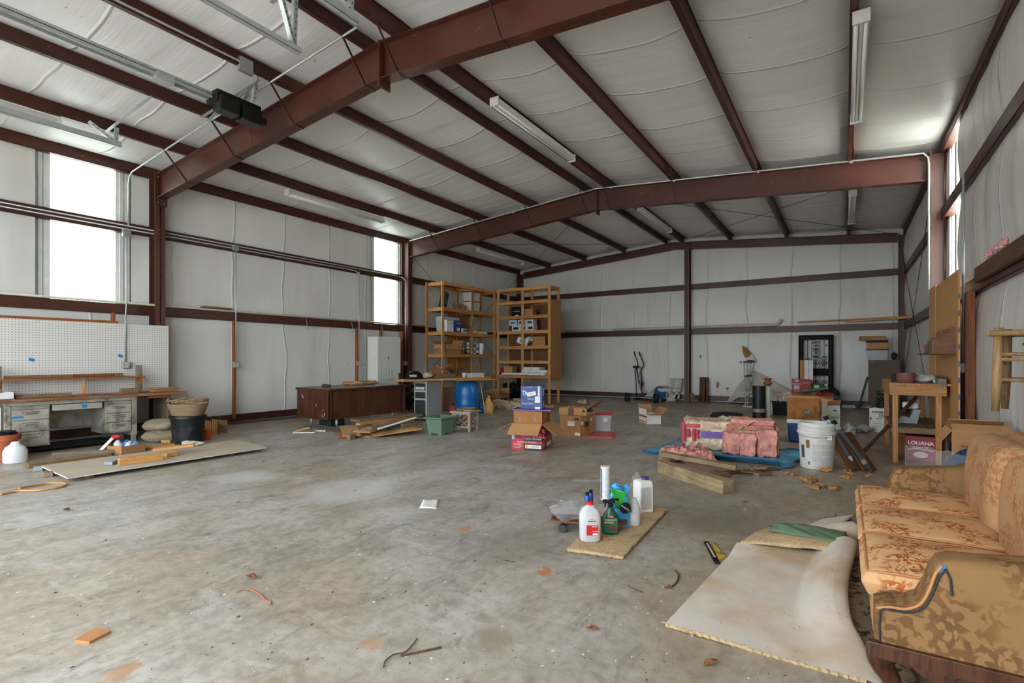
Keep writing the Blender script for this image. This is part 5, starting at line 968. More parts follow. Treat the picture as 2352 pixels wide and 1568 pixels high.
def scroll(cx, cz, h):
    m = MB()
    for sx2 in (-1,1):
        for sz2 in (-1,1):
            pts = [(cx+sx2*(.012+.035*(1-math.cos(t*1.0))*.9*(1-.05*t)+.0), .022, cz+sz2*(h*.1+.055*math.sin(t)*(1-.09*t)+.05)) for t in [i*.45 for i in range(12)]]
            m.tube(pts, .007, 5)
    for dz in (-h*.5,h*.5): m.bar((cx-.035,.022,cz+dz),(cx,.022,cz+dz*1.16),.01,.01).bar((cx+.035,.022,cz+dz),(cx,.022,cz+dz*1.16),.01,.01)
    m.bar((cx-.05,.022,cz),(cx+.05,.022,cz),.012,.02); return m.build('scrollwork', IRON, sd_)
for x, zs in ((xs_[2],(1.78,1.56,1.36)),(xs_[0],(1.3,.66)),(xs_[4],(1.36,1.2,.66)),(xs_[2],(.66,))):
    for z in zs: scroll(x, z, .16)
for z in (1.06,.98): MB().tube([(DW-.1,.01,z),(DW-.1,-.02,z),(DW-.1,-.05,z)],.02,12,True,[.03,.014,.03]).build('brass_knob', plain('#b9924a',.25,.9), sd_, smooth=True)
for x,z in ((xs_[2]-.06,1.85),(xs_[2],1.6),(DW-.18,1.78)): tapebit(sd_, (x,.008,z), (0,0,0), .07, .04)
# stack in the corner
c0 = ony(2000,930,16.6)
bcab = thing('brown_cabinet', 'flat dark brown cabinet board standing in the back corner', 'cabinet', (.87,16.75,0)); BRN = plain('#5c4a35',.6,0,.05)
MB().bx(-.33,.33,-.2,.2,0,1.36).build('carcass', BRN, bcab); MB().bx(-.325,.325,-.212,-.2,.01,1.35).build('face_panel', BRN, bcab); tapebit(bcab, (-.27,-.213,1.31), (0,0,0), .12, .03)
tote('clear lidded bin on top of the brown cabinet board', (.72,16.72,1.36), (.46,.36,.26), plain('#2a2b2c',.4), TOTE, inner=plain('#8f8f88',.6,0,.2,6))
carton('flat_carton', 'black topped tan carton in the middle of the corner stack', (.72,16.72,1.652), 0, (.44,.34,.17), CARD2, None, tape=False); tag(MB().bx(-.23,.23,-.18,.18,0,.05).build('black_case', BLACK, None, (.72,16.72,1.826), bev=.01), 'flat black case near the top of the corner stack', 'case')
carton('flat_carton', 'long brown carton topping the corner stack', (.62,16.72,1.88), .06, (.56,.3,.12), CARD, None)
crumple('black_bundle', 'dark plastic bundle behind the clear bin in the corner', 'bundle', (1.1,16.85,1.362), (.07,.12,.1), plain('#26272a',.4), .4, 4, 6)
tag(plank('leaning_stick', fp(1972,938,.015), ony(1993,866,16.45), .05, .03, GREYW), 'grey stick leaning against the brown cabinet board', 'board')
carton('cardboard_box', 'low brown carton on the floor left of the brown cabinet board', fp(1948,932,0)+Vector((0,.2,0)), 0, (.42,.36,.3), CARDD, None)
tag(MB().tube([fp(1935,938,.05),fp(1962,938,.05)],.05,10).build('paper_tube', PAPER), 'white roll lying on the floor before the low brown carton', 'roll')
# junk in front of the iron door
q = Vector((-1.02,16.55,0)); carton('cardboard_box', 'plain brown carton under the red carton by the iron door', q, .05, (.42,.34,.44), CARD, None, tape=False)
s8 = (.46,.3,.38); rx = carton('red_carton', 'bright red bottle carton stacked beside the iron door', q+Vector((.0,-.02,.441)), .08, s8, plain('#a8151f',.45), None, tape=False); btext(rx,'SMIRNOFF','-y',s8,.25,.66,.05,PAPER,.9,.001); btext(rx,'SMIRNOFF','-y',s8,.73,.74,.04,PAPER,.9); btext(rx,'7 BOTTLES','-y',s8,.73,.14,.035,PAPER,.9); decal(rx, plain('#c9c4be',.5), '-y', s8, .1,.4,.26,.56); decal(rx, plain('#c9c4be',.5), '-y', s8, .14,.36,.82,.98); btext(rx,'Smirnoff','-y',s8,.25,.14,.045,PAPER,.9,0,.0025,0,.3)
wbd = thing('white_shutter', 'white and tan louvre boards leaning on the iron door', 'shutter', ony(1837,915,16.75)*1.0); wbd.location.z = 0; wbd.rotation_euler = (-.06,0,0)
for k in range(3): MB().bx(.0+.11*k,.105+.11*k,0,.02,0,1.36).build('board', [CARD2,WHITE,WHITE][k], wbd, bev=.004)
wf = thing('window_screen', 'white framed window screen leaning at the foot of the iron door', 'screen', (-.66,16.62,0)); wf.rotation_euler = (-.08,0,.0)
MB().bx(-.26,.26,0,.025,.66,.70).bx(-.26,.26,0,.025,0,.04).bx(-.26,-.22,0,.025,.04,.66).bx(.22,.26,0,.025,.04,.66).build('frame', WHITE, wf); MB().bx(-.22,.22,.01,.014,.04,.66).build('mesh', plain('#6f7375',.6), wf)
jb_ = carton('cardboard_box', 'open junk carton with red cloth in front of the iron door', fp(1872,943,0)+Vector((.1,.2,0)), .1, (.6,.5,.4), CARD, {'-y':-30,'x':-35,'-x':20,'y':60}, fl_len=.2)
bp_ = jb_.location
crumple('red_cloth', 'red and orange cloth spilling from the junk carton', 'cloth', bp_+Vector((.12,-.12,.36)), (.2,.14,.07), plain('#a82a20',.7,0,.3,8), .5, 7, 7); crumple('black_cloth', 'black cloth heaped on the junk carton', 'cloth', bp_+Vector((.22,.1,.36)), (.22,.16,.13), plain('#15161a',.7), .5, 9, 6); crumple('blue_cloth', 'blue plastic sheet at the end of the junk carton', 'cloth', bp_+Vector((.32,-.1,.3)), (.1,.1,.08), plain('#2f6fa0',.5), .4, 3, 8)
mt = MB().bx(-.34,.34,-.08,.08,-.035,.035).build('foam_bolster', plain('#5f8a6c',.7), None, bp_+Vector((-.12,-.05,.56)), (0,-.16,.1), bev=.03); tag(mt, 'mint green foam bolster lying across the junk carton', 'bolster')
gb = carton('green_carton', 'small green printed carton behind the bolster', bp_+Vector((-.12,.42,.52)), .2, (.4,.2,.18), plain('#2f6a2c',.5), None, tape=False); decal(gb, PAPER, '-y', (.4,.2,.18), .4,.7,.2,.8)
carton('cardboard_box', 'tan carton supporting the green printed carton', bp_+Vector((-.12,.42,0)), .1, (.5,.24,.518), CARD2, None, tape=False)
# black bin full of paper
bb_ = thing('black_tub', 'black plastic tub heaped with newspaper', 'tub', fp(1792,954,0)+Vector((.0,.2,0)), .1); m = MB(); taper(m,.17,.14,.0,.205,.17,.34); m.bx(-.17,.17,-.14,.14,0,.006); m.build('body', BLACK, bb_); MB().bx(-.22,.22,-.185,-.165,.32,.35).bx(-.22,.22,.165,.185,.32,.35).bx(-.22,-.2,-.165,.165,.32,.35).bx(.2,.22,-.165,.165,.32,.35).build('rim', BLACK, bb_)
NEWS = plain('#c9c6c0',.7,0,.35,22)
for i,(dx,dy,r) in enumerate(((-.12,0,.1),(.03,.03,.11),(.13,-.02,.12),(.02,-.08,.08))): crumple('newspaper_ball', ['newspaper wad at the crutch end of the black tub','newspaper wad in the middle of the black tub','tallest newspaper wad in the black tub','newspaper wad hanging over the rim of the black tub'][i], 'newspaper', bb_.location+Vector((dx,dy,.29)), (r,r,r*1.2 if i == 2 else r*.8), NEWS, .7, 5+i, 9, None, 0, 'newspaper in the tub')
tag(MB().bx(-.02,.02,-.12,.1,0,.36).build('white_panel_scrap', PAPER, None, fp(1771,953,0)+Vector((0,.25,0))), 'white panel scrap standing beside the black tub', 'panel')
# black roll and pale finial
ro = thing('black_roll', 'upright black membrane roll bound with tape', 'roll', behind(1743,964,.13)); MB().tube([(0,0,0),(0,0,.77)],.135,28).build('membrane', plain('#141517',.5,0,.2), ro, smooth=2); MB().lathe([(.137,.17),(.138,.25)],28,cap=False).build('tape_band', plain('#8d7d5f',.4,0,.3,20), ro, smooth=True)
fn_ = thing('turned_post', 'turned wooden post with pale green paint behind the black roll', 'post', ro.location+Vector((.16,.2,0))); MB().lathe([(.07,0),(.07,.3),(.055,.35),(.07,.5),(.06,.72),(.035,.76)],18).build('shaft', plain('#b9cdb6',.6,0,.15,9,0,.5,'#d8d4c8'), fn_, smooth=True); MB().lathe([(.035,.76),(.09,.8),(.1,.83),(.07,.86),(.05,.9),(.09,.93),(.09,.945),(.02,.95)],18).build('finial', wood('#9a5f38','#6e3d20',2,1), fn_, smooth=True)
# ================================================================ RIGHT: insulation pack, bucket, table, plywood
TARP = plain('#5a9db8',.5,0,.3,6,.2)
ta, tb_, tc, td = fl(1476,1038), fl(1600,1070), fl(1845,1070), fl(1690,1008)
def tarpf(a, b):
    p = ta.lerp(tb_,a).lerp(td.lerp(tc,a),b) if False else (ta.lerp(fl(1815,1078),a)).lerp(fl(1560,1010).lerp(fl(1850,1045),a),b)
    e = max(abs(a-.5),abs(b-.5))*2; w = .03*mnoise.noise(Vector((p.x*3,p.y*3,1)))+.05*max(0,mnoise.noise(Vector((p.x*1.4,p.y*2.2,5))))
    return (p.x+.06*mnoise.noise(Vector((a*4,b*4,2))), p.y+.08*mnoise.noise(Vector((a*4,b*4,9))), .012+max(0,w)*(.3+e)+(.06 if b < .06 and .35 < a < .95 else 0))
tp_ = thing('blue_tarp', 'crumpled blue tarp spread under the pink insulation', 'tarp'); cloth('sheet', TARP, tarpf, 60, 24, tp_, .003)
ed = MB()
for b_ in (0,1): ed.tube([Vector(tarpf(i/60,b_))+Vector((0,0,.012)) for i in range(61)], .013, 6)
ed.tube([Vector(tarpf(1,i/24))+Vector((0,0,.012)) for i in range(25)], .013, 6).build('hem', plain('#155f94',.4), tp_)
PINK = plain('#d29184',.95,0,.28,9,.9); PINKD = plain('#c07a6c',.95,0,.32,11,.9); KRAFT = plain('#b59a6e',.8,0,.15,8)
def batt(name, parent, M, L, Wd, Hh, mat, seed, amp=.025):
    m = MB(); nx, ny, nz = 30, 22, 18
    def face(fn, a, b): m.grid(fn, a, b)
    x0,y0,z0 = L/2, Wd/2, Hh/2
    face(lambda a,b: (-x0+L*a,-y0+Wd*b,z0), nx, ny); face(lambda a,b: (-x0+L*a,-y0+Wd*b,-z0), nx, ny); face(lambda a,b: (-x0+L*a,-y0,-z0+Hh*b), nx, nz); face(lambda a,b: (-x0+L*a,y0,-z0+Hh*b), nx, nz); face(lambda a,b: (-x0,-y0+Wd*a,-z0+Hh*b), ny, nz); face(lambda a,b: (x0,-y0+Wd*a,-z0+Hh*b), ny, nz)
    out = []
    for p in m.v:
        q = Vector((abs(p[0])/x0,abs(p[1])/y0,abs(p[2])/z0)); r = (q.x**6+q.y**6+q.z**6)**(1/6); v = Vector(p)/max(1,r*.9); out.append(v)
    m.v = [tuple(M@(v+amp*1.3*mnoise.noise_vector(v*6+Vector((seed,0,seed)))+amp*.8*mnoise.noise_vector(v*19)+amp*.5*mnoise.noise_vector(v*45))) for v in out]
    o = m.build(name, mat, parent, smooth=True); bm = bmesh.new(); bm.from_mesh(o.data); bmesh.ops.remove_doubles(bm, verts=bm.verts, dist=.002); bmesh.ops.recalc_face_normals(bm, faces=bm.faces); bm.to_mesh(o.data); bm.free(); o.data.polygons.foreach_set('use_smooth',[True]*len(o.data.polygons)); return o
def T(p, rz=0, rx=0, ry=0): return Matrix.Translation(Vector(p)) @ Matrix.Rotation(rz,4,'Z') @ Matrix.Rotation(ry,4,'Y') @ Matrix.Rotation(rx,4,'X')
pA, pB = fl(1566,1036), fl(1785,1052); pd = (pB-pA); prz = math.atan2(pd.y,pd.x); PL = pd.length; pn = Vector((-math.sin(prz),math.cos(prz),0)); pe = pd.normalized()
ip = thing('insulation_pack', 'plastic-wrapped pack of insulation with red and purple print on the blue tarp', 'insulation', pA+pe*(PL*.33)+pn*.3+Vector((0,0,.03)), prz); ip.scale = (1,1,.9)
WRAP = plain('#cdb394',.3,0,.18,5)
batt('wrapped_bundle', ip, T((-.05,.08,.24),0), PL*.58, .52, .46, WRAP, 2, .03)
cloth('torn_wrapper', plain('#cfc6b6',.22,0,.1,6), lambda a,b: (.16+.36*a+.10*math.sin(5*b), -.24+.62*b, .50+.05*mnoise.noise(Vector((a*5,b*5,3)))-.28*max(0,.45-b)*(1-a)*2.2+.03*mnoise.noise(Vector((a*12,b*12,6)))), 20, 20, ip)
def onwrap(x, z, w_, h_, mat, name): return MB().grid(lambda a,b: (x+w_*a,-.205-.012*math.sin(PI*a),z+h_*b), 4, 4).build(name, mat, ip, solid=.002)
onwrap(-.16,.2,.4,.11,plain('#6b4590',.4),'purple_print'); RP = plain('#b43a48',.4)
tx = [(-.44,.12,.07,.32),(-.37,.36,.2,.06),(-.36,.2,.05,.14),(-.28,.14,.05,.2),(-.23,.18,.05,.15),(-.46,.05,.06,.05)]
for x,z,w_,h_ in tx: onwrap(x,z,w_,h_,RP,'red_print')
ib = thing('batt_bundle', 'pink fibreglass batts spilling from the torn pack end', 'insulation', pA+pe*(PL*.70)+pn*.22+Vector((0,0,.03)), prz); ib.scale = (.9,.92,.74)
for k,(x,y,z,rz,ry,L,Wd,Hh) in enumerate(((-.23,-.2,.2,.1,.05,.24,.32,.4),(.02,-.22,.2,-.05,-.03,.24,.34,.42),(.28,-.2,.24,.05,.0,.27,.36,.5),(.05,.08,.47,0,.03,.72,.4,.14),(.08,.12,.58,.03,.04,.62,.4,.12),(.1,.18,.22,0,0,.7,.3,.4))):
    batt('pink_batt', ib, T((x,y,z),rz,0,ry), L, Wd, Hh, [PINK,PINK,PINK,PINKD,PINK,PINKD][k], k+1, .02)
batt('kraft_facing', ib, T((.0,-.05,.44),0,.1,.06), .34, .36, .05, KRAFT, 9, .015); batt('kraft_facing', ib, T((.165,-.2,.24),.05), .03, .34, .46, KRAFT, 4, .008); batt('kraft_facing', ib, T((.42,-.05,.28),.05), .04, .5, .54, wood('#a5744c','#7d5230',2,.8), 6, .008)
pp = thing('loose_batt', 'loose ragged pink batt lying behind the thick timbers', 'insulation', fl(1575,1062)+pn*.12+Vector((0,0,.0)), prz+.1); batt('fibre_block', pp, T((0,0,.09)), .62, .3, .17, PINK, 12, .05)
# timbers
TIM = wood('#a8926e','#877253',0,1.0,.85,False,.25,'#6a5a42')
tag(plank('square_timber', fp(1518,1086,.07)+pn*.07, fp(1672,1138,.07)+pn*.07, .14, .14, TIM), 'thick square timber lying in front of the tarp, end facing the camera', 'timber')
tag(plank('long_timber', fp(1512,1082,.19)+pn*.2, fp(1690,1098,.10)+pn*.15, .14, .05, TIM), 'flat weathered plank resting across the thick timber', 'timber')
tag(plank('timber_offcut', fp(1505,1078,.06)+pn*.35, fp(1525,1078,.06)+pn*.35, .16, .12, TIM), 'short timber block under the far end of the flat plank', 'timber'); tag(plank('timber_offcut', fp(1640,1097,.03)+pn*.05, fp(1662,1095,.03)+pn*.05, .2, .055, OLDW), 'small timber packer under the near end of the flat plank', 'timber')
tag(plank('thin_strip', fp(1670,1087,.012), fp(1785,1078,.012), .12, .02, wood('#6a5238','#453220',0,1)), 'thin dark wood strip on the floor along the tarp hem', 'board'); tag(plank('thin_strip', fp(1700,1088,.035), fp(1775,1091,.015), .1, .012, OLDW), 'thin pale strip lying across the dark strip', 'board')
FOAM = plain('#ad7f4a',.95,0,.35,40,.6); rr = random.Random(11)
sp_ = [(1718,1082),(1735,1083),(1745,1080),(1738,1092),(1808,1088),(1820,1092),(1832,1097),(1845,1101),(1856,1108),(1866,1103),(1880,1112),(1892,1117),(1905,1120),(1918,1125),(1873,1123),(1882,1093),(1855,1107),(1900,1083),(1942,1098),(1955,1090),(1990,1094),(2000,1090),(1950,1082),(1876,1118)]
fo = thing('foam_crumbs', 'orange foam crumbs scattered on the floor by the bucket', 'foam crumbs', kind='stuff')
for i,(u,v) in enumerate(sp_): r = rr.uniform(.015,.04); crumple('crumb','','',fl(u,v),(r*1.3,r,r*.6),FOAM,1.2,i,34,fo,.3,None,10)
# bucket
bu = thing('paint_bucket', 'large white plastic bucket with a printed text panel', 'bucket', behind(1876,1080,.19), 0)
BW = plain('#d3d0c8',.4,0,.06,4,0,.5,'#b3aa98')
MB().lathe([(.175,0),(.185,.01),(.205,.44)],36).build('pail', BW, bu, smooth=2); MB().lathe([(.205,.44),(.225,.445),(.225,.48),(.21,.485),(.21,.5),(.217,.505),(.217,.52),(.208,.525),(.214,.535),(.214,.56),(.2,.58),(.19,.575),(.18,.5),(.17,.3),(.01,.02)],36,cap=False).build('rim_bands', BW, bu, smooth=2)
def wrapquad(a0, a1, z0, z1, mat, name, r=.207, e=.0):
    def fn(p,q): z = z0+(z1-z0)*q; R_ = .185+.02*(z/.44)+.002+e; t = a0+(a1-a0)*p; return (R_*math.cos(t), R_*math.sin(t), z)
    return MB().grid(fn, 8, 2).build(name, mat, bu, smooth=True)
def newsprint():
    m, nt, b = nmat('fine_print'); w1 = N(nt,'ShaderNodeTexWave',wave_type='BANDS',bands_direction='Z'); w1.inputs['Scale'].default_value = 60; nt.links.new(coord(nt,'Object'), w1.inputs[0]); n_ = noise(nt, coord(nt,'Object',(1,1,.1)), 260, 2)
    c = mixc(nt, n_, ramp(nt, w1.outputs[0], [(.45,lin('#6f7072')),(.6,lin('#d0cec8'))]).outputs[0], lin('#d0cec8')); nt.links.new(c, b.inputs['Base Color']); return m
NP = newsprint(); ca = math.atan2(-bu.location.y, -bu.location.x)
for k,(a0,a1) in enumerate(((-.3,.12),(.16,.55),(.6,.95))):
    for z0,z1 in ((.10,.17),(.18,.25),(.26,.32)): wrapquad(ca+a0+.05, ca+a1+.05, z0, z1, NP, 'print_block')
wrapquad(ca-.62,ca-.4,.27,.37,plain('#8a5a30',.8),'rust_patch'); wrapquad(ca-1.0,ca-.75,.14,.3,plain('#4a4a52',.5),'logo_print'); wrapquad(ca-.5,ca-.42,.06,.1,plain('#3a3a42',.5),'logo_print')
MB().bc(.2*math.cos(ca+.75),.2*math.sin(ca+.75),.41,.05,.05,.05).build('handle_lug', BW, bu); MB().tube([(.225*math.cos(ca-1.2+i*.24),.225*math.sin(ca-1.2+i*.24),.43-.02*math.sin(PI*i/10)) for i in range(11)],.004,5).build('wire_handle', GALV, bu)
# clamps and boards leaning against the bucket
for i,(a,b,w_,h_,mt_,lb) in enumerate((((1962,1082),(1918,985),.22,.02,wood('#7a5230','#55351b',0,.8),'brown board leaning on the bucket, near the clamps'),((1998,1082),(1935,1000),.2,.025,DARKW,'darker board leaning behind the brown board by the bucket'))):
    p0 = fp(*a,.01); p1 = p0+Vector((-.22-.04*i,.18+.05*i,.42)); tag(plank('leaning_board', p0, p1, w_, h_, mt_), lb, 'board', 'boards leaning on the bucket')
for i,(a,b,lb) in enumerate((((1968,1080),(1905,972),'near bar clamp leaning on the bucket rim'),((2003,1086),(1925,982),'far bar clamp leaning beside the bucket'))):
    t = thing('bar_clamp', lb, 'clamp', (0,0,0), 0, 'bar clamps'); p0 = fp(*a,.01); d0 = FPX*CH/(a[1]-HV)+.15; k_ = dr(b[0]); p1 = Vector((k_[0]*d0,k_[1]*d0,CH+(HV-b[1])/FPX*d0)); e = (p1-p0).normalized()
    MB().bar(p0,p1,.035,.012,(0,1,0)).build('bar', plain('#2c343d',.5,.2,.1), t); MB().bar(p1-e*.02,p1+e*.05,.05,.05,(0,1,0)).build('head', GALVD, t); MB().tube([p1+e*.05,p1+e*.1],.03,10).build('knob', BLACK, t); MB().bar(p0+e*.12,p0+e*.18,.05,.04,(0,1,0)).build('sliding_jaw', GALVD, t)
# cooler and stained carton, wine carton
co_ = thing('drinks_cooler', 'blue cooler with a white lid under the stained carton', 'cooler', fp(1843,1017,0)+Vector((0,.17,0)), .05); CBL = plain('#173a7c',.35)
rbx(MB(),-.23,.23,-.17,.17,0,.31,.9,1).build('body', CBL, co_, bev=.03); MB().bx(-.24,.24,-.18,.18,.312,.385).build('lid', WHITE, co_, bev=.02); MB().bx(.0,.2,-.18,-.17,.12,.27).build('side_handle', plain('#20345c',.4), co_); MB().bx(.03,.17,-.182,-.18,.14,.25).build('handle_recess', plain('#10203f',.4), co_)
STC = plain('#9a6630',.85,0,.2,4,0,.5,'#4f3219'); cq = co_.location+Vector((.0,.0,.387)); sc1 = carton('stained_carton', 'water-stained brown carton sitting on the blue cooler', cq, .04, (.46,.34,.36), STC, {'-x':20,'x':-20,'y':-10,'-y':172}, fl_len=.15); tapebit(sc1, (.06,-.1715,.12), (0,0,0), .07, .03)
wq = fp(1903,1004,0)+Vector((0,.2,0)); carton('cardboard_box', 'brown carton on the floor holding up the white wine carton', wq, .1, (.34,.3,.2), CARD, None)
s9 = (.21,.24,.36); wn = carton('wine_carton', 'white carrier carton with green lettering behind the bucket', wq+Vector((.03,-.02,.202)), .35, s9, PAPER, {'-y':60,'y':50}, fl_len=.11); decal(wn, plain('#c5d4b0',.6), '-y', s9, .06,.96,.05,.72); btext(wn,'Cuervo','-y',s9,.5,.42,.07,plain('#20281c',.5),.85,.001); btext(wn,'MARGARITA MIX','-y',s9,.5,.24,.018,plain('#4a7a3a',.5)); tapebit(wn, (.03,-.1235,.27), (0,0,0), .06, .025); decal(wn, plain('#8f9a86',.6), 'x', s9, .15,.8,.2,.35)
crumple('white_bag', 'white plastic bag lying beside the wine carton', 'bag', wq+Vector((.32,.1,0)), (.1,.14,.11), plain('#b9bab8',.3), .4, 8, 8)
ti = thing('car_tire', 'black car tire lying flat behind the insulation pack', 'tire', fp(1665,974,0)+Vector((0,.25,0))); MB().lathe([(.2,.03),(.3,.0),(.335,.05),(.34,.11),(.335,.17),(.3,.215),(.2,.19),(.19,.11),(.2,.03)],40,cap=False).build('tread', plain('#1e2021',.7,0,.15,14), ti, smooth=True)
g_ = MB()
for k in range(36): a = 2*PI*k/36; g_.bar((.342*math.cos(a),.342*math.sin(a),.06),(.342*math.cos(a+.05),.342*math.sin(a+.05),.16),.006,.02,(0,1,0))
g_.build('tread_grooves', plain('#0d0e0e',.8), ti)
tag(MB().bx(-.1,.1,-.06,.06,0,.05).build('white_scrap', PAPER, None, fp(1690,958,0)), 'white scrap beside the black car tire', 'scrap')
# ---- table on the right
tl_ = thing('work_table', 'rough pine work table with a lower shelf by the plywood', 'table', (0,0,0)); x0,x1,y0,y1 = .52,1.08,8.55,10.3; PT = wood('#c08a52','#9c6a38',0,1)
for x in (x0+.05,x1-.06):
    for y in (y0+.04,y1-.04): plank('leg', (x,y,0),(x,y,.96),.06,.06,PT,tl_)
plank('apron', (x0,y0+.01,.97),(x1+.02,y0+.01,.97),.04,.13,PT,tl_); plank('apron', (x0+.01,y0+.03,.97),(x0+.01,y1,.97),.04,.13,PT,tl_); plank('apron', (x1-.02,y0+.03,.97),(x1-.02,y1,.97),.04,.13,PT,tl_); plank('apron', (x0,y1,.97),(x1,y1,.97),.04,.13,PT,tl_)
for k in range(4): plank('top_board', (x0-.01+.165*k+.08,y0-.01,1.05),(x0-.01+.165*k+.08,y1+.02,1.05),.163,.03,PT,tl_)
for k in range(3): plank('shelf_board', (x0+.12+.2*k,y0+.07,.46),(x0+.12+.2*k,y1-.05,.46),.19,.022,OLDW,tl_)
plank('shelf_rail', (x0,y0+.04,.43),(x1,y0+.04,.43),.04,.06,OLDW,tl_); plank('corner_block', (x1-.03,y0-.035,1.08),(x1-.03,y0+.4,1.11),.08,.1,GREYW,tl_)
po = thing('round_pot', 'reddish-brown round pot on the corner of the work table', 'pot', (.70,8.78,1.067)); MB().lathe([(.085,0),(.105,.03),(.108,.13),(.1,.13),(.095,.03),(.01,.02)],28).build('bowl', plain('#7d4a40',.6,0,.15,12), po, smooth=2)
carton('black_box', 'small black box behind the round pot on the work table', (.66,9.12,1.067), 0, (.2,.16,.1), BLACK, None, tape=False)
ph = crumple('glass_jar_lot', 'clump of clear wrap and jars on the work table', 'wrap', (.93,8.95,1.067), (.14,.16,.05), TOTE, .6, 4, 10); ro2 = tag(MB().tube([(1.0,8.8,1.09),(1.12,8.85,1.09)],.022,10).build('white_roll', PAPER), 'short white roll on the work table', 'roll')
crumple('black_knob_tool', 'small black tool on the work table behind the pot', 'tool', (.84,9.1,1.067), (.08,.05,.045), BLACK, .3, 2, 9)
tag(plank('dark_pole', fp(1978,1046,.02), Vector((.86,9.2,.86)), .06, .03, wood('#54301f','#3a1d10',0,1)), 'dark red-brown pole leaning into the work table', 'pole')
s10 = (.34,.3,.34); lo = carton('red_oil_carton', 'dark red cooking oil carton on the floor under the work table', (.88,8.98,0), -.12, s10, plain('#8c1520',.5), None, tape=False); btext(lo,'LOUANA','-y',s10,.5,.72,.07,PAPER,.95,.002); btext(lo,'PEANUT OIL','-y',s10,.5,.55,.03,PAPER); MB().lathe([(.06,0),(.06,.002)],20,(0,0,0),1.3,.7).build('peanut_print', plain('#d8c8b0',.5), lo, (0,-.151,.09), (PI/2,0,0)); MB().tube([(-.14,-.1515,.15),(-.05,-.1515,.17),(.06,-.1515,.165),(.14,-.1515,.15)],.006,5).build('swoosh_print', PAPER, lo)
ch = thing('metal_chute', 'grey metal chute standing on the lower table shelf', 'bracket', (.72,9.3,.472)); MB().prism([(-.14,0),(.14,0),(.18,.2),(.1,.2),(.06,.08),(-.1,.12)],-.1,.1).build('folded_sheet', GALVD, ch); MB().bx(-.02,.16,-.08,.08,.2,.3).build('white_spool', PAPER, ch, bev=.03)
carton('cardboard_box', 'brown carton on the floor behind the red oil carton', (.86,9.6,0), 0, (.4,.4,.3), CARDD, None)
s11 = (.25,.25,.45); c_, rz_, sx_, sy_ = box3((1998,990),(2034,995),(2042,985)); kb = carton('white_fixture_carton', 'tall white plumbing carton with dark lettering left of the work table', c_+Vector((0,.1,0)), rz_, s11, PAPER, {'-x':20,'y':60,'x':75}, fl_len=.12); btext(kb,'KOHLER','-y',s11,.55,.84,.05,BLACK,1.0,.002); tapebit(kb, (-.1,-.1265,.25), (0,0,0), .03, .05); decal(kb, plain('#7a7a78',.6), '-y', s11, .45,.8,.55,.58); btext(kb,'LAVATORY','-y',s11,.55,.36,.03,plain('#6a6a68',.6)); btext(kb,'FAUCET','-y',s11,.55,.24,.03,plain('#6a6a68',.6)); decal(kb, plain('#b9a58c',.6), '-y', s11, .6,.95,.62,.78)
xt = thing('artificial_branch', 'dark green artificial fir branch in the white plumbing carton', 'plant', kb.location+Vector((.02,.0,.45))); rr = random.Random(3)
for k in range(46): a = rr.uniform(0,6.28); z = rr.uniform(0,.3); l_ = (.15-.3*z)*rr.uniform(.6,1.1)+.03; MB().lathe([(.001,0),(.014,l_*.3),(.001,l_)],4).build('needle_tuft', plain('#1f3a22',.8,0,.3), xt, (0,0,z), (rr.uniform(1.0,1.5),0,a))
MB().tube([(0,0,-.2),(0,0,.34)],.008,5).build('wire_stem', plain('#3a2a1a',.7), xt)
crumple('white_bag', 'clear white plastic bag on the floor before the plumbing carton', 'bag', fp(1983,993,0), (.14,.14,.07), plain('#aba79e',.3), .5, 5, 8)
# ---- plywood sheets along the right hand wall
PLR = wood('#d09a60','#b57f48',2,.7)
py_ = tag(MB().bx(1.14,1.158,8.05,9.88,.0,2.46).build('plywood_sheet', PLR, bev=.002), 'tall orange plywood sheet standing against the sofa wall, nearer of two', 'plywood'); tag(MB().bx(1.14,1.158,9.9,10.6,0,2.5).build('plywood_sheet', PLR, bev=.002), 'tall plywood sheet standing against the sofa wall, farther of two', 'plywood')
for k in range(9): MB().bx(1.1395,1.1585,8.0485,8.05,.5+.2*k,.56+.2*k).build('edge_stamp', plain('#3f5a78',.6), py_)
cr_ = thing('corbel_rack', 'dark wooden rack of scroll brackets hung on the plywood', 'bracket rack', (1.138,8.2,1.46)); cr_.scale = (1,.78,.8); CW = wood('#80522f','#5c371c',0,1); CW2 = wood('#8a7355','#66523a',0,1)
prof = [(0,0),(-.20,.0),(-.2,.16),(-.15,.18),(-.13,.26),(-.07,.3),(-.06,.38),(0,.4)]
for k in range(5): MB().prism(prof, .02+.3*k, .06+.3*k).build('corbel', CW, cr_)
MB().bx(-.22,-.05,.1,.62,.0,.2).build('center_block', CW2, cr_, bev=.004); MB().bx(-.26,0,-.02,1.4,-.02,.0).build('shelf_strip', CW, cr_)
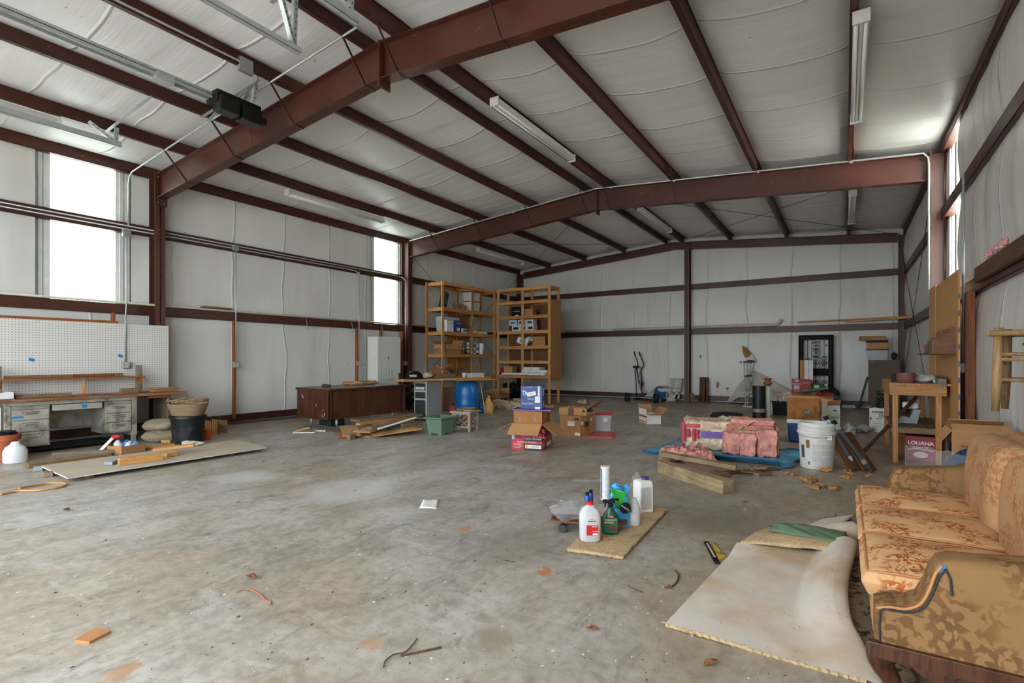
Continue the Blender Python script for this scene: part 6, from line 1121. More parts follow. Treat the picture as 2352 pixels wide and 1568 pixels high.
# stud, conduit and outlet on the right hand wall
tag(plank('wall_stud', (1.29,8.35,.1),(1.29,8.35,2.2),.09,.05,STUD), 'reddish wall stud beside the plywood with a metal plate', 'stud')
MB().bx(1.312,1.314,8.3,8.4,1.95,2.15).build('nail_plate', GALVD, bpy.data.objects['wall_stud.%03d' % 0] if False else [o for o in bpy.data.objects if o.name.startswith('wall_stud')][-1]) if False else None
conduit('galvanised conduit dropping down the sofa wall to an outlet by the plywood', [(1.26,8.55,3.72),(1.26,8.55,1.33)], [((1.26,8.55,1.27),.12)], .015, '-x')
tag(plank('ledger_board', (1.30,2.5,2.36),(1.30,8.0,2.36),.05,.17,wood('#6f4f34','#4a301c',0,1)), 'rough brown ledger board fixed along the sofa wall', 'board')
rr = random.Random(2)
for i,(u,v) in enumerate(((2275,617),(2287,609),(2300,603),(2310,596),(2268,625))): p = onx(u,v,1.27); p.z = 2.49; crumple('pink_fluff', 'tuft of pink insulation fluff snagged on the ledger board', 'fluff', p-Vector((0,0,.04)), (.02,.05,.04), plain('#d99a98',.95,0,.2,20), .6, i, 22, None, 0, 'pink fluff on the ledger')
# hanging stool
hs = thing('hanging_stool', 'wooden rush-seated stool hung on the sofa wall', 'stool', (1.2,5.6,.97), -.35); SW = wood('#a5825a','#7d5c38',2,1.1)
for sx2,sy2 in ((-1,-1),(1,-1),(1,1),(-1,1)):
    MB().tube([(sx2*.15,sy2*.17,0),(sx2*.14,sy2*.16,.3),(sx2*.13,sy2*.15,.66)],.03,10,True,[.024,.034,.028]).build('leg', SW, hs, smooth=True)
for z in (.22,.38,.42):
    for s in (-1,1): MB().tube([(s*.145,-.165,z),(s*.145,.165,z)],.014,8,True,[.01,.01]).build('stretcher', SW, hs); MB().tube([(-.145,s*.165,z+.03),(.145,s*.165,z+.03)],.014,8).build('stretcher', SW, hs)
for k in range(14):
    t = -.17+.026*k; MB().tube([(t,-.19,.62),(t*.3,-.0,.635),(t,.19,.62)],.014,6).build('rush_strand', plain('#a98a5c',.8,0,.2,30), hs, smooth=True)
for s in (-1,1): MB().tube([(-.18,s*.19,.615),(.18,s*.19,.615)],.022,8).build('seat_rail', plain('#94754a',.8,0,.2,30), hs); MB().tube([(s*.18,-.19,.615),(s*.18,.19,.615)],.022,8).build('seat_rail', plain('#94754a',.8,0,.2,30), hs)
tapebit(hs, (.13,-.19,.56), (0,0,0), .03, .09)
tag(MB().tube([(1.4,5.6,1.5),(1.18,5.6,1.5)],.012,6).build('wall_peg', GALVD), 'metal peg in the sofa wall holding the stool', 'peg')
s12 = (.42,.5,.72); ub = carton('tall_carton', 'tall brown carton with upside-down print behind the sofa', (1.06,6.5,0), -.04, s12, CARD, {'-x':-55,'-y':160,'y':150}, fl_len=.14)
for k, s_ in enumerate(('OPEN BY HAND THIS END','ABRIR POR GYPSUM LADO','ALWAYS D. OUVRIR COTE')): btext(ub, s_, '-y', s12, .52, .80-.045*k, .03, plain('#3d2c1c',.8), .9, .0, .0025, PI)
MB().bx(-.231,-.23,-.25,-.05,.45,.62).build('dark_logo', plain('#2f3238',.7), ub)
crumple('blue_tarp_roll', 'dark blue plastic lump behind the far sofa arm', 'tarp', (.86,5.45,.0), (.22,.3,.33), plain('#1d3a60',.4), .2, 4, 4)
bw = thing('bubble_sheet', 'clear plastic sheet standing behind the far sofa arm', 'plastic sheet'); cloth('film', CLEAR, lambda a,b: (.42+.5*a, 5.3+.08*math.sin(6*a)+.05*b, .05+.62*b-.05*a+.02*mnoise.noise(Vector((a*8,b*8,0)))), 24, 8, bw, .002)
# ================================================================ SOFA
def floral(name, base, blot, dark, s=1.0, amt=1.0):
    m, nt, b = nmat(name); L = nt.links; v = coord(nt,'World')
    d_ = N(nt,'ShaderNodeVectorMath',operation='MULTIPLY_ADD'); nv_ = N(nt,'ShaderNodeTexNoise'); nv_.inputs['Scale'].default_value = 9*s; L.new(v, nv_.inputs['Vector']); L.new(nv_.outputs['Color'], d_.inputs[0]); d_.inputs[1].default_value = (.06,.06,.06); L.new(v, d_.inputs[2])
    fn1 = noise(nt, d_.outputs[0], 60*s, 1.5, .5, .5)
    clus = noise(nt, v, 7*s, 3, .5); leaf = ramp(nt, fn1, [(.47,(0,0,0,1)),(.53,(1,1,1,1))]).outputs[0]
    mask = ramp(nt, clus, [(.46,(0,0,0,1)),(.56,(1,1,1,1))]).outputs[0]
    mu = N(nt,'ShaderNodeMath',operation='MULTIPLY'); L.new(leaf, mu.inputs[0]); L.new(mask, mu.inputs[1]); mu2 = N(nt,'ShaderNodeMath',operation='MULTIPLY'); L.new(mu.outputs[0], mu2.inputs[0]); mu2.inputs[1].default_value = amt
    cc_ = ramp(nt, noise(nt, v, 16*s, 3), [(.4,lin(blot)),(.6,lin(dark))]).outputs[0]
    bs_ = ramp(nt, noise(nt, v, 3, 5, .6), [(.3,sc(lin(base),.86)),(.7,sc(lin(base),1.06))]).outputs[0]
    L.new(mixc(nt, mu2.outputs[0], bs_, cc_), b.inputs['Base Color']); b.inputs['Roughness'].default_value = .8; b.inputs['Specular IOR Level'].default_value = .2
    bump(nt, b, noise(nt, v, 160, 2), .15, .002); return m
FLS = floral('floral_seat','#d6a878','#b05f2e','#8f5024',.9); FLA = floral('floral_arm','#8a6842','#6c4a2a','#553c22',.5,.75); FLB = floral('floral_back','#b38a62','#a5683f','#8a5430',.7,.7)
PIPE = plain('#b07a4c',.8,0,.1); PIPEB = plain('#2a2e31',.9,0,.1); CARV = wood('#54311b','#371c0c',2,.8,.35)
so = thing('sofa', 'orange floral upholstered sofa with rolled arms and carved legs', 'sofa', (0,0,0)); SY0, SY1 = 2.50, 4.62
# seat deck and front apron
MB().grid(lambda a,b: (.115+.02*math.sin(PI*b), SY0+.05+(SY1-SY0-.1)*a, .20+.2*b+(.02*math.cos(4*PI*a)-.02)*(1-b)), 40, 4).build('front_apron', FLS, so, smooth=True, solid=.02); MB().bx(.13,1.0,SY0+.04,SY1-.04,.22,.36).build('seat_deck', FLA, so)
MB().bx(.12,.16,SY0+.02,SY1-.02,.20,.25).build('front_rail', CARV, so)
for k in range(3):
    y0 = SY0+.17+k*.6; y1 = y0+.595; m = MB(); X_a, X_b = .06, .70
    def cush(a, b, top=1):
        x = X_a+(X_b-X_a)*a; y = y0+(y1-y0)*b
        ea = min(1, min(a,1-a)/.09); eb = min(1, min(b,1-b)/.06); r = math.sqrt(max(0,1-(1-ea)**2))*math.sqrt(max(0,1-(1-eb)**2)); cr = math.sin(PI*a)**.6*math.sin(PI*b)**.6 if 0<a<1 and 0<b<1 else 0
        zt = .43+.045*r+.035*cr+.012*mnoise.noise(Vector((x*4,y*4,k))); zb = .43-.075*r
        return (x, y, zt if top else zb)
    m.grid(lambda a,b: cush(a,b,1), 26, 24).grid(lambda a,b: cush(a,b,0), 26, 24); m.build('seat_cushion', FLS, so, smooth=True)
    pts = [cush(.9-.85*i/10,.035) for i in range(10)]+[cush(.035,.05+.9*i/16) for i in range(17)]+[cush(.06+.84*i/10,.965) for i in range(11)]; MB().tube(pts,.0065,6).build('piping', PIPE, so, smooth=True)
# back with three rounded panels
MB().prism([(.72,.3),(1.12,.3),(1.14,.8),(1.06,.9),(.9,.92),(.78,.86),(.74,.7)],SY0+.02,SY1-.02).build('back_frame', FLB, so, bev=.04)
for k in range(2):
    y0 = SY0+.2+k*.86; y1 = y0+.855
    def bk_(a, b):
        y = y0+(y1-y0)*a; e = min(1,min(a,1-a)/.2); r = math.sqrt(max(0,1-(1-e)**2)); t = b*PI*.62
        return (.80-(.15*r+.02)*math.cos(t*.9-.35)+.28*max(0,b-.62), y, .40+.53*math.sin(min(t,PI/2))*(.82+.18*r) if b < .8 else .40+.53*(.82+.18*r)-.25*(b-.8))
    MB().grid(bk_, 26, 22).build('back_cushion', FLB, so, smooth=True); MB().tube([bk_(.02,i/22) for i in range(23)],.007,6).build('back_piping', plain('#7a4c2a',.8), so, smooth=True)
# arms: profile along X, thickness along Y with a rolled top
AP = [(.10,.25),(.10,.40),(.14,.415),(.19,.42),(.235,.45),(.262,.51),(.28,.575),(.30,.61),(.34,.625),(.45,.635),(.62,.66),(.80,.72),(.96,.80),(1.08,.84),(1.12,.84),(1.12,.25)]
def arm(ya, yb, out):
    """ya inner face, yb outer face"""
    a = thing('arm','', '') if False else None; m = MB(); n = len(AP); K = 8; th = yb-ya; rings = []
    for j in range(K+1):
        t = j/K; y = ya+th*t; ins = .022*(1-math.sqrt(max(0,1-(2*t-1)**4)))
        rings.append([(x+(ins if i < 10 else 0), y, z-(ins if i > 0 and i < n-1 else 0)) for i,(x,z) in enumerate(AP)])
    vs = [p for r in rings for p in r]; fs = [(j*n+i,j*n+(i+1)%n,(j+1)*n+(i+1)%n,(j+1)*n+i) for j in range(K) for i in range(n)]+[tuple(range(n)),tuple(range(K*n+n-1,K*n-1,-1))]
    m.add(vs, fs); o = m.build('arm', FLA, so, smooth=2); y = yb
    sg = -1 if yb < ya else 1; pts = [(x+.018,yb+sg*.001,z-.018) for x,z in AP[:8]]
    MB().tube(rope(pts,3),.004,6).build('arm_cord', PIPEB, o, smooth=True) if yb < ya else None; MB().tube([(x-.010,p_y-sg*.004,z+.010) for (x,p_y,z) in rope(pts[1:8],3)],.006,6).build('arm_welt', PIPE, o, smooth=True) if yb < ya else None; MB().tube([(.318,yb+sg*.001,.595),(.332,yb+sg*.001,.56),(.336,yb+sg*.001,.50)],.005,6).build('arm_cord', PIPEB, o) if yb < ya else None
    return o
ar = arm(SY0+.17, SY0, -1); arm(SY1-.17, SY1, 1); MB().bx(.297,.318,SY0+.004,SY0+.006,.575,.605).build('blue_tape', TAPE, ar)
plank('side_rail', (.08,SY0-.005,.235),(1.12,SY0-.005,.235),.035,.06,CARV,so); plank('side_rail', (.08,SY1+.005,.235),(1.12,SY1+.005,.235),.035,.06,CARV,so)
for x,y,s in ((.16,SY0+.07,1),(.16,SY1-.07,1),(1.02,SY0+.07,-1),(1.02,SY1-.07,-1)):
    MB().tube(rope([(x,y,.22),(x-s*.035,y,.19),(x-s*.03,y,.14),(x+s*.005,y,.08),(x+s*.0,y,.03),(x-s*.025,y,.012)],4),.03,10,True,[.048,.05,.053,.055,.055,.053,.05,.047,.043,.04,.036,.033,.03,.028,.026,.025,.026,.028,.03,.03,.026]).build('carved_leg', CARV, so, smooth=True)
MB().prism([(.20,.205),(.36,.205),(.34,.17),(.28,.155),(.24,.175)],SY0-.01,SY0+.02).build('carved_bracket', CARV, so, bev=.006)
# ================================================================ CARPET PIECES
def pile(hexa, hexb, sc_=60):
    m, nt, b = nmat('carpet_pile'); v = coord(nt,'World'); n1 = noise(nt, v, sc_, 6, .75); n2 = noise(nt, v, 4, 6, .65)
    c = ramp(nt, n1, [(.3,lin(hexb)),(.7,lin(hexa))]).outputs[0]; c = mixc(nt, ramp(nt, n2, [(.5,(0,0,0,1)),(.7,(.6,.6,.6,1))]).outputs[0], c, sc(lin(hexb),.75)); nt.links.new(c, b.inputs['Base Color']); b.inputs['Roughness'].default_value = .95; bump(nt, b, n1, .8, .012); return m
PILE = pile('#dcc298','#a3855a')
def dirty(hexa, d, lo=.5, hi=.62, s_=9):
    m, nt, b = nmat('dirty_backing'); v = coord(nt,'World'); c = ramp(nt, noise(nt, v, 5, 6, .6), [(.3,sc(lin(hexa),.9)),(.7,lin(hexa))]).outputs[0]
    c = mixc(nt, ramp(nt, noise(nt, v, 1.7, 5, .6), [(.46,(0,0,0,1)),(.66,(.75,.75,.75,1))]).outputs[0], c, lin('#b59468'))
    c = mixc(nt, ramp(nt, noise(nt, v, s_, 9, .75), [(lo,(0,0,0,1)),(hi,(1,1,1,1))]).outputs[0], c, lin(d)); nt.links.new(c, b.inputs['Base Color']); b.inputs['Roughness'].default_value = .9; bump(nt, b, noise(nt, v, 220, 2), .2, .002); return m
BACK = dirty('#d2c8ba','#6a5238',.615,.66,40); BACKD = dirty('#8f7c60','#1d1612',.5,.58,12)
cf = thing('folded_carpet', 'cream carpet offcut folded over with its backing showing', 'carpet')
c00, c01 = fl(1528,1441), fl(1692,1262)
re_ = rope([fl(1990,1572), fl(1945,1470,.03), fl(1918,1400,.07), fl(1918,1320,.10), fl(1944,1236,.13)], 12)
def redge(b): t = b*(len(re_)-1); i = min(int(t), len(re_)-2); p = re_[i].lerp(re_[i+1], t-i); return Vector((p.x,p.y,0)), p.z
def carp(a, b):
    q, hz = redge(b); p = c00.lerp(c01,b).lerp(q,a); f = max(0,(a-.72)/.28); z = .022+hz*math.sin(f*PI/2)**1.3+.012*mnoise.noise(Vector((p.x*2.2,p.y*2.2,3)))*(.3+a)+.035*b*max(0,.5-abs(a-.62))*0
    if b > .86: z += .05*(b-.86)/.14*(1-a)*.6
    return (p.x, p.y, z)
MB().grid(carp, 40, 40).build('backing_face', BACK, cf, smooth=True, solid=0)
MB().grid(lambda a,b: (lambda p: (p[0],p[1],max(.001,p[2]-.018)))(carp(a,b)), 30, 30).build('pile_face', PILE, cf, smooth=True)
def rim(path): return MB().grid(lambda a,b: (lambda p: (p[0]+.004*math.sin(a*160),p[1]+.004*math.cos(a*140),max(.001,p[2]-.019*b)))(path(a)), 90, 2).build('cut_edge', PILE, cf)
rim(lambda t: carp(t,0)); rim(lambda t: carp(0,t))
# rolled fold on the right side: surface curls over and down to the floor
MB().grid(lambda a,b: (lambda p,q: (q.x+.07*math.sin(PI*a*.9), q.y-.02*math.sin(PI*a), max(.004,p[2]*math.cos(PI*a/2)**.8 if a < 1 else .004)))(carp(1,b), Vector(carp(1,b))), 8, 30).build('rolled_fold', BACK, cf, smooth=True)
# turned-back corner at the top with the pile showing
k0, k1, k2, k3 = fl(1700,1246,.05), fl(1905,1262,.09), fl(1768,1210,.06), fl(1938,1228,.11)
cloth('turned_corner', PILE, lambda a,b: (lambda p: (p.x,p.y,p.z+.03*math.sin(PI*min(1,b*1.1))*(.4+.6*math.sin(PI*a))+.01*mnoise.noise(p*12)))(k0.lerp(k1,a).lerp(k2.lerp(k3,a),b)), 24, 12, cf, .014)
cl2 = thing('under_carpet', 'dirt-covered carpet piece under the sofa edge', 'carpet'); q5 = [fl(1880,1330),fl(1990,1568),fl(2120,1600),fl(1985,1275)]
cloth('dirty_pile', BACKD, lambda a,b: (lambda p: (p.x,p.y,.012+.008*mnoise.noise(p*9)))(q5[0].lerp(q5[1],a).lerp(q5[3].lerp(q5[2],a),b)), 24, 16, cl2, .01)
cr2 = thing('carpet_roll', 'rolled cream carpet end behind the green towel', 'carpet roll'); a_, b_ = fl(1868,1226,.06), fl(1962,1222,.08); MB().tube([a_,a_.lerp(b_,.5),b_],.075,20,True,[.05,.075,.08]).build('roll', BACK, cr2, smooth=2); cloth('roll_flap', BACK, lambda a,b: (lambda p: (p.x,p.y,.02+.05*a))(fl(1850,1218).lerp(fl(1890,1196),b).lerp(fl(1935,1222).lerp(fl(1965,1200),b),a)), 6, 6, cr2, .012)
tw_ = thing('green_towel', 'crumpled sage green towel lying on the folded carpet', 'towel'); TG = plain('#5a7157',.95,0,.15,12,.3)
cloth('fabric', TG, lambda a,b: (lambda p: (p.x,p.y,.115+.04*math.sin(PI*a)**.5*math.sin(PI*b)**.5+.022*mnoise.noise(Vector((p.x*3+p.y*6,p.y*5-p.x*2,3)))+.016*mnoise.noise(Vector((p.x*9+p.y*17,p.y*4,8)))))(fl(1766,1216,.12).lerp(fl(1944,1246,.13),a).lerp(fl(1790,1200,.12).lerp(fl(1944,1218,.13),a),b)), 44, 20, tw_, .006)
lv = thing('small_level', 'black and silver hand tool lying at the carpet edge', 'tool', (0,0,0)); plank('blade', fl(1622,1247)+Vector((0,0,.008)), fl(1648,1296)+Vector((0,0,.008)), .035, .014, BLACK, lv); plank('scale_inlay', fl(1624,1252)+Vector((0,0,.016)), fl(1642,1284)+Vector((0,0,.016)), .014, .002, plain('#b9b2a0',.4), lv)
yr = thing('yellow_rule', 'yellow tape box tucked under the carpet edge', 'tape measure'); YL = [fl(1634,1247),fl(1640,1252),fl(1668,1282),fl(1650,1288)]; quadslab(YL,0,.012).build('case', plain('#b59a3a',.5), yr)
text('STAN', .03, BLACK, yr, tuple(fl(1654,1274)+Vector((0,0,.0125))), (0,0,TH-.6))
# ================================================================ WEED KILLER AND BOTTLES ON A CARPET SCRAP
ms = thing('carpet_scrap', 'tan shaggy carpet strip under the garden chemicals', 'carpet'); m4 = [fl(1303,1268),fl(1430,1287),fl(1533,1174),fl(1420,1150)]
def scr(a,b): p = m4[0].lerp(m4[1],a).lerp(m4[3].lerp(m4[2],a),b); w_ = .012*mnoise.noise(Vector((a*30,b*30,0))) if a in (0,1) or b in (0,1) else 0; return (p.x+w_,p.y+w_,.016+.006*mnoise.noise(p*40))
MB().grid(scr, 60, 60).build('pile_surface', PILE, ms, smooth=True, solid=.02)
tf = MB(); rr = random.Random(9)
for k in range(2600):
    a, b = rr.random(), rr.random(); p = m4[0].lerp(m4[1],a).lerp(m4[3].lerp(m4[2],a),b); l_ = rr.uniform(.008,.02); dx, dy = rr.uniform(-.012,.012), rr.uniform(-.012,.012)
    tf.add([(p.x-.002,p.y,.016),(p.x+.002,p.y+.001,.016),(p.x+dx,p.y+dy,.016+l_)],[(0,1,2)])
tf.build('tufts', PILE, ms)['kind'] = 'stuff'
MATZ = .026
def onm(u, v): p = fl(u, v, MATZ); return p
JW = clear('milky_plastic', (.95,.95,.94,1), .35, .62, (.66,.68,.68,1))
jq = onm(1358,1246)+Vector((Fv[0]*.07,Fv[1]*.07,0)); j2 = thing('vinegar_jug', 'milky gallon jug with a red cap and red label', 'jug', jq, TH)
def rsq(m, prof, n=28, pw=3.2):
    vs = []
    for r, z in prof: vs += [((abs(math.cos(t))**(2/pw))*math.copysign(1,math.cos(t))*r, (abs(math.sin(t))**(2/pw))*math.copysign(1,math.sin(t))*r*.95, z) for t in [2*PI*k/n for k in range(n)]]
    return m.add(vs, [(i*n+k,i*n+(k+1)%n,(i+1)*n+(k+1)%n,(i+1)*n+k) for i in range(len(prof)-1) for k in range(n)]+[tuple(range(n))[::-1],tuple((len(prof)-1)*n+k for k in range(n))])
rsq(MB(),[(.066,0),(.077,.012),(.079,.165),(.075,.2),(.058,.232),(.032,.25),(.021,.262)]).build('bottle', JW, j2, smooth=True); MB().lathe([(.022,.258),(.023,.278),(.018,.282)],18).build('cap', plain('#cf2a2a',.4), j2, smooth=2)
MB().bx(-.035,.05,-.0765,-.0755,.055,.13).build('label', plain('#c01f24',.45), j2); MB().bx(-.022,.032,-.0765,-.0755,.155,.163).build('arch_print', plain('#c01f24',.45), j2); MB().bx(.01,.046,-.0775,-.0765,.058,.07).build('label_panel', PAPER, j2); text('WHITE', .012, PAPER, j2, (.022,-.078,.12), (PI/2,0,0)); text('VINEGAR', .011, PAPER, j2, (.028,-.078,.085), (PI/2,0,0)); text('WHITE', .010, plain('#c01f24',.45), j2, (.005,-.077,.172), (PI/2,0,0))
gq = onm(1405,1230)+Vector((Fv[0]*.05,Fv[1]*.05,0)); gb2 = thing('spray_bottle', 'dark green poison ivy killer spray bottle', 'bottle', gq, TH-.1); GBM = plain('#0f4a32',.3)
MB().lathe([(.055,0),(.064,.01),(.066,.1),(.055,.15),(.025,.19),(.018,.215)],24,(0,0,0),1,.62).build('bottle', GBM, gb2, smooth=True); MB().lathe([(.02,.212),(.02,.232),(.012,.24)],14).build('collar', BLACK, gb2, smooth=True); MB().bx(-.06,.035,-.014,.014,.238,.262).build('trigger_head', BLACK, gb2, bev=.006); MB().tube([(-.035,0,.24),(-.045,0,.205)],.006,6).build('trigger', BLACK, gb2)
MB().bx(-.05,.05,-.0435,-.0425,.02,.135).build('label', plain('#176044',.35), gb2); MB().bx(-.018,.02,-.0445,-.0435,.135,.152).build('logo_badge', plain('#d0482a',.4), gb2); text('ORTHO', .009, PAPER, gb2, (.0,-.0455,.1435), (PI/2,0,0)); text('POISON IVY', .017, PAPER, gb2, (0,-.0445,.118), (PI/2,0,0), sx=.95); MB().bx(-.05,.02,-.0445,-.0435,.093,.105).build('tan_band', plain('#b99a68',.5), gb2); MB().bx(-.01,.045,-.0445,-.0435,.03,.075).build('soil_picture', plain('#5a2f1c',.5,0,.5,60), gb2)
bq = onm(1428,1216); sb2 = thing('soil_bag', 'torn blue and green garden soil bag behind the bottles', 'bag', bq+Vector((Fv[0]*.1,Fv[1]*.1,0)), TH)
def bagf(s): return lambda a,b: ((-.09+.18*a)*(1-.25*b)+.02*mnoise.noise(Vector((a*4,b*4,s))), s*(.05*math.sin(PI*a)*(1-.5*b)+.004)+.02*mnoise.noise(Vector((a*3,b*6,2))), .0+.33*b+.015*math.sin(7*a))
for s in (-1,1): MB().grid(bagf(s), 18, 22).build('bag_panel', plain('#3f9ccb',.25,0,.3,9,.1), sb2, smooth=True)
gp_ = MB().grid(lambda a,b: (-.03+.12*a-.06*b,-.072-.02*b+.01*math.sin(5*a),.16+.17*b-.03*a), 8, 10).build('green_panel', plain('#2f9a38',.25,0,.2,9), sb2, smooth=True, solid=.002); MB().lathe([(.002,0),(.045,.0),(.045,.002),(.002,.002)],20).build('round_logo', BLACK, sb2, (.03,-.09,.17), (PI/2,-.3,0)); text('Miracle-Gro', .016, PAPER, sb2, (.03,-.0935,.17), (PI/2,.6,0)); tapebit(sb2, (.03,-.098,.24), (0,-.3,0), .03, .04)
MB().tube([(-.1,-.05,.20),(-.06,-.07,.24),(-.02,-.07,.23)],.012,6).build('black_strap', BLACK, sb2)
wq2 = onm(1447,1206)+Vector((.02,.04,0)); wj = thing('white_bottle', 'plain white bottle behind the blue soil bag', 'bottle', wq2); MB().lathe([(.045,0),(.05,.01),(.05,.14),(.03,.19),(.018,.22)],20).build('bottle', JW, wj, smooth=True)
cq2 = onm(1386,1150)+Vector((0,.05,0)); tu = thing('caulk_tube', 'tall white cylinder with a blue stripe among the bottles', 'canister', cq2); MB().tube([(0,0,0),(0,0,.31)],.046,24).build('cardboard_tube', plain('#cfd2d2',.45,0,.12,30), tu, smooth=2); MB().tube([(0,0,.31),(0,0,.325)],.048,24).build('lid', plain('#d8d4bc',.4), tu, smooth=2)
an = math.atan2(-cq2.y,-cq2.x); MB().grid(lambda a,b: (.0472*math.cos(an-1.1+.35*a),.0472*math.sin(an-1.1+.35*a),.02+.285*b),4,1).build('blue_stripe', plain('#1d62b0',.4), tu, smooth=True)
pq = onm(1480,1176); pb = thing('white_bottle', 'square white jug with a purple cap and printed back label', 'bottle', pq+Vector((Fv[0]*.05,Fv[1]*.05,0)), TH+.25)
rsq(MB(),[(.066,0),(.072,.008),(.07,.25),(.06,.272),(.03,.28)],28,8).build('bottle', PAPER, pb, smooth=2); MB().lathe([(.032,.276),(.034,.30),(.028,.304)],18,(.02,0,0)).build('cap', plain('#4a3a86',.4), pb, smooth=2); MB().bx(-.055,.045,-.0695,-.0685,.03,.225).build('text_label', NP, pb)
for i,(u,v,lb) in enumerate(((1349,1226,'front small bottle with red and blue label and black cap'),(1357,1218,'rear small bottle with red and blue label and black cap'))):
    t = thing('additive_bottle', lb, 'bottle', fl(u,v)+Vector((0,0,.092)), 0, 'small additive bottles'); MB().lathe([(.018,.06),(.02,.07),(.02,.16)],16).build('red_body', plain('#c8301e',.4), t, smooth=2); MB().lathe([(.0205,.16),(.0205,.205),(.014,.215)],16).build('blue_band', plain('#1d4fa0',.4), t, smooth=2); MB().lathe([(.015,.212),(.015,.235),(.012,.238)],14).build('black_cap', BLACK, t, smooth=2); MB().lathe([(.02,0),(.02,.06)],16).build('orange_base', plain('#d8582a',.4), t, smooth=2)
sk = thing('skateboard', 'worn skateboard carrying a clear plastic bag', 'skateboard', fl(1345,1222)+Vector((.0,.06,0)), .35); MB().prism([(-.3,-.06),(-.26,-.1),(.26,-.1),(.3,-.06),(.3,.06),(.26,.1),(-.26,.1),(-.3,.06)],.075,.09,'z').build('deck', wood('#7a4a28','#54301a',0,1), sk, bev=.004)
for xx in (-.2,.2):
    tk = MB().bx(xx-.03,xx+.03,-.03,.03,.045,.075).build('truck', GALVD, sk)
    for yy in (-.09,.09): MB().tube([(xx,yy-.022,.032),(xx,yy+.022,.032)],.032,16).build('wheel', plain('#2b2d2a',.6), tk, smooth=2)
crumple('clear_bag', 'clear crinkled plastic bag lying on the skateboard', 'bag', sk.location+Vector((-.12,-.1,.092)), (.15,.12,.08), CLEAR, .45, 4, 9, None, .1); crumple('clear_bag', 'tall clear plastic bag standing behind the bottles', 'bag', onm(1455,1192)+Vector((.02,.02,0)), (.055,.05,.2), CLEAR, .45, 9, 8)
cloth('clear_film', CLEAR, lambda a,b: (lambda p: (p.x,p.y,.01+.04*max(0,mnoise.noise(p*9))))(fl(1312,1110).lerp(fl(1400,1112),a).lerp(fl(1320,1102).lerp(fl(1420,1103),a),b)), 14, 6); tag(bpy.data.objects['clear_film'], 'clear plastic film lying flat behind the skateboard', 'plastic film')
# ================================================================ LITTER ON THE NEAR FLOOR
def leaf(label, u, v, s_, rz, mat): 
    p = [(-.5,0),(-.3,.14),(-.24,.08),(-.1,.26),(-.04,.12),(.12,.24),(.16,.1),(.34,.12),(.5,0),(.34,-.1),(.18,-.12),(.12,-.25),(-.02,-.1),(-.12,-.25),(-.22,-.08),(-.32,-.13)]
    m = MB(); n = len(p); m.add([(0,0,.03)]+[(x*s_,y*s_,.012+abs(y)*s_*.35) for x,y in p], [(0,i+1,(i+1)%n+1) for i in range(n)]); o = m.build('dead_leaf', mat, None, fl(u,v), (0,0,rz), solid=.0015); return tag(o, label, 'leaf', 'dead leaves')
LF = plain('#7a4f2a',.8,0,.3,30); leaf('curled brown oak leaf on the floor before the folded carpet', 1632, 1527, .09, 1.1, LF); leaf('small brown leaf on the floor left of the folded carpet', 1360, 1448, .07, .3, LF); leaf('small dry leaf beside the twig near the carpet corner', 1536, 1352, .05, .6, LF); leaf('dry brown leaf curl on the open floor left of centre', 578, 1328, .10, .2, LF); leaf('dark leaf lying on the floor near the tan cord', 153, 1173, .10, .0, plain('#4a3d30',.8)); leaf('brown leaf behind the green towel on the floor', 1712, 1156, .08, .8, LF)
def twig(label, pts, r=.004, mat=None): return tag(MB().tube(rope([fl(u,v)+Vector((0,0,.006)) for u,v in pts],5),r,5).build('twig', mat or plain('#5a4028',.8), smooth=True), label, 'twig', 'twigs')
twig('curved dark twig on the floor near the carpet corner', ((1551,1312),(1558,1322),(1556,1335),(1545,1347),(1526,1350)), .005); twig('long thin stem lying near the bottom edge', ((881,1535),(885,1520),(905,1505),(930,1500),(950,1480),(958,1468)), .003); twig('straight brown stick lying near the bottom edge', ((920,1508),(960,1500),(1013,1489)), .005); twig('short dark nail-like stick left of the carpet strip', ((1160,1288),(1183,1292)), .003); twig('orange string curl on the open floor', ((541,1362),(560,1356),(580,1358),(600,1368),(610,1380),(622,1384),(620,1392)), .003, plain('#c0643a',.6)); twig('thin twig between the carpet strip and folded carpet', ((1442,1347),(1460,1356),(1475,1361)), .003)
bs2 = tag(MB().tube(rope([fl(1918,1184)+Vector((0,0,.01)),fl(1928,1194)+Vector((0,0,.01)),fl(1945,1199)+Vector((0,0,.012)),fl(1955,1193)+Vector((0,0,.01)),fl(1946,1186)+Vector((0,0,.01)),fl(1926,1193)+Vector((0,0,.014))],6),.005,6).build('blue_string', plain('#22375a',.6), smooth=True), 'loop of dark blue string on the floor by the sofa', 'string')
deb = thing('floor_litter', 'dry grit and leaf crumbs scattered over the concrete', 'debris', kind='stuff'); rr = random.Random(21); lm = [MB(),MB(),MB()]
for k in range(300):
    u, v = rr.uniform(0,2352), 905+660*rr.random()**1.6
    p = fl(u,v)
    if not (-10.6 < p.x < 1.2 and p.y < 17) or (p.x > .05 and 2.2 < p.y < 4.8): continue
    r = rr.uniform(.004,.013)*(1+.05*p.length); q = lm[rr.choice((0,0,0,1,2))]; a = rr.uniform(0,6.28); e = rr.uniform(.25,1)
    q.add([(p.x+r*math.cos(a),p.y+r*math.sin(a),.001),(p.x-e*r*math.sin(a),p.y+e*r*math.cos(a),.001),(p.x-r*math.cos(a),p.y-r*math.sin(a),.001),(p.x,p.y,.004+r*.25)],[(0,1,3),(1,2,3),(2,0,3)])
for m, c in zip(lm, ('#5f4c3a','#c0bbb0','#9a6a40')): m.build('crumbs', plain(c,.9), deb)['kind'] = 'stuff'
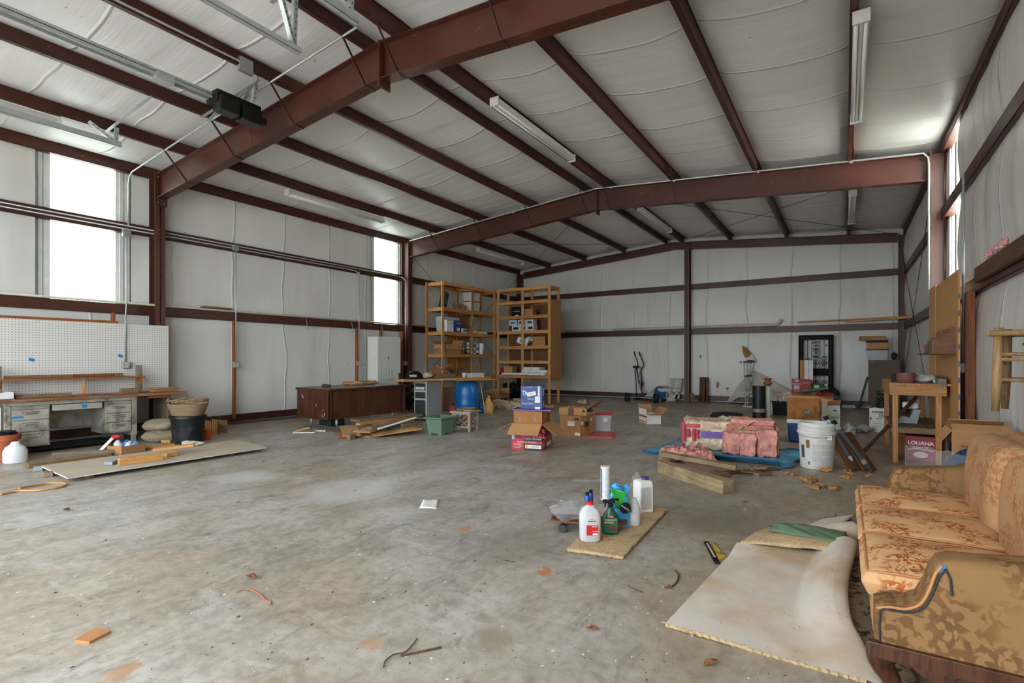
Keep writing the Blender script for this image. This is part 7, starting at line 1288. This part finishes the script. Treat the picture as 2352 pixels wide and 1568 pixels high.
# ================================================================ OVERHEAD
TUBE = plain('#eeeeea',.35,0,.02); FIX = plain('#e4e3de',.4,0,.04)
def strip(label, x, y0, y1, dx=0):
    z = ztop(x)-.015; t = thing('strip_light', label, 'light', (x+dx,(y0+y1)/2,z), 0, 'fluorescent strip lights'); L = (y1-y0)/2
    MB().add([(-.045,-L,0),(.045,-L,0),(.07,-L,-.09),(-.07,-L,-.09),(-.045,L,0),(.045,L,0),(.07,L,-.09),(-.07,L,-.09)],[(0,1,2,3),(7,6,5,4),(0,4,5,1),(1,5,6,2),(2,6,7,3),(3,7,4,0)]).build('housing', FIX, t)
    MB().bx(-.012,.012,-L,L,-.105,-.09).build('center_rib', FIX, t)
    for s in (-1,1):
        MB().tube([(s*.042,-L+.03,-.107),(s*.042,L-.03,-.107)],.017,10).build('fluorescent_tube', TUBE, t, smooth=True)
        MB().bx(-.075,.075,s*L-.012,s*L+.012,-.13,.0).build('end_cap', FIX, t)
    return t
strip('white strip light above the desk side purlin in the middle bay', -9.6, 6.35, 8.95); strip('white strip light hanging beside the ridge in the middle bay', -4.42, 6.2, 8.75, .1); strip('large white strip light overhead near the sofa wall', .14, 6.2, 8.8)
strip('white strip light over the shelving in the far bay', -9.6, 12.9, 15.5); strip('white strip light beside the ridge in the far bay', -4.42, 12.6, 15.2, .1); strip('white strip light near the sofa wall in the far bay', .14, 12.7, 15.3); strip('white strip light cut by the picture edge near the tall window', -9.6, .2, 2.7)
# garage door opener with rail
op = thing('door_opener', 'black garage door opener motor with a long galvanised rail', 'door opener', (-6.95,3.8,4.68))
MB().bx(-.12,.16,-.3,.3,.06,.2).build('chassis', BLACK, op, bev=.01); MB().bx(.0,.2,-.28,-.02,-.06,.12).build('motor_cover', plain('#101214',.3), op, bev=.012); MB().bx(.0,.2,.02,.3,-.08,.12).build('control_cover', plain('#0d0f10',.3), op, bev=.012); MB().tube([(.05,.3,.06),(.05,.42,.06)],.05,14).build('motor_end', BLACK, op, smooth=2)
MB().bx(-.06,.04,-5.5,-.25,.14,.148).bx(-.06,-.052,-5.5,-.25,.10,.18).bx(.032,.04,-5.5,-.25,.10,.18).build('rail', GALV, op); MB().tube([(-.01,-5.5,.12),(-.01,-.25,.12)],.008,6).build('drive_chain', GALVD, op); MB().bx(-.05,.05,-.95,-.75,.07,.15).build('trolley', GALV, op)
def angle(parent, p0, p1, w=.045, name='perforated_angle'):
    p0, p1 = Vector(p0), Vector(p1); d = (p1-p0).normalized(); up = Vector((0,0,1)) if abs(d.z) < .9 else Vector((0,1,0)); m = MB(); a = d.cross(up).normalized(); c = a.cross(d)
    m.bar(p0+c*w/2, p1+c*w/2, .003, w, up).bar(p0+a*w/2, p1+a*w/2, w, .003, up); o = m.build(name, GALV, parent)
    h = MB(); n = int((p1-p0).length/.06)
    for i in range(1, n): q = p0+d*((p1-p0).length*i/n); h.bar(q+c*w*.55-a*.0022, q+c*w*.55+a*.0022, .02, .012, up)
    h.build('slots', plain('#3a3d3c',.6), o)['kind'] = 'stuff'; return o
angle(op, (-1.1,.14,.30),(.45,.14,.415)); angle(op, (.1,.05,.16),(.1,.14,.40)); angle(op, (.28,.1,.16),(.28,.14,.42)); angle(op, (-.42,-.1,-.02),(-.1,-.1,.08))
MB().tube(rope([(.1,.0,.2),(.4,.1,.4),(.42,.0,.5),(.45,-.1,.42)]),.006,5).build('power_cord', plain('#4a4038',.5), op); MB().tube(rope([(-.1,-.3,.15),(-.35,-.1,.3),(-.4,.1,.35),(-.45,.15,.4)]),.004,5).build('bell_wire', GALVD, op)
def track(label, x, s):
    t = thing('door_track', label, 'door track', (x,0,0), 0); MB().bx(-.03,.03,-1.9,3.32,4.58,4.584).bx(-.03,-.026,-1.9,3.32,4.58,4.635).bx(.026,.03,-1.9,3.32,4.58,4.635).build('channel', GALV, t); MB().bx(min(s*.03,s*.034),max(s*.03,s*.034),-1.9,3.32,4.6,4.66).build('support_angle', GALV, t)
    zt = ztop(x)-.06; angle(t, (0,3.24,4.62),(.03,3.24,zt)); angle(t, (.02,3.24,4.62),(-s*.12,2.95,zt))
    if x > -6: angle(t, (-.35,3.24,ztop(x-.35)-.05),(.35,3.24,ztop(x+.35)-.05))
    return t
t_ = track('galvanised door track end near the tall window', -9.2, 1); angle(t_, (-.4,3.24,ztop(-9.6)-.05),(1.2,3.24,ztop(-8.0)-.05)); track('galvanised door track beside the opener at the top edge', -4.8, -1); track('galvanised door track nearest the ridge at the top edge', -3.92, 1)
sp = [(-10.9,4.05,3.8),(-10.9,4.05,4.55),(-10.86,4.05,4.68),(-10.75,4.05,4.75)]+[(x,4.05,ztop(x)-.02) for x in (-9,-7,-4.77)]
tag(MB().tube(sp,.014,8).build('electrical_conduit', GALV, smooth=True), 'galvanised conduit climbing the wall and running below the near purlins', 'conduit')
jb = thing('purlin_conduit', 'conduit with a square junction box clipped along a near purlin', 'conduit'); MB().tube([(-6.44,-1.8,5.16),(-6.44,3.6,5.16)],.013,8).build('tube', GALV, jb); MB().bx(-6.50,-6.44,3.6,3.78,5.06,5.24).build('junction_box', plain('#a4a9a4',.4,.6,.1), jb, bev=.005)
rp = [(x,FR[2]-.12,ztop(x)+.0) for x in (ci+.1,-8,XC,-2,1.0)]+[(1.1,FR[2]-.12,4.8),(1.16,FR[2]-.12,4.72),(1.17,FR[2]-.12,4.6),(1.17,FR[2]-.12,2.3)]
rc = thing('rafter_conduit', 'pale conduit along the middle rafter and down the red column', 'conduit'); MB().tube(rp,.017,8).build('tube', plain('#c3cac4',.35,.5,.05), rc, smooth=True)
for x in (-9.5,-7,-4.4,-3,-1.4,.1): MB().bc(x,FR[2]-.11,ztop(x)-.01,.05,.03,.05).build('clip', GALV, rc)
rods = [((-10.6,11.1,4.75),(-4.8,17.2,5.2)),((-10.6,17.2,4.75),(-4.8,11.1,5.2)),((1.15,11.1,4.75),(-4.7,17.2,5.2)),((1.15,17.2,4.75),(-4.7,11.1,5.2)),((-10.85,11.1,4.6),(-10.85,17.2,.4)),((-10.85,17.2,4.6),(-10.85,11.1,.4)),((1.27,11.25,4.5),(1.27,17.2,.4)),((1.25,17.2,4.5),(1.25,11.25,.4))]
rl_ = ['far bay roof, rising to the ridge from the shelving column','far bay roof, crossing back over the shelving','far bay roof, rising to the ridge from the red column','far bay roof, crossing back near the sofa wall','window wall behind the shelving, falling to the back corner','window wall behind the shelving, rising to the back corner','sofa wall, falling towards the back corner','sofa wall, rising towards the back corner']
for (a, b), l in zip(rods, rl_): tag(MB().tube([a,b],.006,5).build('brace_rod', plain('#4a4a48',.5,.5)), 'thin brace rod, '+l, 'brace rod', 'diagonal brace rods')
